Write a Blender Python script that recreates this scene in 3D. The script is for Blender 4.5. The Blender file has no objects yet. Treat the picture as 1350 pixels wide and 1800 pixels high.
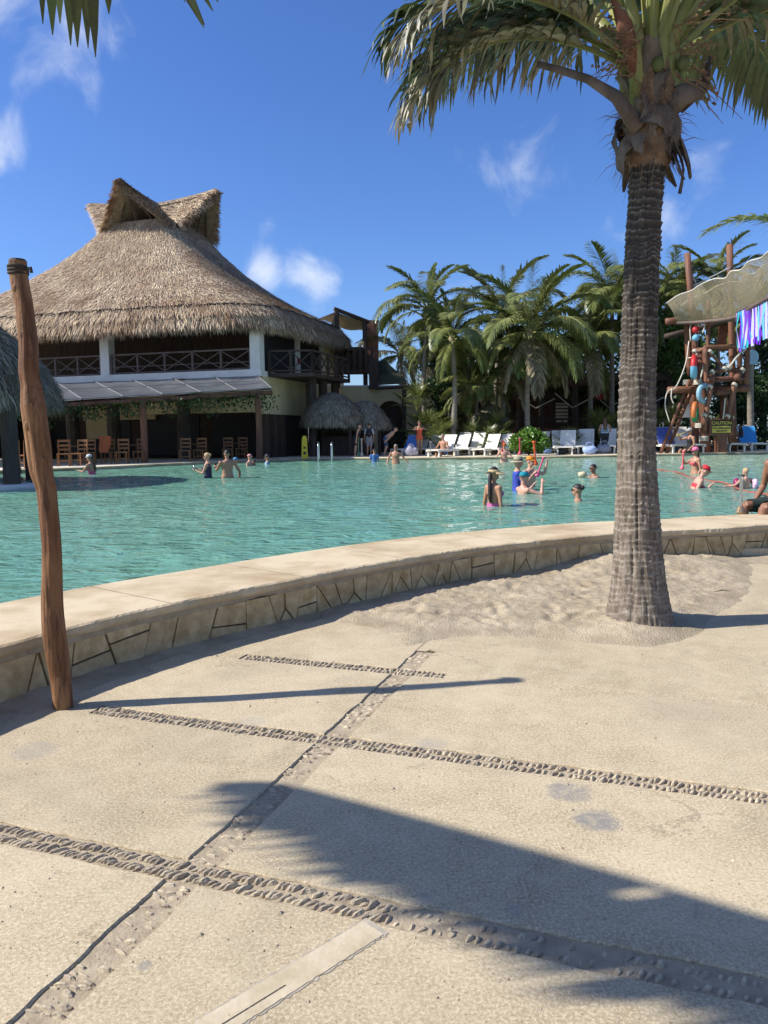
import bpy, bmesh, math, random
import numpy as np
from mathutils import Vector, Matrix, Euler, Quaternion, noise

rad = math.radians
scene = bpy.context.scene
COL = scene.collection

# ------------------------------------------------------------------ camera
cam_data = bpy.data.cameras.new('camera')
cam = bpy.data.objects.new('camera', cam_data)
COL.objects.link(cam)
cam_data.sensor_fit = 'VERTICAL'
cam_data.sensor_height = 24.0
cam_data.sensor_width = 18.0
cam_data.lens = 24.0 * 1352.0 / 1800.0
cam_data.clip_start = 0.05
cam_data.clip_end = 3000.0
cam.location = (0, 0, 1.55)
cam.rotation_euler = (Matrix.Rotation(math.pi / 2 - rad(5.786), 3, 'X') @ Matrix.Rotation(-0.012, 3, 'Z')).to_euler()
scene.camera = cam

# ------------------------------------------------------------------ sun and sky
SUN_EL, SUN_AZ = rad(41.5), rad(5.5)
sun_travel = Vector((math.cos(SUN_EL) * math.cos(SUN_AZ), math.cos(SUN_EL) * math.sin(SUN_AZ), -math.sin(SUN_EL)))
sd = bpy.data.lights.new('sun', 'SUN')
sd.energy = 4.5
sd.angle = rad(0.7)
sd.color = (1.0, 0.955, 0.895)
sun = bpy.data.objects.new('sun', sd)
COL.objects.link(sun)
sun.rotation_euler = sun_travel.to_track_quat('-Z', 'Y').to_euler()
sun.location = (-20, 0, 30)

world = bpy.data.worlds.new('World')
scene.world = world
world.use_nodes = True
wn, wl = world.node_tree.nodes, world.node_tree.links
wn.clear()
w_out = wn.new('ShaderNodeOutputWorld')
w_bg = wn.new('ShaderNodeBackground')
w_bg.inputs['Strength'].default_value = 0.082
sky = wn.new('ShaderNodeTexSky')
sky.sky_type = 'NISHITA'
sky.sun_disc = False
sky.sun_elevation = SUN_EL
sky.sun_rotation = math.atan2(-sun_travel.x, -sun_travel.y)
sky.altitude = 0.0
sky.air_density = 1.0
sky.dust_density = 0.7
sky.ozone_density = 2.5
tc = wn.new('ShaderNodeTexCoord')
# wispy fair-weather clouds: noise over the sky direction, gathered in a few banks, the unseen ones added for fill
nz = wn.new('ShaderNodeTexNoise')
nz.inputs['Scale'].default_value = 9.0
nz.inputs['Detail'].default_value = 9.0
nz.inputs['Roughness'].default_value = 0.58
nz.inputs['Distortion'].default_value = 0.5
wl.new(tc.outputs['Generated'], nz.inputs['Vector'])
CLOUDS = [  # direction of each bank, angular radius (rad), density
    ((-49.41, 100.0, 37.96), 0.085, 1.0), ((-36.0, 100.0, 50.88), 0.15, 0.52), ((-8.3, 100.0, 21.24), 0.06, 0.66),
    ((-14.76, 100.0, 22.16), 0.04, 0.6), ((18.3, 100.0, 34.66), 0.09, 0.55), ((40.73, 100.0, 33.85), 0.10, 0.60), ((37.29, 100.0, 29.08), 0.09, 0.5),
    ((-44.92, 100.0, 53.62), 0.16, 0.5), ((-60, -80, 60), 0.45, 0.85), ((80, -30, 70), 0.4, 0.8), ((90, 60, 50), 0.25, 0.6), ((-90, 30, 45), 0.35, 0.8), ((10, -90, 40), 0.45, 0.85), ((70, -80, 35), 0.4, 0.8), ((-95, -40, 30), 0.4, 0.8),  # after the first entry: banks out of view, added for neutral fill light
    ((0, 5, 90), 0.35, 0.8), ((45, 20, 85), 0.35, 0.75), ((-45, 15, 85), 0.35, 0.75), ((30, -45, 85), 0.35, 0.8), ((-30, -45, 85), 0.35, 0.75), ((0, 50, 90), 0.28, 0.7)]  # unseen overhead banks, added to whiten the light in the shade
acc = None
nrm = wn.new('ShaderNodeVectorMath'); nrm.operation = 'NORMALIZE'
wl.new(tc.outputs['Generated'], nrm.inputs[0])
for d, r_, w_ in CLOUDS:
    v = Vector((d[0], d[1], d[2] - 1.55 if d[1] == 100 else d[2])).normalized()
    dist = wn.new('ShaderNodeVectorMath'); dist.operation = 'DISTANCE'
    dist.inputs[1].default_value = v
    wl.new(nrm.outputs[0], dist.inputs[0])
    mr = wn.new('ShaderNodeMapRange'); mr.interpolation_type = 'SMOOTHSTEP'
    mr.inputs['From Min'].default_value = r_
    mr.inputs['From Max'].default_value = 0.0
    mr.inputs['To Min'].default_value = 0.0
    mr.inputs['To Max'].default_value = w_
    wl.new(dist.outputs['Value'], mr.inputs['Value'])
    if acc is None:
        acc = mr.outputs[0]
    else:
        mx = wn.new('ShaderNodeMath'); mx.operation = 'MAXIMUM'
        wl.new(acc, mx.inputs[0]); wl.new(mr.outputs[0], mx.inputs[1])
        acc = mx.outputs[0]
mul = wn.new('ShaderNodeMath'); mul.operation = 'MULTIPLY_ADD'   # noise shifted by the bank
wl.new(acc, mul.inputs[0]); mul.inputs[1].default_value = 0.42
wl.new(nz.outputs['Fac'], mul.inputs[2])
cr = wn.new('ShaderNodeMapRange'); cr.interpolation_type = 'SMOOTHSTEP'
cr.inputs['From Min'].default_value = 0.62
cr.inputs['From Max'].default_value = 1.08
cr.inputs['To Max'].default_value = 0.85
wl.new(mul.outputs[0], cr.inputs['Value'])
cm = wn.new('ShaderNodeMix'); cm.data_type = 'RGBA'
hs = wn.new('ShaderNodeHueSaturation')
hs.inputs['Saturation'].default_value = 1.15
hs.inputs['Hue'].default_value = 0.503
wl.new(sky.outputs[0], hs.inputs['Color'])
wl.new(cr.outputs[0], cm.inputs['Factor'])
tint = wn.new('ShaderNodeMix'); tint.data_type = 'RGBA'; tint.blend_type = 'MULTIPLY'; tint.inputs['Factor'].default_value = 1.0
tint.inputs[7].default_value = (0.82, 1.0, 1.38, 1)
wl.new(hs.outputs[0], tint.inputs[6])
wl.new(tint.outputs[2], cm.inputs[6])
cm.inputs[7].default_value = (8.2, 8.6, 9.2, 1)
wl.new(cm.outputs[2], w_bg.inputs['Color'])
wl.new(w_bg.outputs[0], w_out.inputs['Surface'])

scene.view_settings.view_transform = 'Standard'
scene.view_settings.look = 'None'
scene.view_settings.gamma = 1.0
scene.view_settings.use_curve_mapping = False
scene.view_settings.exposure = 0.62
scene.render.engine = 'CYCLES'
scene.cycles.max_bounces = 6
scene.cycles.transparent_max_bounces = 12

# ------------------------------------------------------------------ helpers
rng = random.Random(11)
def tag(o, label=None, cat=None, group=None, kind=None):
    if label: o['label'] = label
    if cat: o['category'] = cat
    if group: o['group'] = group
    if kind: o['kind'] = kind
    return o

def thing(name, label, cat, loc=(0, 0, 0), rz=0.0, group=None):
    o = bpy.data.objects.new(name, None)
    COL.objects.link(o)
    o.empty_display_size = 0.2
    o.location = loc
    o.rotation_euler = (0, 0, rz)
    return tag(o, label, cat, group)

def link(name, mesh, parent=None, loc=None, rot=None, scale=None):
    o = bpy.data.objects.new(name, mesh)
    COL.objects.link(o)
    if parent is not None: o.parent = parent
    if loc is not None: o.location = loc
    if rot is not None: o.rotation_euler = rot
    if scale is not None: o.scale = scale if hasattr(scale, '__len__') else (scale,) * 3
    return o

def frames(pts):
    pts = [Vector(p) for p in pts]
    T = []
    for i in range(len(pts)):
        a = pts[max(i - 1, 0)]; b = pts[min(i + 1, len(pts) - 1)]
        d = (b - a)
        T.append(d.normalized() if d.length > 1e-9 else Vector((0, 0, 1)))
    up = Vector((0, 0, 1)) if abs(T[0].z) < 0.9 else Vector((1, 0, 0))
    n = (up - T[0] * up.dot(T[0])).normalized()
    out = []
    for t in T:
        n = (n - t * n.dot(t))
        n = n.normalized() if n.length > 1e-6 else t.orthogonal().normalized()
        out.append((t, n, t.cross(n)))
    return pts, out

class MB:
    """collects shapes, then links them as ONE mesh object"""
    def __init__(self):
        self.v, self.f, self.m = [], [], []
        self.mi = 0
    def add(self, vs, fs):
        k = len(self.v)
        self.v += [tuple(p) for p in vs]
        self.f += [tuple(i + k for i in f) for f in fs]
        self.m += [self.mi] * len(fs)
        return self
    def box(self, c, s, rz=0.0, mat=None, bev=0.0):
        x, y, z = s[0] / 2, s[1] / 2, s[2] / 2
        M = mat if mat is not None else Matrix.Rotation(rz, 3, 'Z')
        c = Vector(c)
        vs = [c + M @ Vector(p) for p in ((-x, -y, -z), (x, -y, -z), (x, y, -z), (-x, y, -z), (-x, -y, z), (x, -y, z), (x, y, z), (-x, y, z))]
        return self.add(vs, [(0, 3, 2, 1), (4, 5, 6, 7), (0, 1, 5, 4), (1, 2, 6, 5), (2, 3, 7, 6), (3, 0, 4, 7)])
    def bar(self, a, b, w, h=None, up=(0, 0, 1)):
        a, b = Vector(a), Vector(b)
        h = w if h is None else h
        t = (b - a).normalized(); u = Vector(up)
        if abs(t.dot(u)) > 0.98: u = Vector((1, 0, 0))
        s = t.cross(u).normalized() * (w / 2); n = s.cross(t).normalized() * (h / 2)
        vs = [a - s - n, a + s - n, a + s + n, a - s + n, b - s - n, b + s - n, b + s + n, b - s + n]
        return self.add(vs, [(0, 3, 2, 1), (4, 5, 6, 7), (0, 1, 5, 4), (1, 2, 6, 5), (2, 3, 7, 6), (3, 0, 4, 7)])
    def tube(self, pts, r, n=8, cap=True, flat=1.0):
        pts, fr = frames(pts)
        rs = r if hasattr(r, '__len__') else [r] * len(pts)
        vs, fs = [], []
        for p, (t, a, b), q in zip(pts, fr, rs):
            for k in range(n):
                th = 2 * math.pi * k / n
                vs.append(p + a * (math.cos(th) * q) + b * (math.sin(th) * q * flat))
        for i in range(len(pts) - 1):
            for k in range(n):
                k2 = (k + 1) % n
                fs.append((i * n + k, i * n + k2, (i + 1) * n + k2, (i + 1) * n + k))
        if cap:
            fs.append(tuple(range(n - 1, -1, -1))); fs.append(tuple((len(pts) - 1) * n + k for k in range(n)))
        return self.add(vs, fs)
    def lathe(self, prof, n=16, c=(0, 0, 0), cap=True):
        c = Vector(c); vs, fs = [], []
        for r, z in prof:
            for k in range(n):
                th = 2 * math.pi * k / n
                vs.append(c + Vector((r * math.cos(th), r * math.sin(th), z)))
        for i in range(len(prof) - 1):
            for k in range(n):
                k2 = (k + 1) % n
                fs.append((i * n + k, i * n + k2, (i + 1) * n + k2, (i + 1) * n + k))
        if cap:
            fs.append(tuple(range(n - 1, -1, -1))); fs.append(tuple((len(prof) - 1) * n + k for k in range(n)))
        return self.add(vs, fs)
    def ball(self, c, r, n=10, m=7, mat=None):
        rx, ry, rz = r if hasattr(r, '__len__') else (r, r, r)
        c = Vector(c); M = mat if mat is not None else Matrix.Identity(3)
        vs = [c + M @ Vector((0, 0, -rz))]; fs = []
        for i in range(1, m):
            ph = -math.pi / 2 + math.pi * i / m
            for k in range(n):
                th = 2 * math.pi * k / n
                vs.append(c + M @ Vector((rx * math.cos(ph) * math.cos(th), ry * math.cos(ph) * math.sin(th), rz * math.sin(ph))))
        vs.append(c + M @ Vector((0, 0, rz)))
        for k in range(n):
            fs.append((0, 1 + (k + 1) % n, 1 + k))
        for i in range(m - 2):
            for k in range(n):
                a = 1 + i * n
                fs.append((a + k, a + (k + 1) % n, a + n + (k + 1) % n, a + n + k))
        top = len(vs) - 1; a = 1 + (m - 2) * n
        for k in range(n):
            fs.append((a + k, a + (k + 1) % n, top))
        return self.add(vs, fs)
    def torus(self, c, R, r, M=None, n=24, m=8, a0=0.0, a1=2 * math.pi):
        M = M if M is not None else Matrix.Identity(3)
        closed = abs(a1 - a0 - 2 * math.pi) < 1e-6
        pts = []
        k = n if closed else n + 1
        vs, fs = [], []
        for i in range(k):
            th = a0 + (a1 - a0) * i / n
            for j in range(m):
                ph = 2 * math.pi * j / m
                q = R + r * math.cos(ph)
                vs.append(Vector(c) + M @ Vector((q * math.cos(th), q * math.sin(th), r * math.sin(ph))))
        for i in range(n):
            for j in range(m):
                i2 = (i + 1) % k
                fs.append((i * m + j, i2 * m + j, i2 * m + (j + 1) % m, i * m + (j + 1) % m))
        return self.add(vs, fs)
    def mesh(self, name, mats, smooth=False):
        me = bpy.data.meshes.new(name)
        me.from_pydata(self.v, [], self.f)
        if not isinstance(mats, (list, tuple)): mats = [mats]
        for m in mats: me.materials.append(m)
        if len(mats) > 1:
            me.polygons.foreach_set('material_index', self.m)
        if smooth:
            me.polygons.foreach_set('use_smooth', [True] * len(me.polygons))
        me.update()
        return me
    def build(self, name, mats, parent=None, smooth=False, loc=None, rot=None):
        return link(name, self.mesh(name, mats, smooth), parent, loc, rot)

def np_mesh(name, V, F, mat, smooth=False):
    """numpy verts (n,3), faces (m,k)"""
    me = bpy.data.meshes.new(name)
    k = F.shape[1]
    me.vertices.add(len(V)); me.vertices.foreach_set('co', np.ascontiguousarray(V, dtype=np.float32).ravel())
    me.loops.add(F.size); me.loops.foreach_set('vertex_index', np.ascontiguousarray(F, dtype=np.int32).ravel())
    me.polygons.add(len(F))
    me.polygons.foreach_set('loop_start', np.arange(0, F.size, k, dtype=np.int32))
    if smooth: me.polygons.foreach_set('use_smooth', np.ones(len(F), dtype=bool))
    me.materials.append(mat)
    me.update(calc_edges=True)
    me.validate()
    return me

def catmull(pts, n=8):
    P = [Vector(p) for p in pts]
    P = [P[0] * 2 - P[1]] + P + [P[-1] * 2 - P[-2]]
    out = []
    for i in range(1, len(P) - 2):
        p0, p1, p2, p3 = P[i - 1], P[i], P[i + 1], P[i + 2]
        for k in range(n):
            t = k / n
            out.append(0.5 * ((2 * p1) + (p2 - p0) * t + (2 * p0 - 5 * p1 + 4 * p2 - p3) * t * t + (3 * p1 - p0 - 3 * p2 + p3) * t ** 3))
    out.append(P[-2].copy())
    return out

def vnoise(P, seed=0):
    """cheap smooth value noise for numpy arrays (n,3)"""
    P = np.asarray(P, dtype=np.float64)
    i = np.floor(P).astype(np.int64); f = P - i
    f = f * f * (3 - 2 * f)
    def h(a, b, c):
        n = (a * 73856093) ^ (b * 19349663) ^ (c * 83492791) ^ (seed * 2654435761)
        n = (n ^ (n >> 13)) * 1274126177 & 0xFFFFFFFF
        n = (n ^ (n >> 16)) & 0xFFFF
        return n / 65535.0
    r = 0
    for dx in (0, 1):
        for dy in (0, 1):
            for dz in (0, 1):
                w = (f[:, 0] if dx else 1 - f[:, 0]) * (f[:, 1] if dy else 1 - f[:, 1]) * (f[:, 2] if dz else 1 - f[:, 2])
                r = r + w * h(i[:, 0] + dx, i[:, 1] + dy, i[:, 2] + dz)
    return r
def fbm(P, octs=4, seed=0):
    P = np.asarray(P, dtype=np.float64); a, s, r = 1.0, 0.0, 0
    for o in range(octs):
        r = r + a * vnoise(P * 2 ** o + 17.3 * o, seed + o); s += a; a *= 0.5
    return r / s

# ------------------------------------------------------------------ materials
MATS = {}
def pm(name, c1, c2=None, scale=8.0, rough=0.7, bump=0.0, bscale=None, stretch=(1, 1, 1), detail=5.0, metal=0.0, spec=0.4,
       island=0.0, objrnd=0.0, trans=0.0, bdist=0.01, contrast=(0.35, 0.65), transmission=0.0):
    m = bpy.data.materials.new(name); m.use_nodes = True
    nt = m.node_tree; N, L = nt.nodes, nt.links
    b = N['Principled BSDF']; out = N['Material Output']
    b.inputs['Roughness'].default_value = rough
    b.inputs['Metallic'].default_value = metal
    b.inputs['Specular IOR Level'].default_value = spec
    b.inputs['Transmission Weight'].default_value = transmission
    c2 = c2 or c1
    t = N.new('ShaderNodeTexCoord'); mp = N.new('ShaderNodeMapping')
    mp.inputs['Scale'].default_value = stretch
    L.new(t.outputs['Object'], mp.inputs['Vector'])
    n1 = N.new('ShaderNodeTexNoise'); n1.inputs['Scale'].default_value = scale; n1.inputs['Detail'].default_value = detail
    n1.inputs['Roughness'].default_value = 0.6
    L.new(mp.outputs[0], n1.inputs['Vector'])
    r = N.new('ShaderNodeMapRange'); r.inputs['From Min'].default_value = contrast[0]; r.inputs['From Max'].default_value = contrast[1]
    L.new(n1.outputs['Fac'], r.inputs['Value'])
    mx = N.new('ShaderNodeMix'); mx.data_type = 'RGBA'
    mx.inputs[6].default_value = (*c1, 1); mx.inputs[7].default_value = (*c2, 1)
    L.new(r.outputs[0], mx.inputs['Factor'])
    col = mx.outputs[2]
    if island or objrnd:
        h = N.new('ShaderNodeHueSaturation')
        src = N.new('ShaderNodeNewGeometry').outputs['Random Per Island'] if island else N.new('ShaderNodeObjectInfo').outputs['Random']
        a = island or objrnd
        q = N.new('ShaderNodeMapRange'); q.inputs['To Min'].default_value = 1 - a; q.inputs['To Max'].default_value = 1 + a
        L.new(src, q.inputs['Value']); L.new(q.outputs[0], h.inputs['Value'])
        q2 = N.new('ShaderNodeMapRange'); q2.inputs['To Min'].default_value = 0.5 - a * 0.03; q2.inputs['To Max'].default_value = 0.5 + a * 0.03
        L.new(src, q2.inputs['Value']); L.new(q2.outputs[0], h.inputs['Hue'])
        L.new(col, h.inputs['Color']); col = h.outputs[0]
    L.new(col, b.inputs['Base Color'])
    if bump:
        n2 = N.new('ShaderNodeTexNoise'); n2.inputs['Scale'].default_value = bscale or scale * 3; n2.inputs['Detail'].default_value = 6
        L.new(mp.outputs[0], n2.inputs['Vector'])
        bp = N.new('ShaderNodeBump'); bp.inputs['Strength'].default_value = bump; bp.inputs['Distance'].default_value = bdist
        L.new(n2.outputs['Fac'], bp.inputs['Height']); L.new(bp.outputs[0], b.inputs['Normal'])
    if trans:
        tr = N.new('ShaderNodeBsdfTranslucent'); ms = N.new('ShaderNodeMixShader'); ms.inputs[0].default_value = trans
        L.new(col, tr.inputs['Color']); L.new(b.outputs[0], ms.inputs[1]); L.new(tr.outputs[0], ms.inputs[2])
        L.new(ms.outputs[0], out.inputs['Surface'])
    MATS[name] = m
    return m

pm('stucco_cream', (0.62, 0.52, 0.30), (0.56, 0.46, 0.26), 1.2, 0.85, 0.25, 60)
pm('stucco_white', (0.72, 0.69, 0.62), (0.62, 0.59, 0.52), 1.5, 0.85, 0.2, 60)
pm('wood_dark', (0.045, 0.028, 0.02), (0.075, 0.048, 0.034), 6, 0.75, 0.4, 30, (1, 1, 0.2))
pm('wood_rail', (0.10, 0.07, 0.055), (0.15, 0.11, 0.09), 6, 0.7, 0.3, 30)
pm('wood_red', (0.105, 0.042, 0.024), (0.22, 0.095, 0.05), 5, 0.65, 0.7, 25, (1, 1, 0.15))
pm('wood_orange', (0.20, 0.085, 0.03), (0.29, 0.13, 0.05), 4, 0.5, 0.2, 30, (1, 1, 0.2))
pm('bark_column', (0.05, 0.038, 0.03), (0.10, 0.075, 0.055), 4, 0.9, 0.9, 16, (1, 1, 0.25), bdist=0.05)
pm('thatch', (0.17, 0.125, 0.08), (0.32, 0.25, 0.17), 7, 0.95, 0.9, 22, (1, 1, 0.35), bdist=0.05)
pm('straw', (0.29, 0.185, 0.115), (0.58, 0.455, 0.32), 0.7, 0.9, island=0.6, spec=0.15)
pm('straw_grey', (0.22, 0.18, 0.125), (0.36, 0.31, 0.23), 2.5, 0.9, island=0.45, spec=0.15)
pm('thatch_grey', (0.15, 0.115, 0.075), (0.24, 0.195, 0.135), 7, 0.95, 0.9, 22, (1, 1, 0.35), bdist=0.05)
pm('rope_dark', (0.03, 0.025, 0.02), (0.06, 0.05, 0.04), 30, 0.9)
pm('rope_white', (0.62, 0.58, 0.48), (0.5, 0.46, 0.38), 30, 0.9, 0.5, 80)
pm('awning', (0.075, 0.08, 0.085), (0.12, 0.125, 0.13), 1.2, 0.38, 0.15, 8, spec=0.6)
pm('awning_strip', (0.26, 0.26, 0.255), (0.20, 0.20, 0.195), 3, 0.6)
pm('leaf', (0.045, 0.10, 0.018), (0.10, 0.17, 0.035), 1.0, 0.42, island=0.4, trans=0.25, spec=0.5)
pm('leaf_bright', (0.09, 0.20, 0.022), (0.16, 0.28, 0.04), 2.0, 0.4, island=0.35, trans=0.3, spec=0.5)
pm('leaf_dark', (0.022, 0.05, 0.014), (0.045, 0.085, 0.022), 1.0, 0.5, island=0.4, trans=0.15)
pm('palm_leaf', (0.105, 0.145, 0.032), (0.26, 0.27, 0.09), 0.6, 0.36, island=0.4, trans=0.34, spec=0.6)
pm('palm_leaf_dry', (0.24, 0.20, 0.11), (0.33, 0.27, 0.16), 2.0, 0.7, island=0.3, trans=0.2)
pm('palm_leaf_near', (0.045, 0.075, 0.022), (0.11, 0.135, 0.05), 3.0, 0.38, island=0.4, trans=0.22, spec=0.6)
pm('palm_leaf_silver', (0.15, 0.15, 0.085), (0.33, 0.30, 0.20), 3.0, 0.5, island=0.45, trans=0.2, spec=0.5)
pm('palm_rachis', (0.16, 0.19, 0.05), (0.24, 0.24, 0.08), 5, 0.5)
pm('palm_bark', (0.17, 0.145, 0.115), (0.26, 0.23, 0.185), 3, 0.9, 0.6, 14, (1, 1, 3.0), bdist=0.03)
pm('stone', (0.36, 0.255, 0.12), (0.56, 0.44, 0.25), 9, 0.85, 0.6, 45, objrnd=0.12, bdist=0.006)
pm('mortar', (0.30, 0.24, 0.16), (0.40, 0.33, 0.225), 12, 0.95, 0.7, 60, bdist=0.008)
pm('grout_dark', (0.05, 0.04, 0.026), (0.09, 0.07, 0.046), 20, 0.95, 0.5, 60)
pm('cobble', (0.30, 0.24, 0.16), (0.52, 0.435, 0.31), 30, 0.8, 0.4, 120, objrnd=0.22, bdist=0.003)
pm('cobble_far', (0.30, 0.24, 0.16), (0.52, 0.435, 0.31), 30, 0.8, 0.4, 120, island=0.22, bdist=0.003)
pm('white_plastic', (0.80, 0.77, 0.68), (0.74, 0.71, 0.62), 3, 0.5)
pm('metal', (0.6, 0.6, 0.58), None, 3, 0.22, metal=1.0)
pm('black', (0.015, 0.015, 0.017), None, 3, 0.6)
pm('dark_glass', (0.012, 0.014, 0.016), None, 3, 0.08, spec=0.6)
pm('brick', (0.20, 0.09, 0.055), (0.30, 0.14, 0.09), 5, 0.9, objrnd=0.2)
pm('canvas', (0.42, 0.36, 0.25), (0.33, 0.28, 0.19), 3, 0.9, 0.3, 12)
pm('net', (0.40, 0.345, 0.225), (0.32, 0.27, 0.175), 10, 0.95)
pm('yellow_plastic', (0.72, 0.50, 0.03), None, 4, 0.5)
pm('clay', (0.17, 0.06, 0.035), (0.23, 0.09, 0.05), 5, 0.85, 0.3, 30)
def colour(name, c, rough=0.65, var=0.8, **k):
    if name not in MATS:
        pm(name, c, tuple(x * var for x in c), 14, rough, 0.15, 40, **k)
    return MATS[name]
M = MATS

# ------------------------------------------------------------------ special surface materials
def concrete_mat():
    m = bpy.data.materials.new('concrete'); m.use_nodes = True
    N, L = m.node_tree.nodes, m.node_tree.links
    b = N['Principled BSDF']; b.inputs['Roughness'].default_value = 0.88; b.inputs['Specular IOR Level'].default_value = 0.25
    t = N.new('ShaderNodeTexCoord')
    def nz(scale, det=6, rough=0.6, dist=0.0):
        n = N.new('ShaderNodeTexNoise'); n.inputs['Scale'].default_value = scale; n.inputs['Detail'].default_value = det
        n.inputs['Roughness'].default_value = rough; n.inputs['Distortion'].default_value = dist
        L.new(t.outputs['Object'], n.inputs['Vector']); return n.outputs['Fac']
    def rng_(s, a, b_, lo=0.0, hi=1.0, sm=False):
        r = N.new('ShaderNodeMapRange'); r.inputs['From Min'].default_value = a; r.inputs['From Max'].default_value = b_
        r.inputs['To Min'].default_value = lo; r.inputs['To Max'].default_value = hi
        if sm: r.interpolation_type = 'SMOOTHSTEP'
        L.new(s, r.inputs['Value']); return r.outputs[0]
    def mix(f, a, c):
        x = N.new('ShaderNodeMix'); x.data_type = 'RGBA'
        L.new(f, x.inputs['Factor'])
        if isinstance(a, tuple): x.inputs[6].default_value = (*a, 1)
        else: L.new(a, x.inputs[6])
        if isinstance(c, tuple): x.inputs[7].default_value = (*c, 1)
        else: L.new(c, x.inputs[7])
        return x.outputs[2]
    c = mix(rng_(nz(1.3, 10, 0.7, 0.6), 0.36, 0.66), (0.32, 0.25, 0.15), (0.485, 0.395, 0.255))
    c = mix(rng_(nz(5.5, 8, 0.75, 0.4), 0.46, 0.68, 0, 0.6), c, (0.535, 0.445, 0.30))       # pale, worn skin
    c = mix(rng_(nz(85, 4, 0.8), 0.46, 0.60, 0, .85), c, (0.62, 0.525, 0.36))            # fine pale aggregate
    c = mix(rng_(nz(75, 5, 0.9), 0.545, 0.64, 0, 0.9), c, (0.15, 0.115, 0.07))           # dark grit
    c = mix(rng_(nz(36, 4, 0.8), 0.60, 0.72, 0, 0.6), c, (0.22, 0.175, 0.115))
    c = mix(rng_(nz(2.6, 11, 0.8, 1.2), 0.56, 0.70, 0, 0.55), c, (0.27, 0.235, 0.175))     # grey wear
    c = mix(rng_(nz(0.8, 6, 0.6, 0.5), 0.52, 0.70, 0, 0.45), c, (0.30, 0.255, 0.185))
    vo = N.new('ShaderNodeTexVoronoi'); vo.feature = 'DISTANCE_TO_EDGE'; vo.inputs['Scale'].default_value = 0.9
    dv = N.new('ShaderNodeVectorMath'); dv.operation = 'ADD'
    nc = N.new('ShaderNodeTexNoise'); nc.inputs['Scale'].default_value = 5.0; nc.inputs['Detail'].default_value = 7; nc.inputs['Roughness'].default_value = .7
    L.new(t.outputs['Object'], nc.inputs['Vector'])
    sc = N.new('ShaderNodeVectorMath'); sc.operation = 'SCALE'; sc.inputs['Scale'].default_value = 0.22
    L.new(nc.outputs['Color'], sc.inputs[0]); L.new(t.outputs['Object'], dv.inputs[0]); L.new(sc.outputs[0], dv.inputs[1]); L.new(dv.outputs[0], vo.inputs['Vector'])
    ck = rng_(vo.outputs['Distance'], 0.0045, 0.0015, 0, 1)
    cm_ = N.new('ShaderNodeMath'); cm_.operation = 'MULTIPLY'; L.new(ck, cm_.inputs[0]); L.new(rng_(nz(1.1, 2), 0.54, 0.62, 0, .45), cm_.inputs[1])
    c = mix(cm_.outputs[0], c, (0.10, 0.08, 0.055))                                        # hairline cracks
    for (x, y), r_, colr, w in SPOTS:
        d = N.new('ShaderNodeVectorMath'); d.operation = 'DISTANCE'; d.inputs[1].default_value = (x, y, 0)
        L.new(t.outputs['Object'], d.inputs[0])
        base = rng_(d.outputs['Value'], r_, r_ * 0.35, 0, 1, True)
        s = N.new('ShaderNodeMath'); s.operation = 'MULTIPLY_ADD'
        L.new(nz(13, 9, 0.8, 1.0), s.inputs[0]); s.inputs[1].default_value = 2.2; L.new(base, s.inputs[2])
        c = mix(rng_(s.outputs[0], 1.65, 2.3, 0, w * .9, True), c, colr)
    oi = N.new('ShaderNodeObjectInfo'); hv = N.new('ShaderNodeHueSaturation'); hv.inputs['Saturation'].default_value = 1.0
    L.new(rng_(oi.outputs['Random'], 0, 1, .93, 1.06), hv.inputs['Value']); L.new(c, hv.inputs['Color']); c = hv.outputs[0]
    L.new(c, b.inputs['Base Color'])
    add = N.new('ShaderNodeMath'); add.operation = 'MULTIPLY_ADD'
    L.new(nz(150, 4, 0.75), add.inputs[0]); add.inputs[1].default_value = 0.55; L.new(rng_(nz(22, 6, 0.7), 0, 1, 0, .35), add.inputs[2])
    bp = N.new('ShaderNodeBump'); bp.inputs['Strength'].default_value = 0.7; bp.inputs['Distance'].default_value = 0.004
    L.new(add.outputs[0], bp.inputs['Height']); L.new(bp.outputs[0], b.inputs['Normal'])
    MATS['concrete'] = m
    return m
SPOTS = [((0.79, 3.19, 0.0)[:2], 0.17, (0.20, 0.19, 0.18), 0.85), ((0.84, 2.94, 0.0)[:2], 0.17, (0.19, 0.185, 0.18), 0.9),
         ((-0.72, 2.12, 0.0)[:2], 0.04, (0.25, 0.235, 0.20), 0.9), ((0.11, 2.43, 0.0)[:2], 0.06, (0.30, 0.28, 0.25), 0.8), ((0.41, 2.36, 0.0)[:2], 0.055, (0.30, 0.28, 0.25), 0.8),
         ((-1.76, 3.7, 0.0)[:2], 0.2, (0.30, 0.28, 0.24), 0.6), ((-0.73, 4.06, 0.0)[:2], 0.12, (0.33, 0.31, 0.28), 0.5), ((0.23, 3.71, 0.0)[:2], 0.15, (0.31, 0.29, 0.25), 0.5)]
concrete_mat()

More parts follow.
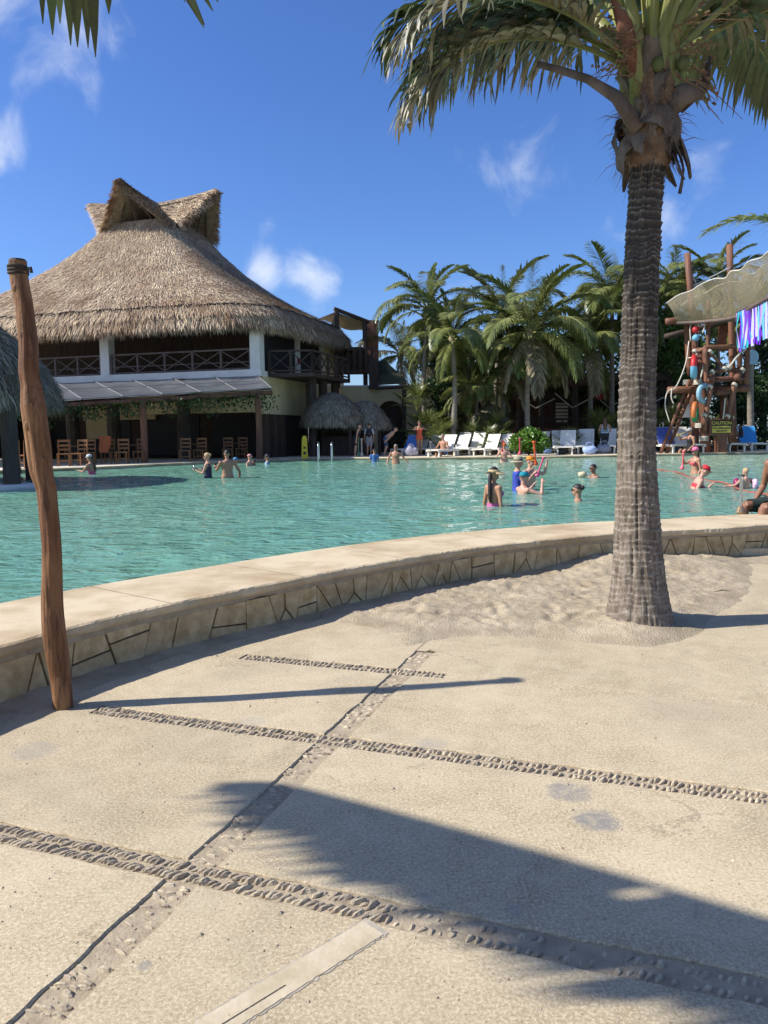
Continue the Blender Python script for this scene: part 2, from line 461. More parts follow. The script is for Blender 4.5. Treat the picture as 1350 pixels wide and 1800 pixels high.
def water_mat():
    m = bpy.data.materials.new('pool_water'); m.use_nodes = True
    N, L = m.node_tree.nodes, m.node_tree.links
    b = N['Principled BSDF']
    b.inputs['Roughness'].default_value = 0.035
    b.inputs['IOR'].default_value = 1.333
    b.inputs['Specular IOR Level'].default_value = 0.5
    t = N.new('ShaderNodeTexCoord')
    # the pool is deep green in the middle and shoals to a pale floor at the far right and along the near wall
    ds = N.new('ShaderNodeVectorMath'); ds.operation = 'DISTANCE'; ds.inputs[1].default_value = (20, 36, .25); L.new(t.outputs['Object'], ds.inputs[0])
    mr = N.new('ShaderNodeMapRange'); mr.interpolation_type = 'SMOOTHSTEP'; mr.inputs[1].default_value = 26; mr.inputs[2].default_value = 4; mr.inputs[3].default_value = 0; mr.inputs[4].default_value = .85
    L.new(ds.outputs['Value'], mr.inputs[0])
    nl = N.new('ShaderNodeTexNoise'); nl.inputs['Scale'].default_value = .22; nl.inputs['Detail'].default_value = 3; L.new(t.outputs['Object'], nl.inputs['Vector'])
    am = N.new('ShaderNodeMath'); am.operation = 'MULTIPLY_ADD'; L.new(nl.outputs['Fac'], am.inputs[0]); am.inputs[1].default_value = .5; L.new(mr.outputs[0], am.inputs[2])
    sb = N.new('ShaderNodeMath'); sb.operation = 'SUBTRACT'; sb.use_clamp = True; L.new(am.outputs[0], sb.inputs[0]); sb.inputs[1].default_value = .22
    mxw = N.new('ShaderNodeMix'); mxw.data_type = 'RGBA'; L.new(sb.outputs[0], mxw.inputs['Factor']); mxw.inputs[6].default_value = (0.135, 0.31, 0.225, 1); mxw.inputs[7].default_value = (0.34, 0.46, 0.32, 1)
    L.new(mxw.outputs[2], b.inputs['Base Color'])
    mp = N.new('ShaderNodeMapping'); mp.inputs['Scale'].default_value = (1.0, 1.7, 1.0)
    L.new(t.outputs['Object'], mp.inputs['Vector'])
    n1 = N.new('ShaderNodeTexNoise'); n1.inputs['Scale'].default_value = 2.6; n1.inputs['Detail'].default_value = 3.0; n1.inputs['Roughness'].default_value = 0.5; n1.inputs['Distortion'].default_value = 0.6
    L.new(mp.outputs[0], n1.inputs['Vector'])
    bp = N.new('ShaderNodeBump'); bp.inputs['Strength'].default_value = 0.9; bp.inputs['Distance'].default_value = 0.12
    L.new(n1.outputs['Fac'], bp.inputs['Height']); L.new(bp.outputs[0], b.inputs['Normal'])
    MATS['pool_water'] = m
water_mat()
pm('sand', (0.31, 0.25, 0.165), (0.46, 0.38, 0.262), 3.2, 0.95, 1.0, 70, detail=12, bdist=0.014, spec=0.2)
pm('coping', (0.38, 0.28, 0.155), (0.57, 0.465, 0.30), 1.7, 0.85, 0.5, 60, detail=11, bdist=0.005, contrast=(0.34, 0.58))
pm('deck', (0.58, 0.51, 0.38), (0.68, 0.61, 0.47), 1.2, 0.85, 0.3, 40)
pm('patch_cement', (0.43, 0.355, 0.23), (0.55, 0.47, 0.33), 9, 0.9, 0.4, 60, bdist=0.004)
pm('patch_grey', (0.30, 0.27, 0.215), (0.44, 0.38, 0.29), 20, 0.9, 0.4, 60, bdist=0.004)
pm('ground_sand', (0.40, 0.34, 0.25), (0.48, 0.42, 0.32), 0.4, 0.95)

# ------------------------------------------------------------------ ground sheet
g = MB().add([(-1500, -1500, -0.30), (1500, -1500, -0.30), (1500, 1500, -0.30), (-1500, 1500, -0.30)], [(0, 1, 2, 3)]).build('ground', M['ground_sand'])
tag(g, kind='structure')

# ------------------------------------------------------------------ foreground pavement: concrete slabs with pebble joints
PO, E1, E2 = Vector((-0.70, 2.61, 0)), Vector((0.942, -0.335, 0)), Vector((0.335, 0.942, 0))
def uv(u, v, z=0.0): return PO + E1 * u + E2 * v + Vector((0, 0, z))
pav = MB()
nu, nv = 60, 70
bed = [uv(-6 + 14 * i / nu, -5 + 15 * j / nv, -0.010 + 0.004 * noise.noise(uv(-6 + 14 * i / nu, -5 + 15 * j / nv) * 3)) for j in range(nv + 1) for i in range(nu + 1)]
pav.add(bed, [(j * (nu + 1) + i, j * (nu + 1) + i + 1, (j + 1) * (nu + 1) + i + 1, (j + 1) * (nu + 1) + i) for j in range(nv) for i in range(nu)])
pavement = pav.build('pavement', M['mortar'], smooth=True)
tag(pavement, kind='structure')
def slab(u0, u1, v0, v1, seed):
    ring = []
    per = [((u0, v0), (u1, v0)), ((u1, v0), (u1, v1)), ((u1, v1), (u0, v1)), ((u0, v1), (u0, v0))]
    for (a, b_) in per:
        L_ = math.hypot(b_[0] - a[0], b_[1] - a[1]); n = max(4, int(L_ / 0.03))
        for k in range(n):
            t = k / n
            u = a[0] + (b_[0] - a[0]) * t; v = a[1] + (b_[1] - a[1]) * t
            p = Vector((u * 9, v * 9, seed * 3.7))
            q = Vector((u * 40, v * 40, seed))
            ring.append((u + 0.008 * noise.noise(p) + 0.004 * noise.noise(q), v + 0.008 * noise.noise(p + Vector((9, 3, 1))) + 0.004 * noise.noise(q + Vector((4, 7, 2)))))
    cu, cv = (u0 + u1) / 2, (v0 + v1) / 2
    mb = MB(); n = len(ring)
    def inset(d):
        out = []
        for (u, v) in ring:
            out.append((min(max(u, u0 + d - 0.015), u1 - d + 0.015) if d else u, min(max(v, v0 + d - 0.015), v1 - d + 0.015) if d else v))
        return out
    lv = [(ring, -0.05), (ring, -0.006), ([(u + (0.005 if u < cu else -0.005), v + (0.005 if v < cv else -0.005)) for u, v in ring], 0.0)]
    vs, fs = [], []
    for r_, z in lv:
        vs += [uv(u, v, z) for u, v in r_]
    for a in range(2):
        for k in range(n):
            fs.append((a * n + k, a * n + (k + 1) % n, (a + 1) * n + (k + 1) % n, (a + 1) * n + k))
    fs.append(tuple(2 * n + k for k in range(n)))
    mb.add(vs, fs)
    mb.build('slab', M['concrete'], pavement)
h_ = 0.066
ROW2, ROW3 = 1.25, 2.44
for (u0, u1, v0, v1) in [(-4.5, -h_, -3.5, -h_), (-4.5, -h_ + .005, h_, ROW2 - h_), (-4.5, -h_, ROW2 + h_, ROW3 - h_), (-4.5, -h_, ROW3 + h_, 6.5),
                         (h_, 6.5, -3.5, -h_), (h_, 6.5, h_, ROW2 - h_), (h_, 6.5, ROW2 + h_, ROW3 - 0.055), (h_, 6.5, ROW3 + 0.055, 7.5)]:
    slab(u0, u1, v0, v1, u0 * 3 + v0)
# cement skim that closes the joints where the photo shows none
for (u0, u1, v0, v1) in [(-4.5, -1.47, ROW2 - h_ - .01, ROW2 + h_ + .01), (-4.5, -1.2, ROW3 - h_ - .01, ROW3 + h_ + .01), (0.28, 6.4, ROW3 - .065, ROW3 + .065), (-h_ - .01, h_ + .01, ROW3 + 0.5, 6.4)]:
    n = 60; mb = MB(); vs = []
    for i in range(n + 1):
        t = i / n; a = (u0 + (u1 - u0) * t) if (u1 - u0) > (v1 - v0) else None
        j1, j2 = 0.01 * noise.noise(Vector((t * 30, u0, v0))), 0.01 * noise.noise(Vector((t * 30, u0 + 7, v0)))
        if a is not None: vs += [uv(a, v0 + j1, -0.003), uv(a, v1 + j2, -0.003)]
        else: vs += [uv(u0 + j1, v0 + (v1 - v0) * t, -0.003), uv(u1 + j2, v0 + (v1 - v0) * t, -0.003)]
    mb.add(vs, [(2 * i, 2 * i + 2, 2 * i + 3, 2 * i + 1) for i in range(n)])
    mb.build('cement_skim', M['concrete'], pavement)
# cement repair strip across the near slab
a, b_ = Vector((-0.05, 2.28, 0.0)), Vector((-0.52, 1.83, 0.0))
dr = (b_ - a).normalized(); sd_ = Vector((-dr.y, dr.x, 0))
def strip(name, off, w, z, mat, jit, ext=0.0, n=60):
    vs = []
    for i in range(n + 1):
        c = a - dr * ext + (b_ - a + dr * ext) * (i / n) + sd_ * off
        vs += [c - sd_ * (w / 2 + jit * noise.noise(Vector((i * .9, off, 3)))) + Vector((0, 0, z)), c + sd_ * (w / 2 + jit * noise.noise(Vector((i * .9, off, 9)))) + Vector((0, 0, z))]
    MB().add(vs, [(2 * i, 2 * i + 1, 2 * i + 3, 2 * i + 2) for i in range(n)]).build(name, mat, pavement)
strip('repair_margin', 0.0, 0.108, 0.0015, M['patch_grey'], 0.016, 0.02)
strip('repair_strip', 0.0, 0.094, 0.003, M['patch_cement'], 0.006)
strip('repair_crack', 0.012, 0.003, 0.0045, M['grout_dark'], 0.0012, -0.35)

# pebbles set on edge in the joints
peb = []
for k in range(7):
    rr = random.Random(k); mb = MB(); mb.ball((0, 0, 0), (0.030, 0.0105, 0.017), 8, 5)
    mb.v = [(x * (1 + .35 * (noise.noise(Vector((x * 60, y * 60, z * 60 + k * 9))))), y * (1 + .5 * noise.noise(Vector((x * 50, k * 5, z * 70)))), z * (1 + .35 * noise.noise(Vector((k * 3, y * 60, x * 60))))) for x, y, z in mb.v]
    peb.append(mb)
peb_mesh = [p.mesh('cobble', M['cobble']) for p in peb]
spots = []
pr = random.Random(5)
def row(u0, u1, vc, step, ranks, ln, dens=lambda u: 1.0, tilt=0.62, zc=-0.0135):
    u = u0
    while u < u1:
        for rk, sgn in ranks:
            if pr.random() < dens(u):
                spots.append((u + pr.uniform(-.006, .006), vc + rk + pr.uniform(-.006, .006), zc + pr.uniform(-.004, .004), math.pi / 2 - tilt * sgn + pr.uniform(-.28, .28), ln * pr.uniform(.75, 1.2), pr.uniform(.75, 1.25)))
        u += step * pr.uniform(.85, 1.2)
row(-2.6, -.02, 0, 0.023, [(-.031, 1), (.031, 1)], 1.0)
row(0.0, 0.75, 0, 0.024, [(-.031, 1), (.031, 1)], 0.95)
row(0.75, 2.6, 0, 0.03, [(-.034, .6), (.03, .6)], 0.75, lambda u: 0.7, zc=-0.018)
row(-1.45, 2.8, ROW2, 0.026, [(-.031, .7), (.03, .7)], 0.9)
row(-1.15, 0.28, ROW3, 0.03, [(-.03, .7), (.03, .7)], 0.85)
v = -0.95
while v < 2.9:
    if abs(v) > .07 and abs(v - ROW2) > .07 and pr.random() < .8:
        u = -.045
        while u < .06:
            if pr.random() < .7: spots.append((u + pr.uniform(-.01, .01), v + pr.uniform(-.008, .008), -.019 + pr.uniform(-.004, .004), pr.uniform(-.35, .35), pr.uniform(.7, 1.1), pr.uniform(.7, 1.2)))
            u += 0.038
    v += 0.027
inview = []
for s in spots:
    p = uv(s[0], s[1]); inview.append(((p - Vector((0, 0, 1.55))).length if abs(p.x) < p.y * .52 + .03 and p.y > 1.8 else 99, s))
inview.sort(key=lambda q: q[0])
rest = MB()
base_ang = math.atan2(E1.y, E1.x)
for i, (d, (u, v, z, an, ln, wd)) in enumerate(inview):
    p = uv(u, v, z); k = i % 7
    if i < 290:
        link('cobble', peb_mesh[k], pavement, p, (pr.uniform(-.25, .25), pr.uniform(-.15, .15), base_ang + an), (ln, wd, pr.uniform(.8, 1.15)))
    else:
        R_ = Euler((pr.uniform(-.25, .25), pr.uniform(-.15, .15), base_ang + an)).to_matrix()
        rest.add([p + R_ @ Vector((x * ln, y * wd, zz)) for x, y, zz in peb[k].v], peb[k].f)
tag(rest.build('cobbles', M['cobble_far'], pavement), kind='stuff')

# ------------------------------------------------------------------ pool: near wall
OUT = catmull([(-3.6, -6, 0), (-3.5, -2, 0), (-3.1, 1.0, 0), (-2.72, 3.0, 0), (-2.23, 4.36, 0), (-1.68, 5.27, 0), (-1.02, 6.05, 0), (-0.14, 7.02, 0), (1.09, 8.07, 0), (2.72, 8.98, 0), (3.45, 9.2, 0), (4.2, 9.38, 0), (4.95, 9.68, 0), (6.6, 10.0, 0), (10, 10.2, 0), (18, 9.8, 0), (34, 8.5, 0)], 10)
def resample(P, step):
    out = [P[0].copy()]; acc_ = 0.0
    for a, b_ in zip(P, P[1:]):
        L_ = (b_ - a).length; d = step - acc_
        while d <= L_:
            out.append(a.lerp(b_, d / L_)); d += step
        acc_ = (acc_ + L_) % step
    return out
W = resample(OUT, 0.03)
WN = []
for i in range(len(W)):
    t = (W[min(i + 1, len(W) - 1)] - W[max(i - 1, 0)]).normalized(); WN.append(Vector((-t.y, t.x, 0)))   # towards the pool
def wall_at(s, out, z):
    x = s / 0.03; i = min(int(x), len(W) - 2); f = x - i
    return W[i].lerp(W[i + 1], f) - WN[i].lerp(WN[i + 1], f) * out + Vector((0, 0, z))
TOP = 0.36
wall = thing('pool_wall', 'raised cream stone pool wall curving across the middle, with broad pale coping', 'wall')
def sweep(name, prof, mat, parent, i0=0, i1=None, step=1, jit=None, smooth=False):
    i1 = len(W) - 1 if i1 is None else i1
    idx = list(range(i0, i1 + 1, step)); n = len(prof); vs, fs = [], []
    for a in idx:
        for k, (o_, z) in enumerate(prof):
            dj = jit(a, k) if jit else (0, 0)
            vs.append(W[a] - WN[a] * (o_ + dj[0]) + Vector((0, 0, z + dj[1])))
    for a in range(len(idx) - 1):
        for k in range(n - 1):
            fs.append((a * n + k, (a + 1) * n + k, (a + 1) * n + k + 1, a * n + k + 1))
    fs.append(tuple(range(n))); fs.append(tuple((len(idx) - 1) * n + k for k in range(n - 1, -1, -1)))
    return MB().add(vs, fs).build(name, mat, parent, smooth)
sweep('wall_core', [(-0.12, -0.2), (-0.012, -0.2), (-0.012, 0.297), (-0.12, 0.297)], M['grout_dark'], wall)
CW = 1.08
def cj(a, k):
    q = noise.noise(Vector((a * .21, k * 2.1, 0))) * .016 + noise.noise(Vector((a * .9, k * 5.1, 4))) * .011
    if k in (0, 1, 2): return (q, q * .5)
    if k in (3, 4): return (q * .7, noise.noise(Vector((a * .2, 7, 0))) * .002)
    return (0, 0)
cuts = [int(c * 5 / 3) for c in (0, 60, 118, 150, 173, 205, 236, 262, 287, 318, 350, 385, 420, 470, 540, 620, 700)] + [len(W) - 1]
for c0, c1 in zip(cuts, cuts[1:]):
    if c1 > len(W) - 1: c1 = len(W) - 1
    if c1 - c0 < 3: continue
    o = sweep('coping_slab', [(-0.06, 0.292), (0.016, 0.292), (0.030, 0.312), (0.026, 0.350), (0.008, TOP), (-0.06, TOP + .001), (-CW + .03, TOP), (-CW, TOP - .02), (-CW, 0.292)], M['coping'], wall, c0, c1, 1, cj)
for c in cuts[1:-1]:
    a_, b2 = W[c] - WN[c] * .02, W[c] + WN[c] * (CW - .03); vs = []
    d_ = (W[c + 1] - W[c]).normalized()
    for i in range(15):
        q = a_.lerp(b2, i / 14) + d_ * (.006 * noise.noise(Vector((i * .8, c, 0)))); w_ = .003 + .002 * noise.noise(Vector((i * .9, c, 5)))
        vs += [q - d_ * w_ + Vector((0, 0, TOP + .004)), q + d_ * w_ + Vector((0, 0, TOP + .004))]
    MB().add(vs, [(2 * i, 2 * i + 1, 2 * i + 3, 2 * i + 2) for i in range(14)]).build('coping_joint', M['mortar'], wall)
# rough render band right under the coping
def bj(a, k): return (0.004 * noise.noise(Vector((a * .5, k, 1))), (0.030 * noise.noise(Vector((a * .07, 3, 1))) + .012 * noise.noise(Vector((a * .4, 3, 5)))) if k == 1 else 0)
sweep('render_band', [(-0.05, 0.245), (0.008, 0.250), (0.014, 0.300), (-0.05, 0.300)], M['mortar'], wall, 0, None, 1, bj)
# inner wall of the pool
sweep('inner_wall', [(-CW + .02, 0.291), (-CW - .02 + .02, -0.29), (-CW + .3, -0.29), (-CW + .3, 0.291)], M['coping'], wall, 0, None, 4)
# crazy-paved stone cladding: straight cuts, dark open joints
cr_ = random.Random(21)
def clad(poly, s_mid):
    # poly: (s, z) corners, shrunk for the joint, each stone its own piece
    cx = sum(p[0] for p in poly) / len(poly); cz = sum(p[1] for p in poly) / len(poly)
    g_ = 0.0062
    pts = []
    n = len(poly)
    for i in range(n):
        p0, p1, p2 = poly[i - 1], poly[i], poly[(i + 1) % n]
        def inn(a, b2):
            d = Vector((b2[0] - a[0], b2[1] - a[1])).normalized(); nn = Vector((-d.y, d.x)); return nn
        n1, n2 = inn(p0, p1), inn(p1, p2)
        bis = (n1 + n2); k = g_ / max(0.35, bis.length_squared / 2)
        pts.append((p1[0] + bis.x * k, p1[1] + bis.y * k))
    pr_ = cr_.uniform(0.004, 0.016)
    ring = []
    for i in range(n):      # subdivide so that the stone follows the curve
        a_, b2 = pts[i], pts[(i + 1) % n]; m_ = max(1, int(abs(b2[0] - a_[0]) / 0.06))
        for k in range(m_):
            t = k / m_; ring.append((a_[0] + (b2[0] - a_[0]) * t, a_[1] + (b2[1] - a_[1]) * t))
    tilt = cr_.uniform(-.035, .035)
    vs = [wall_at(s, -0.02, z) for s, z in ring] + [wall_at(s, pr_ - .003, z) for s, z in ring] + [wall_at(cx + (s - cx) * .985, pr_ + tilt * (s - cx), cz + (z - cz) * .97) for s, z in ring]
    m_ = len(ring); fs = []
    for a_ in range(2):
        for k in range(m_): fs.append((a_ * m_ + k, a_ * m_ + (k + 1) % m_, (a_ + 1) * m_ + (k + 1) % m_, (a_ + 1) * m_ + k))
    fs.append(tuple(2 * m_ + k for k in range(m_)))
    MB().add(vs, fs).build('stone', M['stone'], wall)
s = 8.2
s_end = 0.03 * (len(W) - 1)
z0, z1 = -0.015, 0.262
lean = 0.0
while s < 23.5:
    w = cr_.uniform(.19, .38)
    lean2 = cr_.choice([0, .03, -.03, .08, -.09, .05, -.11, .10])
    A, B, C, D = (s - lean / 2, z0), (s + w - lean2 / 2, z0), (s + w + lean2 / 2, z1), (s + lean / 2, z1)
    k = cr_.random()
    if k < .22:
        clad([A, B, C, D], s)
    elif k < .48:      # two courses
        f1, f2 = cr_.uniform(.38, .68), 0
        f2 = f1 + cr_.uniform(-.12, .12)
        L1 = (A[0] + (D[0] - A[0]) * f1, z0 + (z1 - z0) * f1); R1 = (B[0] + (C[0] - B[0]) * f2, z0 + (z1 - z0) * f2)
        clad([A, B, R1, L1], s); clad([L1, R1, C, D], s)
    elif k < .76:      # a wedge from the top corner
        f1 = cr_.uniform(.3, .7); Q = (A[0] + (B[0] - A[0]) * f1, z0)
        if cr_.random() < .5: clad([A, Q, D], s); clad([Q, B, C, D], s)
        else: clad([A, Q, C, D], s); clad([Q, B, C], s)
    else:              # three stones around a point
        Q = (s + w * cr_.uniform(.35, .65), z0 + (z1 - z0) * cr_.uniform(.45, .75)); T_ = (s + w * cr_.uniform(.3, .7), z1)
        clad([A, B, Q], s); clad([B, C, T_, Q], s); clad([A, Q, T_, D], s)
    s += w; lean = lean2

# ------------------------------------------------------------------ pool: far edge, deck and water
FAR = catmull([(-46, 4, 0), (-28, 17, 0), (-20, 24.3, 0), (-14.4, 28.6, 0), (-12.9, 29.9, 0), (-11.4, 31.3, 0), (-10.0, 33.5, 0), (-8.3, 35.7, 0), (-5.9, 38.5, 0), (-4.2, 39.6, 0), (-2.1, 39.4, 0), (1.65, 38.3, 0), (5.45, 38.1, 0), (8.4, 38.1, 0), (11.7, 38.7, 0), (14.25, 39.6, 0), (17.1, 40.3, 0), (20.5, 41, 0), (27, 42, 0), (40, 44, 0)], 8)
FN = []
for i in range(len(FAR)):
    t = (FAR[min(i + 1, len(FAR) - 1)] - FAR[max(i - 1, 0)]).normalized(); FN.append(Vector((-t.y, t.x, 0)))
def fsweep(name, prof, mat, kind=None):
    n = len(prof); vs, fs = [], []
    for p, q in zip(FAR, FN):
        for o_, z in prof: vs.append(p + q * o_ + Vector((0, 0, z)))
    for a_ in range(len(FAR) - 1):
        for k in range(n - 1): fs.append((a_ * n + k, a_ * n + k + 1, (a_ + 1) * n + k + 1, (a_ + 1) * n + k))
    o = MB().add(vs, fs).build(name, mat)
    return tag(o, kind=kind)
fsweep('pool_edge', [(-0.02, -0.25), (-0.02, 0.30), (-0.05, 0.31), (-0.06, 0.345), (-0.04, 0.375), (0.42, 0.375), (0.44, 0.30)], M['coping'], 'structure')
vs = []; n = len(FAR)
for p, q in zip(FAR, FN): vs += [p + q * 0.40 + Vector((0, 0, 0.36)), Vector((p.x * 3.4, 190, 0.36))]
tag(MB().add(vs, [(2 * i, 2 * i + 2, 2 * i + 3, 2 * i + 1) for i in range(n - 1)]).build('pool_deck', M['deck']), kind='structure')

near_in = [W[i] + WN[i] * (CW - .12) for i in range(0, len(W), 4)]
poly = np.array([(p.x, p.y) for p in near_in] + [(p.x + q.x * .1, p.y + q.y * .1) for p, q in zip(reversed(FAR), reversed(FN))])
def inside(X, Y, poly):
    r = np.zeros(X.shape, bool)
    n = len(poly)
    for i in range(n):
        x1, y1 = poly[i]; x2, y2 = poly[(i + 1) % n]
        if y1 == y2: continue
        c = ((y1 > Y) != (y2 > Y)) & (X < (x2 - x1) * (Y - y1) / (y2 - y1) + x1)
        r ^= c
    return r
ys = [-1.0]
while ys[-1] < 42: ys.append(ys[-1] + max(0.16, 0.0085 * ys[-1]) if ys[-1] > 4 else ys[-1] + .4)
xs = np.arange(-34, 34, 0.16); ys = np.array(ys)
X, Y = np.meshgrid(xs, ys)
wr = np.random.RandomState(3); Z = np.zeros_like(X)
for k in range(22):
    lam = 0.38 * 1.13 ** k if k < 16 else 0.6 * 1.3 ** (k - 16)
    an = wr.uniform(-0.9, 0.9) + (math.pi / 2 if wr.rand() < .7 else 0.3); kk = 2 * math.pi / lam
    Z += 0.0105 * lam ** 0.9 * 0.25 * np.sin(kk * (X * math.cos(an) + Y * math.sin(an)) + wr.uniform(0, 6.28) + 1.2 * np.sin(X * wr.uniform(.2, .9) + Y * wr.uniform(.2, .9)))
V = np.stack([X, Y, 0.25 + Z], -1).reshape(-1, 3)
nx, ny = len(xs), len(ys)
I = np.arange(nx * ny).reshape(ny, nx)
F = np.stack([I[:-1, :-1], I[:-1, 1:], I[1:, 1:], I[1:, :-1]], -1).reshape(-1, 4)
ctr = V[F].mean(1)
F = F[inside(ctr[:, 0], ctr[:, 1], poly)]
used = np.unique(F); remap = -np.ones(len(V), int); remap[used] = np.arange(len(used))
tag(link('pool_water', np_mesh('pool_water', V[used], remap[F], M['pool_water'], True)), kind='structure')

# ------------------------------------------------------------------ sand bed round the palm
front = catmull([(-0.55, 6.19, 0.0), (-0.17, 5.92, 0.0), (0.09, 5.31, 0.0), (0.52, 5.62, 0.0), (1.02, 5.57, 0.0), (1.53, 5.42, 0.0), (1.99, 5.34, 0.0), (2.59, 5.95, 0.0), (3.59, 7.14, 0.0), (4.34, 8.86, 0.0), (4.3, 9.6, 0)], 6)
back = [W[i] for i in range(len(W)) if front[0].x < W[i].x < 4.4]
sp = np.array([(p.x, p.y) for p in front] + [(p.x, p.y + .05) for p in reversed(back)])
gx = np.arange(-0.9, 4.7, 0.020); gy = np.arange(5.1, 9.75, 0.020)
X, Y = np.meshgrid(gx, gy)
ins = inside(X, Y, sp)
fr = np.array([(p.x, p.y) for p in front])
d = np.full(X.shape, 9.0)
for (ax, ay), (bx_, by_) in zip(fr, fr[1:]):
    L2 = (bx_ - ax) ** 2 + (by_ - ay) ** 2 + 1e-9
    t = np.clip(((X - ax) * (bx_ - ax) + (Y - ay) * (by_ - ay)) / L2, 0, 1)
    d = np.minimum(d, np.hypot(X - ax - t * (bx_ - ax), Y - ay - t * (by_ - ay)))
sdist = np.where(ins, d, -d)
P3 = np.stack([X, Y, X * 0], -1).reshape(-1, 3)
n_lo = fbm(P3 * 2.6, 3, 1).reshape(X.shape); n_mid = fbm(P3 * 8, 3, 2).reshape(X.shape); n_hi = fbm(P3 * 26, 2, 3).reshape(X.shape)
st = lambda x: np.clip(x, 0, 1) ** 2 * (3 - 2 * np.clip(x, 0, 1))
edge = st((sdist + 0.10 * (n_mid - .5) + .03) / 0.30)
tx, ty = 2.04, 6.05
r2 = np.hypot(X - tx, Y - ty)
churn = st((sdist - .05) / .5)
Z = -0.02 + edge * 0.030 + churn * (0.014 + 0.05 * (n_lo - .42) + 0.024 * (n_mid - .5) + 0.022 * (n_hi - .5)) + 0.045 * np.exp(-(r2 / .45) ** 2) + 0.10 * np.exp(-(((X - 2.6) / 1.1) ** 2 + ((Y - 8.9) / .45) ** 2))
fr_ = np.random.RandomState(8)
for k in range(70):      # footprints
    fx, fy = fr_.uniform(0.2, 4.0), fr_.uniform(5.6, 9.2); fa = fr_.uniform(0, 3.14)
    du = (X - fx) * math.cos(fa) + (Y - fy) * math.sin(fa); dv = -(X - fx) * math.sin(fa) + (Y - fy) * math.cos(fa)
    q = (du / .13) ** 2 + (dv / .05) ** 2
    Z += churn * (-0.018 * np.exp(-q) + 0.007 * np.exp(-(np.sqrt(q) - 1.5) ** 2 * 3))
for k in range(420):     # loose clods
    fx, fy = fr_.normal(1.9, 1.0), fr_.normal(6.2, .8); s_ = fr_.uniform(.012, .03)
    x0, x1 = np.searchsorted(gx, [fx - .09, fx + .09]); y0, y1 = np.searchsorted(gy, [fy - .09, fy + .09])
    Z[y0:y1, x0:x1] += (churn * .35 * s_)[y0:y1, x0:x1] * np.exp(-((X - fx) ** 2 + (Y - fy) ** 2)[y0:y1, x0:x1] / s_ ** 2)
V = np.stack([X, Y, Z], -1).reshape(-1, 3)
ny, nx = X.shape; I = np.arange(nx * ny).reshape(ny, nx)
F = np.stack([I[:-1, :-1], I[:-1, 1:], I[1:, 1:], I[1:, :-1]], -1).reshape(-1, 4)
ctr = V[F].mean(1)
ctr_in = inside(ctr[:, 0], ctr[:, 1], sp) | (ctr[:, 2] > 0.001)
wpoly = np.array([(p.x, p.y) for p in W[::4]] + [(34, 40), (-20, 40)])
ctr_in &= ~inside(ctr[:, 0], ctr[:, 1] - .06, wpoly)
F = F[ctr_in]
used = np.unique(F); remap = -np.ones(len(V), int); remap[used] = np.arange(len(used))
tag(link('sand', np_mesh('sand', V[used], remap[F], M['sand'], True)), kind='structure')
def sand_z(x, y):
    i = min(max(int((x - gx[0]) / .02), 0), nx - 1); j = min(max(int((y - gy[0]) / .02), 0), ny - 1)
    return float(Z[j, i])

vs = []; idx = [i for i in range(len(W)) if 8.0 < i * .03 < 16.5]
for i in idx:
    w = .10 + .10 * (noise.noise(Vector((i * .05, 0, 0))) + .6) + (.16 if abs((W[i] - Vector((-1.95, 4.7, 0))).length) < .5 else 0)
    for k, (f_, z) in enumerate(((0.0, .030), (.25, .020), (.6, .008), (1.0, -.004))):
        vs.append(W[i] - WN[i] * (f_ * w - .01) + Vector((0, 0, z * (1 + .6 * noise.noise(Vector((i * .2, k, 2)))))))
MB().add(vs, [(4 * a + k, 4 * a + k + 1, 4 * a + k + 5, 4 * a + k + 4) for a in range(len(idx) - 1) for k in range(3)]).build('dust_drift', M['sand'], pavement, True)

# scattered grit, leaf crumbs and sand grains on the slabs
gr = np.random.RandomState(31); mb = MB()
for k in range(900):
    y = 1.7 + 4.6 * gr.rand() ** 1.2; x = gr.uniform(-.6, .6) * (y + .4); s_ = gr.uniform(.0015, .0045) * (1 + 1.2 * (gr.rand() < .06)); a = gr.uniform(0, 3.14)
    c_, n_ = math.cos(a) * s_, math.sin(a) * s_
    mb.add([(x + c_ * 1.5, y + n_ * 1.5, .001), (x - n_, y + c_, .001), (x - c_ * 1.5, y - n_ * 1.5, .001), (x + n_, y - c_, .001), (x, y, .001 + s_ * .9)], [(0, 1, 4), (1, 2, 4), (2, 3, 4), (3, 0, 4)])
tag(mb.build('grit', M['cobble_far'], pavement), kind='stuff')

# ------------------------------------------------------------------ thatch
def blades(name, pts, dirs, nrm, length, width, mat, parent, seed=0, lift=0.12, droop=0.0):
    """thousands of thin straw blades: root points, downslope directions and surface normals (n,3)"""
    r = np.random.RandomState(seed); n = len(pts)
    L_ = length * r.uniform(.55, 1.35, (n, 1)); w = width * r.uniform(.6, 1.4, (n, 1))
    d = dirs + r.normal(0, .16, (n, 3)); d /= np.linalg.norm(d, axis=1, keepdims=True)
    side = np.cross(d, nrm); side /= np.linalg.norm(side, axis=1, keepdims=True) + 1e-9
    lf = lift * r.uniform(-.2, 1.0, (n, 1))
    a = pts + nrm * 0.01
    b_ = pts + d * L_ * .55 + nrm * lf * L_ * .9
    c = pts + d * L_ + nrm * lf * L_ * .7 - np.array([0, 0, 1]) * droop * L_
    V = np.stack([a - side * w * .5, a + side * w * .5, b_ + side * w * .5, b_ - side * w * .5, c], 1).reshape(-1, 3)
    k = np.arange(n)[:, None] * 5
    F = np.concatenate([k + np.array([[0, 1, 2]]), k + np.array([[0, 2, 3]]), k + np.array([[3, 2, 4]])], 1).reshape(-1, 3)
    return tag(link(name, np_mesh(name, V, F, mat), parent), kind='stuff')

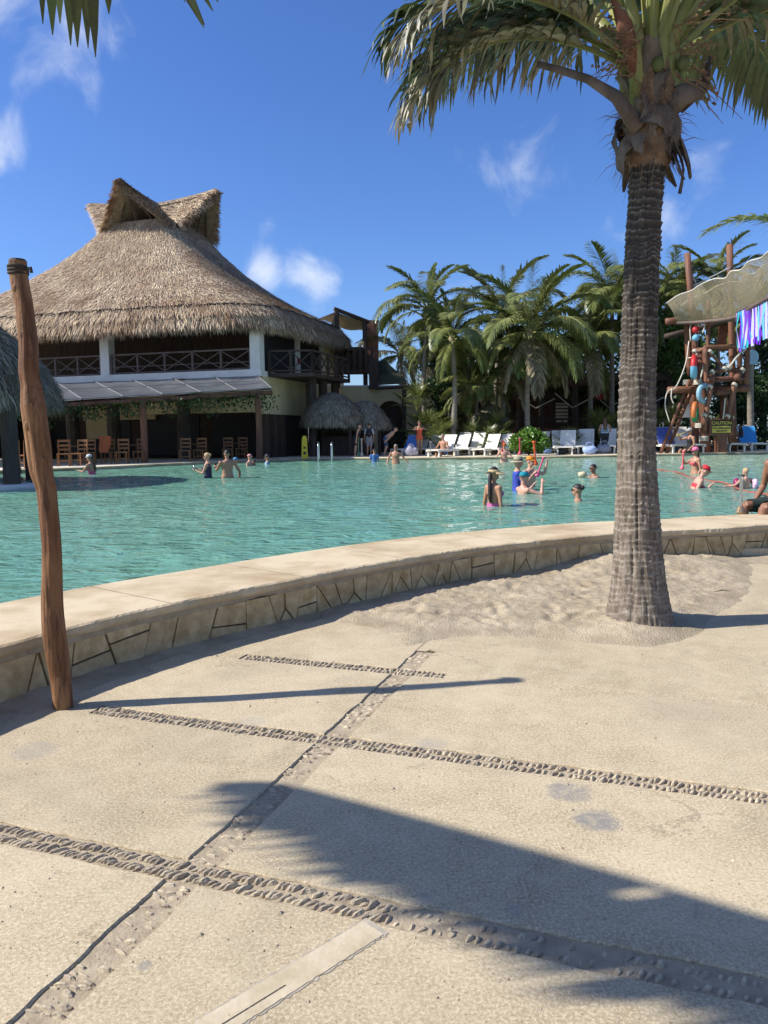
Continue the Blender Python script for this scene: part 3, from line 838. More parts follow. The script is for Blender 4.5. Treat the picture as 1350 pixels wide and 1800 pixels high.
def rring(hw, hd, r, n=96):
    """rounded rectangle, n points, counter-clockwise from the right"""
    out = []
    for k in range(n):
        th = 2 * math.pi * k / n
        c, s_ = math.cos(th), math.sin(th); p = 2 + 6 * (1 - min(1, r))
        q = (abs(c) ** p + abs(s_) ** p) ** (-1 / p)
        out.append((hw * c * q, hd * s_ * q))
    return out

def loft(layers, n=96):
    """layers (hw, hd, roundness, z) from top to bottom -> verts grid"""
    return np.array([[(x + (l[4] if len(l) > 4 else 0), y, l[3]) for x, y in rring(l[0], l[1], l[2], n)] for l in layers])

def thatch_roof(root, layers, n_straw, mat, smat, length=.5, width=.035, n=96, seed=0, fringe=3000, under=.4, bump=.06, fl=.7):
    G = loft(layers, n)
    rr = np.random.RandomState(seed)
    flat = G.reshape(-1, 3)
    nn = fbm(flat * 1.1, 3, seed).reshape(G.shape[:2])
    c = np.array([0, 0, 0.0])
    out_dir = G.copy(); out_dir[..., 2] = 0; out_dir /= np.linalg.norm(out_dir, axis=2, keepdims=True) + 1e-6
    G = G + out_dir * ((nn - .5) * bump * 4)[..., None]
    m = len(layers)
    V = G.reshape(-1, 3)
    low = G[-1].copy(); inner = [low * np.array([.93, .93, 1]) + np.array([0, 0, .05])]
    for j in range(m - 2, -1, -1):
        q = G[j].copy(); q[:, 2] -= under; inner.append(q * np.array([.97, .97, 1]))
    allr = [g_ for g_ in G] + inner
    V = np.concatenate(allr); F = []
    for j in range(len(allr) - 1):
        for k in range(n):
            k2 = (k + 1) % n
            F.append((j * n + k, (j + 1) * n + k, (j + 1) * n + k2, j * n + k2))
    o = link('thatch', np_mesh('thatch', V, np.array(F), mat, True), root)
    # straw over the slope
    A = []
    tri = []
    for j in range(m - 1):
        for k in range(n):
            k2 = (k + 1) % n; tri.append((G[j, k], G[j + 1, k], G[j + 1, k2], G[j, k2]))
    T = np.array(tri); area = np.linalg.norm(np.cross(T[:, 1] - T[:, 0], T[:, 3] - T[:, 0]), axis=1) + 1e-9
    pick = rr.choice(len(T), n_straw, p=area / area.sum())
    a, b_ = rr.rand(n_straw, 1), rr.rand(n_straw, 1); Q = T[pick]
    pts = (Q[:, 0] * (1 - a) + Q[:, 1] * a) * (1 - b_) + (Q[:, 3] * (1 - a) + Q[:, 2] * a) * b_
    dn = Q[:, 1] - Q[:, 0]; dn /= np.linalg.norm(dn, axis=1, keepdims=True) + 1e-9
    nr = np.cross(dn, Q[:, 2] - Q[:, 1]); nr /= np.linalg.norm(nr, axis=1, keepdims=True) + 1e-9
    fl_ = np.sum(nr * pts * np.array([1, 1, 0]), axis=1, keepdims=True) < 0; nr = np.where(fl_, -nr, nr)
    blades('straw', pts, dn, nr, length, width, smat, root, seed, .22)
    # hanging fringe along the eave
    k = rr.randint(0, n, fringe); b_ = rr.rand(fringe, 1)
    e0, e1 = G[-1][k], G[-1][(k + 1) % n]
    pts = e0 * (1 - b_) + e1 * b_
    od = out_dir[-1][k]
    pts = pts - od * rr.uniform(0, .45, (fringe, 1)) + np.array([0, 0, .25]) * rr.rand(fringe, 1)
    dn = np.tile(np.array([[0, 0, -1.0]]), (fringe, 1)) + od * rr.uniform(-.1, .55, (fringe, 1))
    blades('eave_fringe', pts, dn, od, fl, width * 1.1, smat, root, seed + 1, .1)
    return G

def eave_rope(G, j, root, mat, r=.05, out=.10):
    ring = G[j]; pts = []
    for k in range(len(ring)):
        p = Vector(ring[k]); o_ = Vector((p.x, p.y, 0)).normalized() * out
        pts.append(p + o_ + Vector((0, 0, -.10 * abs(math.sin(k * 0.9)) + .06 * noise.noise(p))))
    pts.append(pts[0])
    MB().tube(pts, r, 5, False).build('binding_rope', mat, root)

# ------------------------------------------------------------------ two-storey restaurant under the great thatched roof
BC = Vector((-6.35, 40.5, 0.36)); BROT = -rad(17)
rest_b = thing('restaurant', 'two-storey cream restaurant with a huge thatched roof and horned roof vent', 'building', BC, BROT)
BW, BD = 20.6, 12.8
SL = 4.42            # upper floor, above the deck
def bpart(name, mb, mat, parent=None): return mb.build(name, mat, parent or rest_b)
roof = thing('thatched_roof', None, None); roof.parent = rest_b; roof.location = (-BW / 2, BD / 2, 0)
del_keys = [k for k in roof.keys()]
z_ = lambda z: z - 0.36
roof_layers = [(2.35, 2.35, .45, z_(14.35), .45), (3.6, 3.1, .4, z_(13.0), .2), (5.2, 3.95, .35, z_(11.75), -.05), (7.0, 4.9, .33, z_(10.6), -.3), (8.8, 5.85, .32, z_(9.65), -.55), (10.5, 6.75, .32, z_(8.9), -.75), (11.7, 7.35, .32, z_(8.38), -.9), (12.25, 7.7, .32, z_(7.8), -.95), (12.4, 7.85, .32, z_(7.25), -.95)]
GR = thatch_roof(roof, roof_layers, 90000, M['thatch'], M['straw'], .34, .024, 120, 1, 16000, .5, .05, .55)
eave_rope(GR, 6, roof, M['rope_dark'])
# horned vent: two crossing ridges, four open gables
vent_c = Vector((.5, 0, z_(15.95)))
tips = [Vector((.45, -3.7, z_(16.35))), Vector((4.55, 0, z_(16.4))), Vector((.5, 4.3, z_(16.4))), Vector((-4.3, 0, z_(16.4)))]
cors = [Vector((3.15, -2.2, z_(14.0))), Vector((3.15, 2.3, z_(14.0))), Vector((-2.0, 2.3, z_(14.0))), Vector((-2.0, -2.2, z_(14.0)))]
for i in range(4):
    tip = tips[i]; ca, cb = cors[i - 1], cors[i]
    vs, pts, dirs, nrs = [], [], [], []
    mb = MB(); n = 8
    for cor in (ca, cb):
        grid = []
        for a_ in range(n + 1):
            t = a_ / n
            rp = vent_c.lerp(tip, t) + Vector((0, 0, .25 * (t - .5) ** 2))
            ep = cor.lerp(tip, t) if t < 1 else tip.copy()
            ep = cor.lerp(tip, t ** 1.0)
            rowp = []
            for b2 in range(n + 1):
                s_ = b2 / n
                p = rp.lerp(ep, s_); p.z -= .28 * math.sin(math.pi * s_) * (1 - t)
                rowp.append(p)
            grid.append(rowp)
        top = [p for r_ in grid for p in r_]
        nl = len(top)
        nrm_ = (grid[2][n] - grid[0][0]).cross(grid[n - 1][0] - grid[0][0]).normalized()
        if nrm_.z < 0: nrm_ = -nrm_
        th = [p - nrm_ * .42 for p in top]
        fs = []
        for a_ in range(n):
            for b2 in range(n):
                q = (a_ * (n + 1) + b2, a_ * (n + 1) + b2 + 1, (a_ + 1) * (n + 1) + b2 + 1, (a_ + 1) * (n + 1) + b2)
                fs += [q, tuple(x + nl for x in reversed(q))]
        for a_ in range(n):      # verge
            q = (a_ * (n + 1) + n, (a_ + 1) * (n + 1) + n); fs.append((q[0], q[1], q[1] + nl, q[0] + nl))
        mb.add(top + th, fs)
        rr = np.random.RandomState(i * 7 + len(pts))
        for k in range(1500):
            t, s_ = rr.rand() ** .8, rr.rand() ** .6; a_ = min(int(t * n), n - 1); b2 = min(int(s_ * n), n - 1)
            p = grid[a_][b2].lerp(grid[a_ + 1][b2 + 1], rr.rand())
            pts.append(p); dirs.append((grid[a_][n] - grid[a_][0]).normalized() if a_ < n else Vector((0, 0, -1))); nrs.append(nrm_)
        for k in range(500):     # ragged verge
            t = rr.rand(); p = cor.lerp(tip, t) - nrm_ * rr.uniform(0, .4)
            pts.append(p); dirs.append(((cor - vent_c).normalized() * .4 + (tip - vent_c).normalized() * .5 + Vector((0, 0, -.5))).normalized()); nrs.append(nrm_)
    horn = mb.build('vent_gable', M['thatch'], roof)
    blades('gable_straw', np.array(pts), np.array(dirs), np.array(nrs), .40, .030, M['straw'], roof, i + 40, .15)
    dd = (tip - vent_c); dd.z = 0; dd.normalize()
    MB().tube([vent_c - Vector((0, 0, .3)), tip - Vector((0, 0, .25)) + dd * .5], .06, 6).build('ridge_pole', M['wood_rail'], roof)
    for f_ in (.25, .5, .75):
        b0 = ca.lerp(cb, f_)
        MB().tube([b0, tip - dd * .7 - Vector((0, 0, .5))], .05, 5).build('gable_strut', M['wood_dark'], roof)
mb = MB(); mb.box((.5, 0, z_(13.3)), (4.0, 4.0, 1.4)); mb.build('vent_core', M['wood_dark'], roof)
# storeys
mb = MB(); mb.box((-BW / 2, BD / 2, SL), (BW, BD, .30)); bpart('floor_slab', mb, M['stucco_white'])
mb = MB(); mb.box((-BW / 2, -.07, SL + .02), (BW + .2, .14, .36)); bpart('slab_edge', mb, M['stucco_white'])
COLX = [-.28, -9.45, -14.6, -20.3]
for x in COLX:
    mb = MB(); mb.box((x, .28, SL + .15 + 1.45), (.56, .56, 2.9)); bpart('column', mb, M['stucco_white'])
for y in (5.1, 9.0, 12.5):
    mb = MB(); mb.box((-.28, y, SL + .15 + 1.45), (.56, .56, 2.9)); bpart('column', mb, M['stucco_white'])
mb = MB(); mb.box((-BW / 2, .3, SL + 2.75), (BW, .36, .42)); bpart('roof_beam', mb, M['stucco_white'])
mb = MB(); mb.box((-.28, BD / 2, SL + 2.75), (.36, BD - .7, .42)); bpart('roof_beam', mb, M['stucco_white'])
for x in np.arange(-18.0, -2.5, 1.55):
    mb = MB(); mb.tube([(x, -1.1, SL + 2.5), (x, 2.2, SL + 4.0)], .09, 6); bpart('rafter', mb, M['wood_dark'])
mb = MB(); mb.box((-BW / 2, 5.2, SL + 1.6), (BW - .6, .2, 2.9)); bpart('inner_wall', mb, M['wood_dark'])
mb = MB(); mb.box((-BW / 2 - 1.0, BD - .1, SL + 1.6), (BW - 3, .2, 2.9)); bpart('rear_wall', mb, M['stucco_cream'])
mb = MB(); mb.box((-.16, 2.7, SL + 1.5), (.10, 4.3, 2.5)); bpart('side_glazing', mb, M['black'])
mb = MB(); mb.box((-.16, 7.0, SL + 1.5), (.10, 3.2, 2.5)); bpart('side_glazing', mb, M['black'])
mb = MB(); mb.box((-.18, 10.8, SL + 1.65), (.2, 2.9, 3.0)); bpart('side_wall', mb, M['stucco_cream'])
mb = MB(); mb.box((.03, 5.1, SL + 1.05), (.06, .34, .34)); fb = bpart('fire_box', mb, colour('fire_red', (.35, .02, .02)))
# front railing: posts, two rails and crossed bars in every bay
def railing(parent, a, b_, z, h, bays, mat, w=.09):
    a, b_ = Vector((a[0], a[1], z)), Vector((b_[0], b_[1], z))
    up = Vector((0, 0, 1))
    MB().bar(a + up * h, b_ + up * h, w, w).build('handrail', mat, parent)
    MB().bar(a + up * .12, b_ + up * .12, w * .8, w * .8).build('bottom_rail', mat, parent)
    for i in range(bays + 1):
        p = a.lerp(b_, i / bays); MB().bar(p, p + up * (h + .02), w * 1.2, w * 1.2).build('rail_post', mat, parent)
    for i in range(bays):
        p, q = a.lerp(b_, i / bays), a.lerp(b_, (i + 1) / bays)
        MB().bar(p + up * .16, q + up * (h - .05), w * .7, w * .5).build('cross_bar', mat, parent)
        MB().bar(p + up * (h - .05), q + up * .16, w * .7, w * .45).build('cross_bar', mat, parent)
rail = bpart('balcony_railing', MB().bar((-9.2, .12, SL + .62), (-.55, .12, SL + .62), .04, .04), M['wood_rail'])
railing(rail, (-9.1, .12), (-.6, .12), SL + .16, 1.12, 5, M['wood_rail'])
rail2 = bpart('balcony_railing', MB().bar((-14.3, .12, SL + .62), (-9.8, .12, SL + .62), .04, .04), M['wood_rail'])
railing(rail2, (-14.3, .12), (-9.8, .12), SL + .16, 1.12, 3, M['wood_rail'])
rail3 = bpart('balcony_railing', MB().bar((-20, .12, SL + .62), (-15, .12, SL + .62), .04, .04), M['wood_rail'])
railing(rail3, (-20, .12), (-15, .12), SL + .16, 1.12, 3, M['wood_rail'])
# dining furniture silhouettes on the upper floor are too dark to read; ground floor below
mb = MB(); mb.box((-BW / 2, 6.2, 2.1), (BW, .25, 4.3)); bpart('rear_partition', mb, M['wood_dark'])
for x0, x1, zc, hh in [(-15.6, -10.2, 2.75, .9), (-15.4, -13.2, 1.7, 1.2)]:
    mb = MB(); mb.box(((x0 + x1) / 2, 5.95, zc), (x1 - x0, .3, hh)); bpart('plaster_panel', mb, M['stucco_cream'])
mb = MB(); mb.box((-BW / 2, 3.0, .012), (BW, 6.2, .02)); bpart('dining_floor', mb, M['wood_dark'])
mb = MB(); mb.box((-BW + .2, 3.0, 2.1), (.2, 6.2, 4.2)); bpart('side_partition', mb, M['wood_dark'])
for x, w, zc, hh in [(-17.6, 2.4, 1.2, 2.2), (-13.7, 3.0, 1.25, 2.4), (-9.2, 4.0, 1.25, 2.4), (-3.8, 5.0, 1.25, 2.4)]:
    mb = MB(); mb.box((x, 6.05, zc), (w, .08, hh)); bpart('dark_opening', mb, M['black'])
mb = MB(); mb.box((-4.5, .5, 3.35), (8.6, .3, 1.85)); bpart('lintel_wall', mb, M['stucco_cream'])
mb = MB(); mb.box((-.15, 3.4, 3.3), (.3, 6.2, 1.95)); bpart('side_wall', mb, M['stucco_cream'])
mb = MB(); mb.box((-.15, 10.0, 2.14), (.3, 5.4, 4.26)); bpart('side_wall', mb, M['stucco_cream'])
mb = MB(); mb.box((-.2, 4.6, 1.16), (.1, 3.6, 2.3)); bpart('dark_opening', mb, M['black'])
for y in (.5, 1.5, 2.6):
    mb = MB(); mb.box((-.05, y, 1.15), (.34, .42, 2.3)); bpart('timber_panel', mb, M['wood_dark'])
for x in (-18.6, -15.9, -13.4, -11.6, -8.9, -4.5):
    pts = [(x + .05 * noise.noise(Vector((x, k, 0))), -.2 + .05 * noise.noise(Vector((x, k, 5))), k * .6) for k in range(8)]
    mb = MB(); mb.tube(pts, [.40, .37, .35, .36, .34, .36, .37, .42], 10); bpart('trunk_column', mb, M['bark_column'])
# side balcony with its own railing and posts
bal = bpart('side_balcony', MB().add([(.05, .9, SL - .14), (2.35, 1.5, SL - .14), (2.35, 7.4, SL - .14), (.05, 7.4, SL - .14), (.05, .9, SL + .06), (2.35, 1.5, SL + .06), (2.35, 7.4, SL + .06), (.05, 7.4, SL + .06)], [(0, 3, 2, 1), (4, 5, 6, 7), (0, 1, 5, 4), (1, 2, 6, 5), (2, 3, 7, 6), (3, 0, 4, 7)]), M['wood_dark'])
railing(bal, (.1, .95), (2.3, 1.55), SL + .06, 1.15, 2, M['wood_dark'], .10)
railing(bal, (2.3, 1.55), (2.3, 7.3), SL + .06, 1.15, 5, M['wood_dark'], .10)
for y in (3.3, 5.0, 7.0):
    MB().tube([(1.5, y, 0), (1.52, y, 2), (1.5, y + .05, SL - .15)], [.26, .24, .27], 8).build('balcony_post', M['bark_column'], bal)
# canopy over the poolside tables, held by timber posts
a0, a1 = Vector((-5.53, 38.9, 3.85)), Vector((-19.61, 31.0, 2.71))     # front edge, right and left end
Mi = Matrix.Rotation(-BROT, 3, 'Z')
def loc_(p): return Mi @ (Vector(p) - BC)
f0, f1 = loc_(a0), loc_(a1); b0, b1 = Vector((-.1, -.16, SL - .16)), Vector((-22.5, -.16, SL - .16))
can = thing('canopy', None, None); can.parent = rest_b
NB = 9
for i in range(NB):
    t0, t1 = i / NB, (i + 1) / NB
    q = [f0.lerp(f1, t0), f0.lerp(f1, t1), b0.lerp(b1, t1), b0.lerp(b1, t0)]
    mb = MB(); n = 6; vs = []
    for a_ in range(n + 1):
        for c_ in range(n + 1):
            p = q[0].lerp(q[1], a_ / n).lerp(q[3].lerp(q[2], a_ / n), c_ / n)
            p.z -= .10 * math.sin(math.pi * a_ / n) * math.sin(math.pi * c_ / n) + .03 * noise.noise(p * 1.3)
            vs.append(p)
    vs2 = [p - Vector((0, 0, .015)) for p in vs]; k = len(vs)
    fs = []
    for a_ in range(n):
        for c_ in range(n):
            f_ = (a_ * (n + 1) + c_, a_ * (n + 1) + c_ + 1, (a_ + 1) * (n + 1) + c_ + 1, (a_ + 1) * (n + 1) + c_)
            fs += [tuple(reversed(f_)), tuple(x + k for x in f_)]
    mb.add(vs + vs2, fs).build('canopy_panel', M['awning'], can, True)
    MB().bar(q[0] + Vector((0, 0, .05)), q[3] + Vector((0, 0, .05)), .045, .03).build('canopy_batten', M['awning_strip'], can)
MB().bar(f0 + Vector((0, 0, .06)), f1 + Vector((0, 0, .06)), .30, .03).build('canopy_hem', M['awning_strip'], can)
MB().tube([f0 - Vector((0, 0, .17)), f1 - Vector((0, 0, .17))], .11, 8).build('canopy_beam', M['wood_red'], can)
mid = (f0.lerp(f1, .0) + b0) / 2
MB().bar((f0 + b0) / 2 + Vector((-.3, 0, .09)), (f1 + b1) / 2 + Vector((0, 0, .06)), .06, .03).build('canopy_batten', M['awning_strip'], can)
for wp, r_ in (((-6.27, 39.15, 0.36), .17), ((-9.55, 33.49, 0.36), .17), ((-13.23, 31.09, 0.36), .16)):
    p = loc_(wp); p.z = 0
    # keep the post under the front beam
    t = max(0, min(1, (p - f0).dot(f1 - f0) / (f1 - f0).length_squared)); q = f0.lerp(f1, t)
    MB().tube([(q.x, q.y, 0), (q.x + .04, q.y, 1.5), (q.x, q.y, q.z - .2)], [r_, r_ * .9, r_], 8).build('canopy_post', M['wood_red'], can)
# creeper hanging along the canopy beam
cr2 = np.random.RandomState(4); V, F = [], []
k = 0
for i in range(2600):
    t = cr2.rand(); p = f0.lerp(f1, t * .8)
    dens = noise.noise(Vector((t * 14, 0, 0)))
    dn = cr2.rand() ** 2 * (.5 + .9 * max(0, dens + .15))
    p = p + Vector((cr2.normal(0, .18), cr2.normal(0, .25) + .15, -.22 - dn))
    s_ = cr2.uniform(.05, .11); R_ = Euler(cr2.uniform(-1.5, 1.5, 3)).to_matrix()
    V += [p + R_ @ Vector(q) for q in ((-s_, 0, 0), (0, -s_ * .5, 0), (s_, 0, 0), (0, s_ * .5, 0))]; F.append((k, k + 1, k + 2, k + 3)); k += 4
tag(link('creeper', np_mesh('creeper', np.array(V), np.array(F), M['leaf_dark']), can), kind='stuff')

# ------------------------------------------------------------------ swim-up bar with a thatched roof, standing in the pool
px_, py_, _ = (-9.78, 20.24, 0.25)
bar = thing('swim_up_bar', 'grey thatched swim-up bar on a dark trunk post at the left edge', 'palapa', (px_, py_, 0.0))
hub = MB(); 
pts = [(.02 * noise.noise(Vector((0, 0, k * 2.))), .03 * noise.noise(Vector((5, 0, k * 2.))), k * .5 - .3) for k in range(8)]
MB().tube(pts, [.24, .22, .21, .20, .21, .20, .22, .25], 12).build('post', M['bark_column'], bar)
for dx, dy in ((-5.4, .4), (-5.2, 3.4), (-1.2, 3.8)):
    MB().tube([(dx, dy, -.3), (dx, dy, 3.2)], .2, 8).build('post', M['bark_column'], bar)
MB().lathe([(.62, -.3), (.62, .31), (.58, .36), (.1, .36)], 14).build('footing', M['stucco_white'], bar)
broof = thing('bar_roof', None, None); broof.parent = bar; broof.location = (-3.3, 1.6, 0)
GB = thatch_roof(broof, [(.2, .2, .95, 6.3), (1.0, 1.0, .95, 5.75), (1.9, 1.9, .95, 4.95), (2.7, 2.7, .9, 4.2), (3.2, 3.2, .9, 3.6), (3.5, 3.5, .9, 3.05), (3.55, 3.55, .9, 2.7)], 16000, M['thatch_grey'], M['straw_grey'], .4, .03, 72, 5, 6000, .35, .05, .5)
MB().box((-4.6, 2.2, .8), (2.0, 2.0, 1.0)).build('bar_counter', M['wood_dark'], bar)

# ------------------------------------------------------------------ drinks kiosk: two merged thatch mounds
kiosk = thing('drinks_kiosk', 'low thatched drinks kiosk with two rounded mounds under the side balcony', 'kiosk', (-2.82, 41.68, 0.36))
kx, ky, kz = (-2.82, 41.68, 0.36)
kr = thing('kiosk_roof', None, None); kr.parent = kiosk; kr.location = (0, 1.9, 0)
thatch_roof(kr, [(.15, .15, .9, 3.55), (.7, .7, .9, 3.35), (1.3, 1.3, .9, 2.85), (1.65, 1.65, .9, 2.3), (1.75, 1.75, .9, 1.85)], 5200, M['thatch_grey'], M['straw_grey'], .3, .03, 48, 8, 2400, .25, .03, .35)
kr2 = thing('kiosk_roof', None, None); kr2.parent = kiosk; kr2.location = (1.75, 2.6, 0)
thatch_roof(kr2, [(.15, .15, .9, 3.1), (.6, .6, .9, 2.95), (1.1, 1.1, .9, 2.5), (1.4, 1.4, .9, 2.05), (1.5, 1.5, .9, 1.7)], 4200, M['thatch_grey'], M['straw_grey'], .3, .03, 48, 9, 2000, .25, .03, .35)
for x, y in ((-1.0, 1.0), (1.0, 1.0), (-1.0, 2.9), (2.6, 2.0), (2.6, 3.4)):
    MB().tube([(x, y, 0), (x, y, 2.3)], .09, 7).build('post', M['bark_column'], kiosk)
MB().box((.6, 2.7, .55), (2.6, 1.0, 1.1)).build('counter', M['wood_dark'], kiosk)
MB().box((.6, 3.3, 1.2), (3.4, .1, 2.4)).build('back_panel', M['wood_dark'], kiosk)

# ------------------------------------------------------------------ long cream garden wall with arched doorways, terrace on top
def arch_wall(name, label, p0, p1, h, thick, arches, mat):
    p0, p1 = Vector(p0), Vector(p1); d = p1 - p0; L_ = d.length; rz = math.atan2(d.y, d.x)
    root = thing(name, label, 'wall', p0, rz)
    mb = MB(); segs = []
    # front and back faces built as columns between the arch openings
    x = 0.0
    for ax, aw, ah in sorted(arches):
        segs.append((x, ax - aw / 2)); x = ax + aw / 2
    segs.append((x, L_))
    for s0, s1 in segs: mb.box(((s0 + s1) / 2, thick / 2, h / 2), (s1 - s0, thick, h))
    for ax, aw, ah in arches:
        n = 14; r_ = aw / 2; zc = ah - r_
        vs, fs = [], []
        for k in range(n + 1):
            th = math.pi * k / n; x_, z2 = ax - r_ * math.cos(th), zc + r_ * math.sin(th)
            vs += [(x_, 0, z2), (x_, 0, h), (x_, thick, z2), (x_, thick, h)]
        for k in range(n):
            a = 4 * k; b_ = a + 4
            fs += [(a, b_, b_ + 1, a + 1), (a + 2, a + 3, b_ + 3, b_ + 2), (a, a + 2, b_ + 2, b_), (a + 1, b_ + 1, b_ + 3, a + 3)]
        mb.add(vs, fs)
        MB().box((ax, thick + .5, ah / 2), (aw + .8, .1, ah + .4)).build('doorway_shade', M['wood_dark'], root)
        MB().box((ax + aw * .18, thick + .1, ah * .45), (aw * .3, .06, ah * .9)).build('door_leaf', M['wood_dark'], root)
    mb.build('plaster', mat, root)
    MB().box((L_ / 2, thick / 2, h + .05), (L_ + .1, thick + .12, .1)).build('wall_cap', M['stucco_white'], root)
    return root, rz
wa, wb = Vector((-3.22, 57.76, 0.36)), Vector((7.9, 51.7, 0.36))
wa = Vector((-2.6, 50.2, 0.36)); 
gw, grz = arch_wall('garden_wall', 'long cream garden wall with dark arched doorways behind the palms', wa, wb, 4.25, .5, [(3.15, 1.75, 3.35), (8.6, 1.9, 3.5)], M['stucco_cream'])
# roof terrace behind the wall: brick chimney, canvas sail, railings
ter = thing('roof_terrace', 'shaded roof terrace with brick pillar and sagging canvas sail beside the thatched roof', 'terrace', (-3.3, 51.5, 4.4))
def tl(p): return Vector(p) - Vector((-3.3, 51.5, 4.4))
chim = thing('brick_pillar', None, None); chim.parent = ter
cx, cy, cz = tl((-0.75, 52.0, 6.2)); 
topz = tl((-0.72, 52.0, 8.95)).z
MB().box((cx, cy, (cz + topz) / 2 - .3), (1.02, .72, topz - cz + .6)).build('core', M['mortar'], chim)
bm_ = MB().box((0, 0, 0), (.235, .10, .085)).mesh('brick', M['brick'])
zz = cz; rw = 0
while zz < topz - .05:
    for i in range(4):
        link('brick', bm_, chim, (cx - .375 + i * .25 + (.06 if rw % 2 else -.06) * .5, cy - .36 - .012 * ((i * 7 + rw * 3) % 3), zz + .05))
    zz += .1; rw += 1
MB().box((cx, cy, topz + .03), (1.15, .85, .08)).build('pillar_cap', M['brick'], chim)
pa, pb, pc, pd = tl((-2.92, 50.0, 9.33)), tl((-1.15, 51.0, 8.81)), tl((-1.03, 54.0, 8.62)), tl((-4.34, 54.0, 9.51))
vs = []; n = 8
for i in range(n + 1):
    for j in range(n + 1):
        p = pa.lerp(pb, i / n).lerp(pd.lerp(pc, i / n), j / n); p.z -= .5 * math.sin(math.pi * i / n) * math.sin(math.pi * j / n); vs.append(p)
vs2 = [p - Vector((0, 0, .03)) for p in vs]; k = len(vs); fs = []
for i in range(n):
    for j in range(n):
        f_ = (i * (n + 1) + j, i * (n + 1) + j + 1, (i + 1) * (n + 1) + j + 1, (i + 1) * (n + 1) + j); fs += [f_, tuple(x + k for x in reversed(f_))]
MB().add(vs + vs2, fs).build('canvas_sail', M['canvas'], ter, True)
MB().tube([pa + Vector((-.1, 0, .2)), pb + Vector((.3, 0, 0))], .13, 6).build('sail_beam', M['wood_dark'], ter)
q = [tl((-3.49, 50.0, 8.02)), tl((-2.85, 50.0, 9.33)), tl((-2.44, 50.5, 7.53))]
vs = []
for i in range(9):
    for j in range(9):
        t = i / 8; p = q[1].lerp(q[0].lerp(q[2], j / 8), t); p.y += .25 * math.sin(j * 1.7) * t; vs.append(p)
MB().add(vs, [(i * 9 + j, i * 9 + j + 1, (i + 1) * 9 + j + 1, (i + 1) * 9 + j) for i in range(8) for j in range(8)]).build('canvas_drape', M['canvas'], ter, True)
for x in (592, 641):
    p = tl((-2.86, 50.0, 9.19)) if x == 592 else tl((-1.11, 51.0, 8.74))
    MB().tube([(p.x, p.y, tl((0, 0, 4.5)).z), p + Vector((0, 0, .25))], .15, 6).build('terrace_post', M['wood_dark'], ter)
ra, rb = tl((-2.58, 50.4, 5.53)), tl((-0.63, 50.4, 5.51))
railing(ter, (ra.x, ra.y), (rb.x, rb.y), ra.z, 1.5, 5, M['wood_dark'], .12)
MB().box((ra.x + .9, ra.y + 1.6, ra.z + .9), (2.4, .2, 1.8)).build('terrace_screen', M['wood_dark'], ter)
p = tl((-0.55, 50.3, 5.5)); MB().box((p.x, p.y, p.z - .1), (.62, .5, 1.9)).build('dark_pier', M['wood_dark'], ter)
vs = [tl((-0.81, 51.0, 6.11)), tl((0.12, 51.0, 6.39)), tl((1.59, 51.0, 5.05)), tl((1.59, 51.0, 4.91)), tl((-0.83, 51.0, 4.79))]
MB().add(vs + [v + Vector((0, 1.2, 0)) for v in vs], [(0, 4, 3, 2, 1), (5, 6, 7, 8, 9), (0, 1, 6, 5), (1, 2, 7, 6)]).build('green_tarpaulin', colour('tarp_green', (.03, .045, .03)), ter)
MB().tube([tl((-0.45, 49.6, 4.44)), tl((1.44, 49.6, 4.53)), tl((3.72, 49.6, 4.79))], .10, 6).build('net_beam', M['wood_dark'], ter)
p = tl((1.4, 49.6, 4.46)); MB().tube([p, Vector((p.x - .1, p.y, p.z - 3.4))], .14, 6).build('net_post', M['wood_dark'], ter)
# fine bird netting above the beam
mb = MB(); A, B_, C_, D_ = tl((-0.37, 49.6, 4.62)), tl((4.27, 49.6, 4.93)), tl((4.44, 51.5, 6.02)), tl((0.0, 51.5, 5.78))
for i in range(15):
    t = i / 14; mb.tube([A.lerp(D_, t), (A.lerp(D_, t) + B_.lerp(C_, t)) / 2 - Vector((0, 0, .12)), B_.lerp(C_, t)], .005, 3, False)
for i in range(41):
    t = i / 40; mb.tube([A.lerp(B_, t) - Vector((0, 0, .12 * math.sin(3.14 * t))), D_.lerp(C_, t)], .005, 3, False)
tag(mb.build('bird_netting', M['net'], ter), kind='stuff')

# small thatched parasol further back, between the palm stems
par = thing('thatched_parasol', 'small round thatched parasol behind the palm stems near the second arch', 'parasol', (7.7, 55.45, 0.36))
par.location = (6.4, 46.5, .36)
pr2 = thing('parasol_roof', None, None); pr2.parent = par
thatch_roof(pr2, [(.1, .1, .9, 2.95), (.5, .5, .9, 2.75), (.95, .95, .9, 2.2), (1.15, 1.15, .9, 1.85)], 2200, M['thatch_grey'], M['straw_grey'], .3, .03, 36, 12, 1200, .2, .03, .3)
MB().tube([(0, 0, 0), (0, 0, 2.7)], .08, 6).build('pole', M['bark_column'], par)

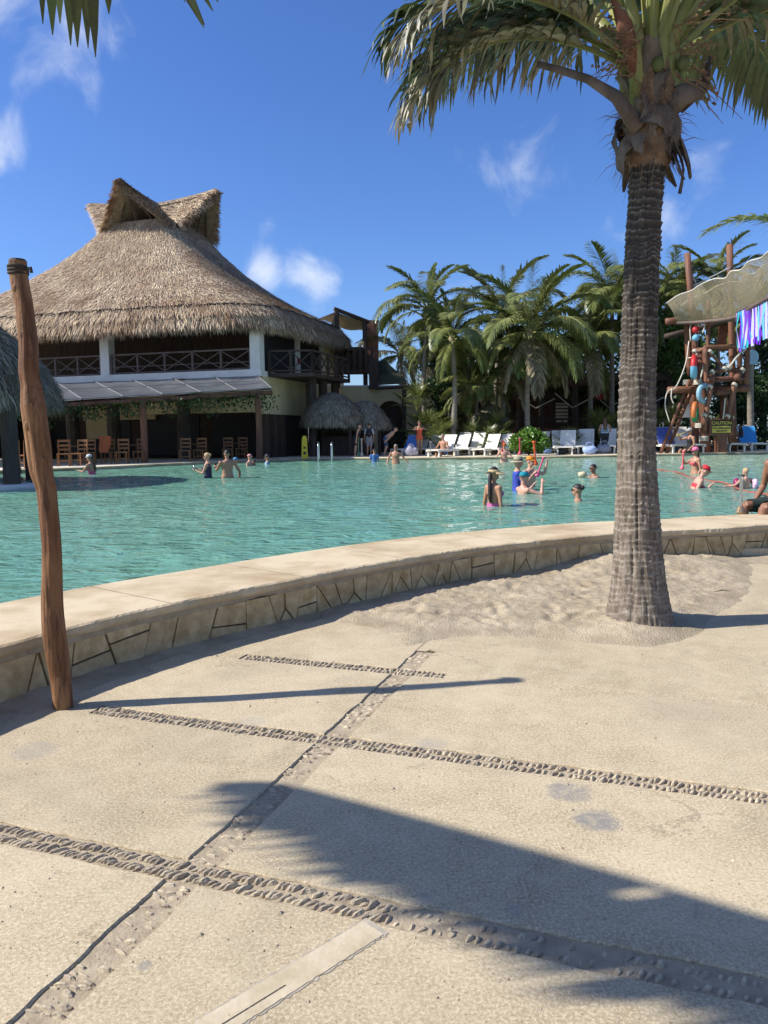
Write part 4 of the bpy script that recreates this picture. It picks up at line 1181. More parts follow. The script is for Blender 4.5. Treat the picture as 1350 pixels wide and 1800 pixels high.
# dark timber terrace restaurant on the right behind the palms
lod = thing('timber_lodge', 'dark open timber lodge with a curved red clay planter behind the palms', 'building', (10.8, 49, .36))
MB().box((2.2, 4.0, 4.6), (11, 8, .5)).build('flat_roof', M['wood_dark'], lod)
MB().box((2.2, 7.9, 2.2), (11, .2, 4.4)).build('rear_wall', M['wood_dark'], lod)
for x in (-3, -.8, 1.4, 3.6, 5.8, 7.4):
    MB().tube([(x, .3, 0), (x + .06, .3, 2), (x, .3, 4.4)], [.2, .17, .2], 7).build('post', M['bark_column'], lod)
MB().box((2.2, .3, 2.0), (11, .12, .14)).build('handrail', M['wood_dark'], lod)
for x in np.arange(-3, 7.6, .45):
    MB().tube([(x, .3, 1.2), (x + .1 * math.sin(x * 5), .3, 2.0)], .035, 5).build('baluster', M['wood_dark'], lod)
vs, fs = [], []
for k in range(17):
    th = math.pi + math.pi * k / 16
    for r_, z2 in ((1.75, 0), (1.95, .55), (2.05, 1.3), (1.85, 1.3)): vs.append((-.6 + r_ * math.cos(th), r_ * math.sin(th) * .6, z2 + .1))
for k in range(16):
    for j in range(3): fs.append((k * 4 + j, k * 4 + j + 1, (k + 1) * 4 + j + 1, (k + 1) * 4 + j))
MB().add(vs, fs).build('clay_planter', M['clay'], lod, True)
MB().box((2.3, 7.7, 2.6), (.9, .1, 1.4)).build('window', M['stucco_white'], lod)
for k in range(5): MB().box((2.3, 7.62, 2.1 + k * .26), (.95, .06, .07)).build('window_slat', M['wood_dark'], lod)
for k in range(4):
    x = -2.2 + k * 2.3
    MB().tube([(x, .2, 3.4 + .3 * math.sin(k)), (x + 1.1, .1, 2.7), (x + 2.3, .2, 3.3)], .035, 5).build('swag_rope', M['rope_white'], lod)
MB().box((3.0, .1, 3.4), (.7, .06, .35)).build('fire_sign', colour('fire_red', (.35, .02, .02)), lod)

# ------------------------------------------------------------------ coconut palms
def frond_mesh(name, L_, a0, droop, nl, ll, seed, mat, wdt=.045, seg=4, hang=.55, dry=0.0, bare=.16, sides=(-1, 1)):
    """one coconut frond growing along +X from the origin; a0 start elevation, droop total bend (rad)"""
    r = random.Random(seed); mb = MB(); pts = []; p = Vector((0, 0, 0)); n = 16; ang = []
    sway = r.uniform(-.25, .25)
    for i in range(n + 1):
        t = i / n; a = a0 - droop * t ** 1.4; ang.append(a)
        pts.append(p.copy())
        yaw = sway * t * t
        p = p + Vector((math.cos(a) * math.cos(yaw), math.cos(a) * math.sin(yaw), math.sin(a))) * (L_ / n)
    mb.mi = 1
    mb.tube(pts, [L_ * .011 * (1 - .85 * i / n) + .004 for i in range(n + 1)], 5, True, .6)
    mb.mi = 0
    pts_, fr = frames(pts)
    for i in range(nl):
        t = bare + (1 - bare) * (i + .5) / nl
        x = t * n; k = min(int(x), n - 1); base = pts[k].lerp(pts[k + 1], x - k); T = fr[k][0]
        side0 = T.cross(Vector((0, 0, 1)))
        side0 = side0.normalized() if side0.length > .05 else Vector((0, 1, 0))
        upv = side0.cross(T).normalized()
        u = (t - bare) / (1 - bare)
        length = ll * (.45 + .55 * math.sin(math.pi * min(1, .18 + u * .78))) * r.uniform(.85, 1.1)
        if u > .93: length *= .75
        for sg in sides:
            if r.random() < .04: continue
            d = (T * (.55 + .5 * u) + side0 * sg * (1.0 - .35 * u) + upv * r.uniform(.0, .35)).normalized()
            q = base.copy(); vs = []
            w0 = wdt * r.uniform(.8, 1.2)
            hg = hang * r.uniform(.7, 1.35) + dry * .6
            for s_ in range(seg + 1):
                f_ = s_ / seg
                w = w0 * (.55 + 1.4 * f_ if f_ < .33 else 1.0 * (1 - ((f_ - .33) / .67) ** 2.2) + .06)
                nn = d.cross(Vector((0, 0, 1))); nn = nn.normalized() if nn.length > .05 else T.copy()
                nn = (nn * .9 + upv * .35 * sg + T * .25).normalized()
                vs += [q - nn * w / 2, q + nn * w / 2]
                d = (d + Vector((0, 0, -hg * (.35 + .9 * f_))) * (1.0 / seg) * 2.0).normalized()
                if dry: d = (d + Vector((r.uniform(-.2, .2), r.uniform(-.2, .2), 0))).normalized()
                q = q + d * (length / seg)
            mb.add(vs, [(2 * s_, 2 * s_ + 1, 2 * s_ + 3, 2 * s_ + 2) for s_ in range(seg)])
    return mb.mesh(name, [mat, M['palm_rachis']])

FR = {}
specs = {'spear': (3.4, 1.45, .35, 40, .55, .2), 'up': (4.3, 1.2, 1.0, 52, .95, .45), 'mid': (4.6, .85, 1.55, 54, 1.05, .6), 'out': (4.6, .45, 1.75, 54, 1.05, .75), 'low': (4.2, -.05, 1.5, 50, 1.0, .85), 'hang': (3.6, -.65, .95, 44, .85, .9)}
for k, (L_, a0, dr_, nl, ll, hg) in specs.items():
    FR[k] = [frond_mesh('frond', L_, a0, dr_, int(nl * 1.3), ll * 1.05, hash(k) % 97 if False else i * 13 + len(k), M['palm_leaf'] if k != 'hang' or i else M['palm_leaf_dry'], .085, 3, hg) for i in range(2)]
nutm = MB().ball((0, 0, 0), (.12, .12, .15), 8, 6).mesh('coconut', colour('coconut_green', (.10, .12, .035)), True)
def palm(label, loc, crown, rad_=.16, fronds=17, size=1.0, seed=0, group='coconut palms beyond the pool', nuts=4, bent=.25, kinds=None):
    r = random.Random(seed); loc = Vector(loc); crown = Vector(crown)
    root = thing('palm_tree', label, 'palm tree', loc, 0, group)
    h = crown - loc; n = 26; pts, rs = [], []
    bx, by = r.uniform(-bent, bent), r.uniform(-bent, bent)
    for i in range(n + 1):
        t = i / n; p = h * t + Vector((bx, by, 0)) * math.sin(math.pi * t) * .8
        pts.append(p); rs.append(rad_ * (1.0 - .35 * t + .5 * math.exp(-t * 14)) * (1 + .05 * (i % 2)))
    MB().tube(pts, rs, 10).build('trunk', M['palm_bark'], root, True)
    head = h
    MB().ball(head, (.28 * size, .28 * size, .45 * size), 10, 7).build('crown_shaft', M['palm_leaf_dry'], root, True)
    seq = ['spear', 'up', 'up', 'up', 'mid', 'mid', 'mid', 'mid', 'out', 'out', 'out', 'out', 'low', 'low', 'low', 'hang', 'hang', 'mid', 'up', 'out', 'low', 'mid', 'out', 'hang', 'low', 'mid'][:fronds + 5]
    seq = kinds or seq
    az = r.uniform(0, 6.28)
    for i, k in enumerate(seq):
        az += 2.399 + r.uniform(-.25, .25)
        s_ = size * r.uniform(.85, 1.1)
        link('frond', FR[k][r.randint(0, 1)], root, head + Vector((0, 0, .15 * size)), (0, 0, az), s_)
    for i in range(nuts):
        a = r.uniform(0, 6.28); link('coconut', nutm, root, head + Vector((math.cos(a) * .3, math.sin(a) * .3, -.15 + r.uniform(-.1, .1))), (0, 0, a))
    return root

palm('tall slim palm with tousled crown beside the brick pillar', (2.55, 46.5, .36), (2.7, 46.5, 8.72), .15, 16, .86, 1)
palm('straight-stemmed palm standing right behind the orange swimsuit sunbathers', (3.8, 43.2, .36), (3.88, 43.2, 6.6), .17, 16, .80, 2)
palm('broad bright-stemmed palm rising behind the round leafy bush', (8.25, 43.8, .36), (8.27, 43.8, 6.93), .17, 20, 1.12, 3, nuts=7)
palm('palm with upright crown tucked behind the broad central palm', (7.2, 50, .36), (7.58, 50.0, 8.92), .17, 19, 1.0, 4)
palm('tall feathery palm just left of the big foreground trunk', (14.2, 48, .36), (14.08, 48.0, 9.26), .18, 20, .98, 5)
palm('short palm leaning over the garden wall near the brick pillar', (1.4, 53, .36), (1.25, 53.0, 6.72), .14, 14, .8, 6, nuts=0)
palm('young thin palm in front of the second arch', (5.91, 52.62, 0.36)[:2] + (.36,), (5.07, 44.5, 3.86), .10, 11, .52, 7, nuts=0)
palm('young palm beside the small thatched parasol', (5.5, 45.3, .36), (5.62, 45.3, 4.09), .10, 11, .55, 8, nuts=0)
palm('shaggy low palm drooping right behind the round leafy bush', (6.9, 45.6, .36), (7.25, 45.6, 5.27), .16, 18, .82, 9, nuts=0)
palm('palm with heavy drooping fronds in front of the timber lodge', (12.6, 46.8, .36), (12.38, 46.8, 6.66), .17, 19, .98, 10)
palm('palm behind the tall play tower pole', (19.4, 53, .36), (19.99, 53.0, 10.58), .17, 18, .9, 11)
palm('palm with spiky crown between the two tall tower poles', (22.4, 51, .36), (21.65, 51.0, 10.75), .17, 18, .92, 12)
palm('dark palm stem behind the hanging ribbons at the right', (21.5, 45.0, .36), (21.35, 45.0, 7.89), .2, 15, .85, 13)
nearp = palm('near palm with one frond reaching in at the right edge', (14.9, 25.5, .36), (14.56, 25.5, 6.73), .2, 17, 1.05, 14, group='palms standing closer to the camera', kinds=['spear'])
nh = Vector((14.56, 25.5, 6.73)) - nearp.location
for az_, kd in ((3.05, 'mid'), (.2, 'mid'), (.9, 'out'), (-.6, 'up'), (-1.3, 'mid'), (1.4, 'up')): link('frond', FR[kd][0], nearp, nh + Vector((0, 0, .15)), (0, 0, az_), 1.0)
palm('palm rising behind the yellowish garden wall', (5.2, 56, .36), (4.22, 56.0, 7.7), .15, 16, .85, 15)
palm('palm filling the gap right of the timber lodge', (17.0, 50.5, .36), (16.74, 50.5, 8.75), .17, 17, .95, 16)

# ------------------------------------------------------------------ leafy trees, bushes and fan palms
def foliage(name, clumps, n, leaf, mat, parent, seed, up=.25):
    r = np.random.RandomState(seed); V, F, k = [], [], 0
    w = np.array([c[3] * c[4] * c[5] for c in clumps]) ** .8; w = w / w.sum()
    pk = r.choice(len(clumps), n, p=w)
    for i in range(n):
        cx, cy, cz, rx, ry, rz = clumps[pk[i]]
        d = r.normal(0, 1, 3); d /= np.linalg.norm(d); q = r.rand() ** .35
        p = np.array([cx, cy, cz]) + d * q * np.array([rx, ry, rz])
        s_ = leaf * r.uniform(.6, 1.4); R_ = np.array(Euler(tuple(r.uniform(-1.2, 1.2, 2)) + (r.uniform(0, 6.28),)).to_matrix())
        sh = np.array([(-s_, 0, 0), (-.1 * s_, -s_ * .42, .06 * s_), (s_, 0, -.1 * s_), (-.1 * s_, s_ * .42, .06 * s_)]) @ R_.T + p
        V.append(sh); F.append((k, k + 1, k + 2, k + 3)); k += 4
    return link(name, np_mesh(name, np.concatenate(V), np.array(F), mat), parent)
def leafy_tree(label, loc, h, rx, seed, mat, n=5200, leaf=.16, group='broadleaf trees behind the palms'):
    r = random.Random(seed); root = thing('leafy_tree', label, 'tree', loc, 0, group)
    MB().tube([(0, 0, 0), (.1, .1, h * .35), (-.1, 0, h * .6)], [.28, .22, .12], 8).build('trunk', M['bark_column'], root)
    cl = []
    for k in range(16):
        a = r.uniform(0, 6.28); q = r.uniform(.2, 1) * rx
        z = h * r.uniform(.42, .95); q *= 1 - .5 * max(0, z / h - .7) / .3
        s_ = rx * r.uniform(.28, .5); cl.append((q * math.cos(a), q * math.sin(a), z, s_, s_, s_ * .75))
        MB().tube([(0, 0, h * .4), (cl[-1][0] * .6, cl[-1][1] * .6, z * .85), cl[-1][:3]], [.09, .05, .02], 5).build('limb', M['bark_column'], root)
    foliage('crown', cl, n, leaf, mat, root, seed)
leafy_tree('pale-leaved tree between the trunk and the tower pole', (17.6, 50, .36), 8.6, 2.9, 1, M['leaf'])
leafy_tree('dense dark tree behind the central palms', (9.8, 56, .36), 8.8, 4.0, 2, M['leaf_dark'], 6000, .2)
leafy_tree('dense dark tree behind the second arch', (6.4, 58, .36), 8.2, 3.6, 3, M['leaf_dark'], 5600, .2)
leafy_tree('dark tree rising over the timber lodge roof', (14.4, 59, .36), 9.2, 4.2, 4, M['leaf_dark'], 6000, .2)
leafy_tree('dark tree behind the spiky-crowned palm', (22.0, 58, .36), 8.6, 4.0, 5, M['leaf_dark'], 6000, .2)
leafy_tree('dark tree at the right edge behind the net bridge', (28.0, 57, .36), 8.6, 4.4, 6, M['leaf_dark'], 5600, .2)
leafy_tree('small rounded tree growing against the cream wall', (3.8, 47.8, .36), 5.0, 1.5, 7, M['leaf_dark'], 3600, .11)
leafy_tree('dark tree behind the play tower', (18.6, 55, .36), 5.6, 3.2, 8, M['leaf_dark'], 5200, .18)
leafy_tree('dark tree filling the shade right of the sign', (24.0, 49.0, .36), 5.0, 3.2, 9, M['leaf_dark'], 5200, .16)

bush = thing('round_bush', 'round bright-green sea grape bush at the pool edge', 'bush', (7.55, 40.0, .36))
for k in range(7):
    a = k * .9; MB().tube([(0, 0, 0), (.3 * math.cos(a), .3 * math.sin(a), .6), (.7 * math.cos(a), .6 * math.sin(a), 1.1)], [.03, .02, .012], 5).build('stem', M['bark_column'], bush)
foliage('crown', [(0, 0, .72, 1.05, .85, .62), (-.55, -.1, .6, .55, .5, .45), (.55, -.1, .62, .6, .5, .45), (.1, 0, 1.15, .6, .5, .33)], 1500, .125, M['leaf_bright'], bush, 77)

def fan_leaf(seed):
    r = random.Random(seed); mb = MB(); L_ = .75
    mb.mi = 1; mb.tube([(0, 0, 0), (.35, 0, .45), (.62, 0, .62)], [.014, .010, .008], 4); mb.mi = 0
    c = Vector((.62, 0, .62))
    for k in range(19):
        a = -1.9 + 3.8 * k / 18 + r.uniform(-.05, .05)
        d = Vector((math.cos(a) * .8, math.sin(a), math.cos(a) * .55 + .1)).normalized(); s_ = Vector((-math.sin(a) * .8, math.cos(a), 0)).normalized()
        l = L_ * r.uniform(.75, 1.05) * (.65 + .35 * math.cos(a * .6))
        p1, p2 = c + d * l * .55, c + d * l + Vector((0, 0, -.16 * l))
        mb.add([c - s_ * .008, c + s_ * .008, p1 + s_ * .028, p1 - s_ * .028, p2], [(0, 1, 2, 3), (3, 2, 4)])
    return mb.mesh('fan_leaf', [M['palm_leaf'], M['palm_rachis']])
FAN = [fan_leaf(k) for k in range(3)]
def fan_palm(label, loc, s_, seed, n=15, stem=.3):
    r = random.Random(seed); root = thing('fan_palm', label, 'fan palm', loc, 0, 'low fan palms by the wall')
    MB().tube([(0, 0, 0), (0, 0, stem + .1)], [.1 * s_, .08 * s_], 7).build('trunk', M['palm_bark'], root)
    az = 0
    for k in range(n):
        az += 2.4; link('fan_leaf', FAN[k % 3], root, (0, 0, stem), (0, r.uniform(-.75, .55), az), s_ * r.uniform(.8, 1.15))
fan_palm('tall fan palm against the cream wall by the first arch', (2.05, 46.3, .36), 1.35, 1, 17, 2.5)
fan_palm('bushy fan palm behind the woman in the orange swimsuit', (2.6, 44.6, .36), 1.5, 2, 18, .9)
fan_palm('wide fan palm left of the straight palm stem', (3.1, 43.8, .36), 1.3, 3, 18, .4)
fan_palm('fan palm between the two young palms', (5.0, 44.0, .36), 1.2, 4, 16, .5)
fan_palm('fan palm beneath the small thatched parasol', (6.3, 44.2, .36), 1.4, 5, 18, .5)
fan_palm('fan palm left of the round leafy bush', (6.0, 42.6, .36), 1.0, 6, 16, .2)
fan_palm('small fan palm right of the round leafy bush', (10.6, 43.4, .36), 1.0, 7, 16, .2)
fan_palm('spiky fan palm behind the striped top woman', (12.6, 44.6, .36), 1.4, 8, 16, .5)
fan_palm('fan palm under the play tower deck', (16.6, 44.8, .36), 1.4, 9, 18, .8)
fan_palm('fan palm behind the caution sign', (18.9, 45.2, .36), 1.3, 10, 18, .6)

ug = foliage('undergrowth', [(x, 46.2 + .8 * math.sin(x * 1.7), .36 + .55 + .25 * math.sin(x * 2.3), .9, .6, .75 + .25 * math.sin(x * 3.1)) for x in np.arange(.8, 30, .8)] + [(x, 48.0 + .8 * math.sin(x), 1.6, 1.1, .7, 1.5) for x in np.arange(14.5, 33, 1.1)], 15000, .12, M['leaf_dark'], None, 5)
tag(ug, 'dark tangled undergrowth along the foot of the wall behind the loungers', 'shrubbery', kind='stuff')

# ------------------------------------------------------------------ big coconut palm in the foreground
TX, TY = 2.04, 6.05
big = thing('palm_tree', 'large ringed coconut palm growing from the sand in the foreground', 'palm tree', (TX, TY, 0))
def trunk_mat():
    m = bpy.data.materials.new('ringed_bark'); m.use_nodes = True
    N, L = m.node_tree.nodes, m.node_tree.links
    b = N['Principled BSDF']; b.inputs['Roughness'].default_value = .92; b.inputs['Specular IOR Level'].default_value = .2
    t = N.new('ShaderNodeTexCoord')
    def nz(sc, st_, det=6, ro=.65):
        mp = N.new('ShaderNodeMapping'); mp.inputs['Scale'].default_value = st_; L.new(t.outputs['Object'], mp.inputs['Vector'])
        n = N.new('ShaderNodeTexNoise'); n.inputs['Scale'].default_value = sc; n.inputs['Detail'].default_value = det; n.inputs['Roughness'].default_value = ro
        L.new(mp.outputs[0], n.inputs['Vector']); return n.outputs['Fac']
    def mr(s, a, b_, lo=0, hi=1):
        r = N.new('ShaderNodeMapRange'); r.inputs[1].default_value = a; r.inputs[2].default_value = b_; r.inputs[3].default_value = lo; r.inputs[4].default_value = hi; L.new(s, r.inputs[0]); return r.outputs[0]
    def mix(f, a, c):
        x = N.new('ShaderNodeMix'); x.data_type = 'RGBA'; L.new(f, x.inputs['Factor'])
        for i, q in ((6, a), (7, c)):
            if isinstance(q, tuple): x.inputs[i].default_value = (*q, 1)
            else: L.new(q, x.inputs[i])
        return x.outputs[2]
    c = mix(mr(nz(5, (1, 1, 2.5)), .35, .65), (.15, .118, .088), (.30, .25, .195))
    c = mix(mr(nz(34, (1, 1, .22)), .42, .60, 0, .75), c, (.085, .066, .048))          # vertical fibres
    c = mix(mr(nz(11, (1, 1, 2.0), 8), .56, .70, 0, .8), c, (.40, .355, .285))     # pale lichen
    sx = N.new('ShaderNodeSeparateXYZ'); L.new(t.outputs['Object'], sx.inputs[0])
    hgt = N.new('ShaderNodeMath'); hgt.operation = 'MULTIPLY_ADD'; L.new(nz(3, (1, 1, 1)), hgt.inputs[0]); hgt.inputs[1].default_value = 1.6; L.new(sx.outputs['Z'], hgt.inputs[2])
    c = mix(mr(hgt.outputs[0], 2.0, 3.2, 0, .9), c, (.045, .037, .031))           # younger, darker bark at the top, with the crown's shade painted in
    c = mix(mr(nz(16, (1, 1, 1.4), 7), .60, .72, 0, .55), c, (.36, .32, .25))
    sa = N.new('ShaderNodeAttribute'); sa.attribute_name = 'scar'
    sm_ = N.new('ShaderNodeMath'); sm_.operation = 'MULTIPLY'; L.new(sa.outputs['Fac'], sm_.inputs[0]); L.new(mr(nz(7, (1, 1, 1)), .35, .6, .1, .75), sm_.inputs[1])
    c = mix(sm_.outputs[0], c, (.42, .37, .29))
    L.new(c, b.inputs['Base Color'])
    bp = N.new('ShaderNodeBump'); bp.inputs['Strength'].default_value = .7; bp.inputs['Distance'].default_value = .012
    ad = N.new('ShaderNodeMath'); ad.operation = 'ADD'; L.new(nz(40, (1, 1, .3)), ad.inputs[0]); L.new(nz(90, (1, 1, 1)), ad.inputs[1])
    L.new(ad.outputs[0], bp.inputs['Height']); L.new(bp.outputs[0], b.inputs['Normal'])
    return m
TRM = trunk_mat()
H_T = 3.66
prof = [(-.10, .30), (.02, .272), (.10, .250), (.22, .225), (.40, .202), (.65, .180), (.95, .163), (1.25, .148), (1.6, .140), (2.0, .135), (2.4, .131), (2.8, .127), (3.2, .124), (3.66, .124)]
pz = np.array([q[0] for q in prof]); pr_r = np.array([q[1] for q in prof])
zs = np.arange(-.10, H_T, .0095); nth = 110
th = np.linspace(0, 2 * math.pi, nth, endpoint=False)
TH, ZZ = np.meshgrid(th, zs)
base_r = np.interp(ZZ, pz, pr_r)
Pn = np.stack([np.cos(TH) * 1.0, np.sin(TH) * 1.0, ZZ * .9], -1).reshape(-1, 3)
wob = (fbm(Pn * 1.3, 3, 5).reshape(TH.shape) - .5)
# irregular leaf-scar rings
rr = random.Random(4); edges = [-.12]
while edges[-1] < H_T + .2:
    q = edges[-1]; edges.append(q + (rr.choice([.035, .05, .06, .085, .045]) * rr.uniform(.8, 1.25) if q < 1.9 else rr.choice([.028, .04, .05, .065]) * rr.uniform(.8, 1.25)))
edges = np.array(edges)
zw = ZZ + wob * .07 + .03 * (fbm(Pn * 3.1, 2, 25).reshape(TH.shape) - .5) + .006 * np.sin(TH * 2 + ZZ * 2)
idx = np.clip(np.searchsorted(edges, zw) - 1, 0, len(edges) - 2)
ph = (zw - edges[idx]) / (edges[idx + 1] - edges[idx])
ring_amp = np.random.RandomState(6).uniform(.35, 1.25, len(edges))[idx]
amp = ring_amp * np.interp(ZZ, [0, 1.5, 2.4, 3.66], [.007, .008, .012, .016])
ridge = amp * (ph ** 2.2) * (0.55 + .9 * vnoise(np.stack([np.cos(TH) * 1.6, np.sin(TH) * 1.6, idx * 3.1], -1).reshape(-1, 3), 9).reshape(TH.shape))
fine = (fbm(np.stack([np.cos(TH) * 9, np.sin(TH) * 9, ZZ * 6], -1).reshape(-1, 3), 3, 11).reshape(TH.shape) - .5) * .020
crack = np.clip(fbm(np.stack([np.cos(TH) * 12, np.sin(TH) * 12, ZZ * 2.2], -1).reshape(-1, 3), 2, 15).reshape(TH.shape) - .58, 0, 1) * -.09
R_ = base_r + wob * .012 + ridge + fine + crack
def ax_off(z): return np.array([-.045 * np.sin(np.clip(z, 0, 4) * .9) - .012 * z, .03 * z])
ox = -.05 * np.sin(ZZ * .85) + .010 * ZZ; oy = .04 * ZZ
V = np.stack([np.cos(TH) * R_ + ox, np.sin(TH) * R_ + oy, ZZ], -1).reshape(-1, 3)
I = np.arange(V.shape[0]).reshape(TH.shape)
F = np.stack([I[:-1, :], np.roll(I, -1, 1)[:-1, :], np.roll(I, -1, 1)[1:, :], I[1:, :]], -1).reshape(-1, 4)
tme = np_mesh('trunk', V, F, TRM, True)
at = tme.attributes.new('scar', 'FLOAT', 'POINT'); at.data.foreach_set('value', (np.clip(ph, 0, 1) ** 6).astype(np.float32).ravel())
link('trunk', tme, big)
hx, hy = -.05 * math.sin(H_T * .85) + .010 * H_T, .04 * H_T
HEAD = Vector((hx, hy, H_T))
pm('sheath', (.075, .058, .045), (.19, .155, .12), 5, .85, .6, 24, (1, 1, .25), bdist=.01, objrnd=.3)
pm('fibre', (.15, .09, .05), (.25, .16, .09), 14, .95, .8, 60, bdist=.02)
# fibrous collar
nn = 48
vs, fs = [], []
for j, (z, r_) in enumerate([(-.10, .128), (-.05, .150), (.0, .168), (.08, .160), (.2, .165), (.34, .175), (.5, .17), (.7, .14), (.95, .08)]):
    for k in range(nn):
        a = 2 * math.pi * k / nn; q = r_ * (1 + .3 * noise.noise(Vector((math.cos(a) * 3.4, math.sin(a) * 3.4, z * 7)))); vs.append(HEAD + Vector((q * math.cos(a), q * math.sin(a), z + .05 * noise.noise(Vector((math.cos(a) * 5, math.sin(a) * 5, z))))))
for j in range(8):
    for k in range(nn): fs.append((j * nn + k, j * nn + (k + 1) % nn, (j + 1) * nn + (k + 1) % nn, (j + 1) * nn + k))
MB().add(vs, fs).build('fibre_collar', M['fibre'], big, True)
def ribbon_sheet(name, path, widths, normal_out, seed, mat, curl=.3, thick=.008, rag=.25):
    """a dry, curled sheet following a path; ragged edges, real thickness"""
    n, m = len(path), 7; vs = []
    pth, fr_ = frames(path)
    for i, (p, (t, a, b2)) in enumerate(zip(pth, fr_)):
        out = (normal_out - t * normal_out.dot(t)).normalized(); sd2 = t.cross(out)
        for j in range(m):
            u = j / (m - 1) * 2 - 1
            w = widths[i] * .5 * (1 + rag * noise.noise(Vector((i * .9 + 3 * u, seed * 7.7, 0))))
            q = p + sd2 * (u * w) - out * (curl * w * u * u) + out * (.02 * noise.noise(Vector((u * 2.2, i * .5, seed * 3.3)))) + t * (.05 * noise.noise(Vector((u * 3, seed, i * .1))) if i == n - 1 else 0)
            vs.append(q)
    k = len(vs); vs += [Vector(v) - normal_out.normalized() * thick for v in vs]; fs = []
    for i in range(n - 1):
        for j in range(m - 1):
            f_ = (i * m + j, i * m + j + 1, (i + 1) * m + j + 1, (i + 1) * m + j); fs += [f_, tuple(x + k for x in reversed(f_))]
        for j in (0, m - 1): fs.append((i * m + j, (i + 1) * m + j, (i + 1) * m + j + k, i * m + j + k))
    for j in range(m - 1): fs.append(((n - 1) * m + j, (n - 1) * m + j + 1, (n - 1) * m + j + 1 + k, (n - 1) * m + j + k))
    return MB().add(vs, fs).build(name, mat, big, True)
fr2 = random.Random(12)
az = -1.2
for k in range(17):       # old leaf bases, clasping and torn
    az += 2.4 + fr2.uniform(-.3, .3); o_ = Vector((math.cos(az), math.sin(az), 0)); z0 = -.02 + .032 * k
    L_ = fr2.uniform(.24, .40); lean_ = fr2.uniform(.0, .22)
    path = [HEAD + o_ * (.135 + .05 * f_ + lean_ * .30 * f_ * f_) + Vector((0, 0, z0 + L_ * f_ - .05 * f_ ** 3)) for f_ in [i / 7 for i in range(8)]]
    ribbon_sheet('leaf_base', path, [.21, .20, .18, .16, .145, .13, .115, .10], o_, k + 1, M['sheath'], .45, .018, .35)
for k, (az, z0, L_, w, sw) in enumerate([(-.55, .26, .50, .15, .22), (-.15, .34, .55, .11, .26), (-2.55, .22, .40, .10, .20), (-3.0, .28, .36, .07, .24), (-1.25, .34, .40, .16, .10), (-.95, .14, .26, .08, .15), (.5, .3, .5, .1, .25), (2.2, .26, .45, .12, .2), (-1.9, .16, .22, .09, .10), (-.35, .12, .42, .06, .20)]):
    o_ = Vector((math.cos(az), math.sin(az), 0)); sd2 = Vector((-o_.y, o_.x, 0))
    path = []
    for i in range(10):
        f_ = i / 9; path.append(HEAD + o_ * (.16 + sw * f_ ** .7 * .45 + .03 * math.sin(f_ * 7 + k)) + sd2 * (.07 * math.sin(f_ * 4 + k)) + Vector((0, 0, z0 + .06 * math.sin(f_ * 3) - L_ * f_ ** 1.3)))
    ribbon_sheet('torn_sheath', path, [w * 1.5 * q for q in (.8, .95, 1.05, 1.1, 1.0, .85, .75, .5, .4, .08)], o_, k + 30, M['sheath'], .25, .005, 1.1)
mb = MB()
for k in range(420):      # coarse fibres
    a = fr2.uniform(0, 6.28); o_ = Vector((math.cos(a), math.sin(a), 0)); p = HEAD + o_ * fr2.uniform(.14, .21) + Vector((0, 0, fr2.uniform(-.06, .5))); L_ = fr2.uniform(.06, .24)
    d = (o_ * fr2.uniform(.1, .9) + Vector((fr2.uniform(-.4, .4), fr2.uniform(-.4, .4), fr2.uniform(-1.2, .3)))).normalized()
    e = p + d * L_ - Vector((0, 0, L_ * .3)); s2 = d.cross(o_ + Vector((.1, .2, .3))).normalized() * .003
    m_ = p + d * L_ * .55; mb.add([p - s2, p + s2, m_ + s2, m_ - s2, e], [(0, 1, 2, 3), (3, 2, 4)])
tag(mb.build('fibres', M['fibre'], big), kind='stuff')
MB().tube([HEAD + Vector((-.12, -.13, .16)), HEAD + Vector((-.30, -.16, .38)), HEAD + Vector((-.52, -.18, .50)), HEAD + Vector((-.74, -.18, .57)), HEAD + Vector((-.90, -.18, .61))], [.075, .055, .036, .03, .026], 8, True, .6).build('broken_stalk', M['sheath'], big, True)
MB().tube([HEAD + Vector((.10, -.10, .30)), HEAD + Vector((.20, -.13, .40)), HEAD + Vector((.34, -.15, .43))], [.085, .085, .075], 8, True, .6).build('cut_stub', M['sheath'], big, True)
# green stalks of the living leaves rising out of the head
CR = HEAD + Vector((0, 0, .55))
nearmat = M['palm_leaf_near']
def near_frond(az, a0, droop, L_, seed, ll=.85, dry=0.0, nl=64, hang=.7, mat=None, z=0.0, sw=0):
    me = frond_mesh('frond', L_, a0, droop, nl, ll, seed, mat or nearmat, .042, 6, hang, dry, .26)
    return link('frond', me, big, CR + Vector((0, 0, z)), (0, 0, az))
near_frond(rad(138), .95, 1.7, 2.7, 21, .80, hang=.9)            # arches left and away
near_frond(rad(172), .62, 1.75, 2.1, 22, .66, .12, hang=.95, mat=M['palm_leaf_silver'])  # the silvery, battered one
near_frond(rad(210), 1.05, 1.5, 2.6, 23, .85, hang=.9)
near_frond(rad(18), .95, 1.5, 3.3, 24, .85, hang=.9)
near_frond(rad(-25), 1.02, 1.5, 3.4, 25, .9, hang=.9)
near_frond(rad(62), .9, 1.4, 3.4, 26, .9)
near_frond(rad(100), 1.05, 1.3, 3.4, 27, .9)
near_frond(rad(-75), 1.2, 1.15, 3.6, 28, .9)
near_frond(rad(250), 1.12, 1.2, 3.6, 29, .9)
near_frond(rad(310), 1.2, 1.0, 3.7, 30, .9)
near_frond(rad(130), 1.25, 1.0, 3.6, 31, .9)
near_frond(rad(225), 1.38, .7, 3.4, 32, .8)
near_frond(rad(5), .72, 1.6, 2.5, 33, .7, .05, hang=1.0)
near_frond(rad(-18), .80, 1.5, 2.5, 34, .75, .05, hang=1.0, mat=M['palm_leaf_silver'])
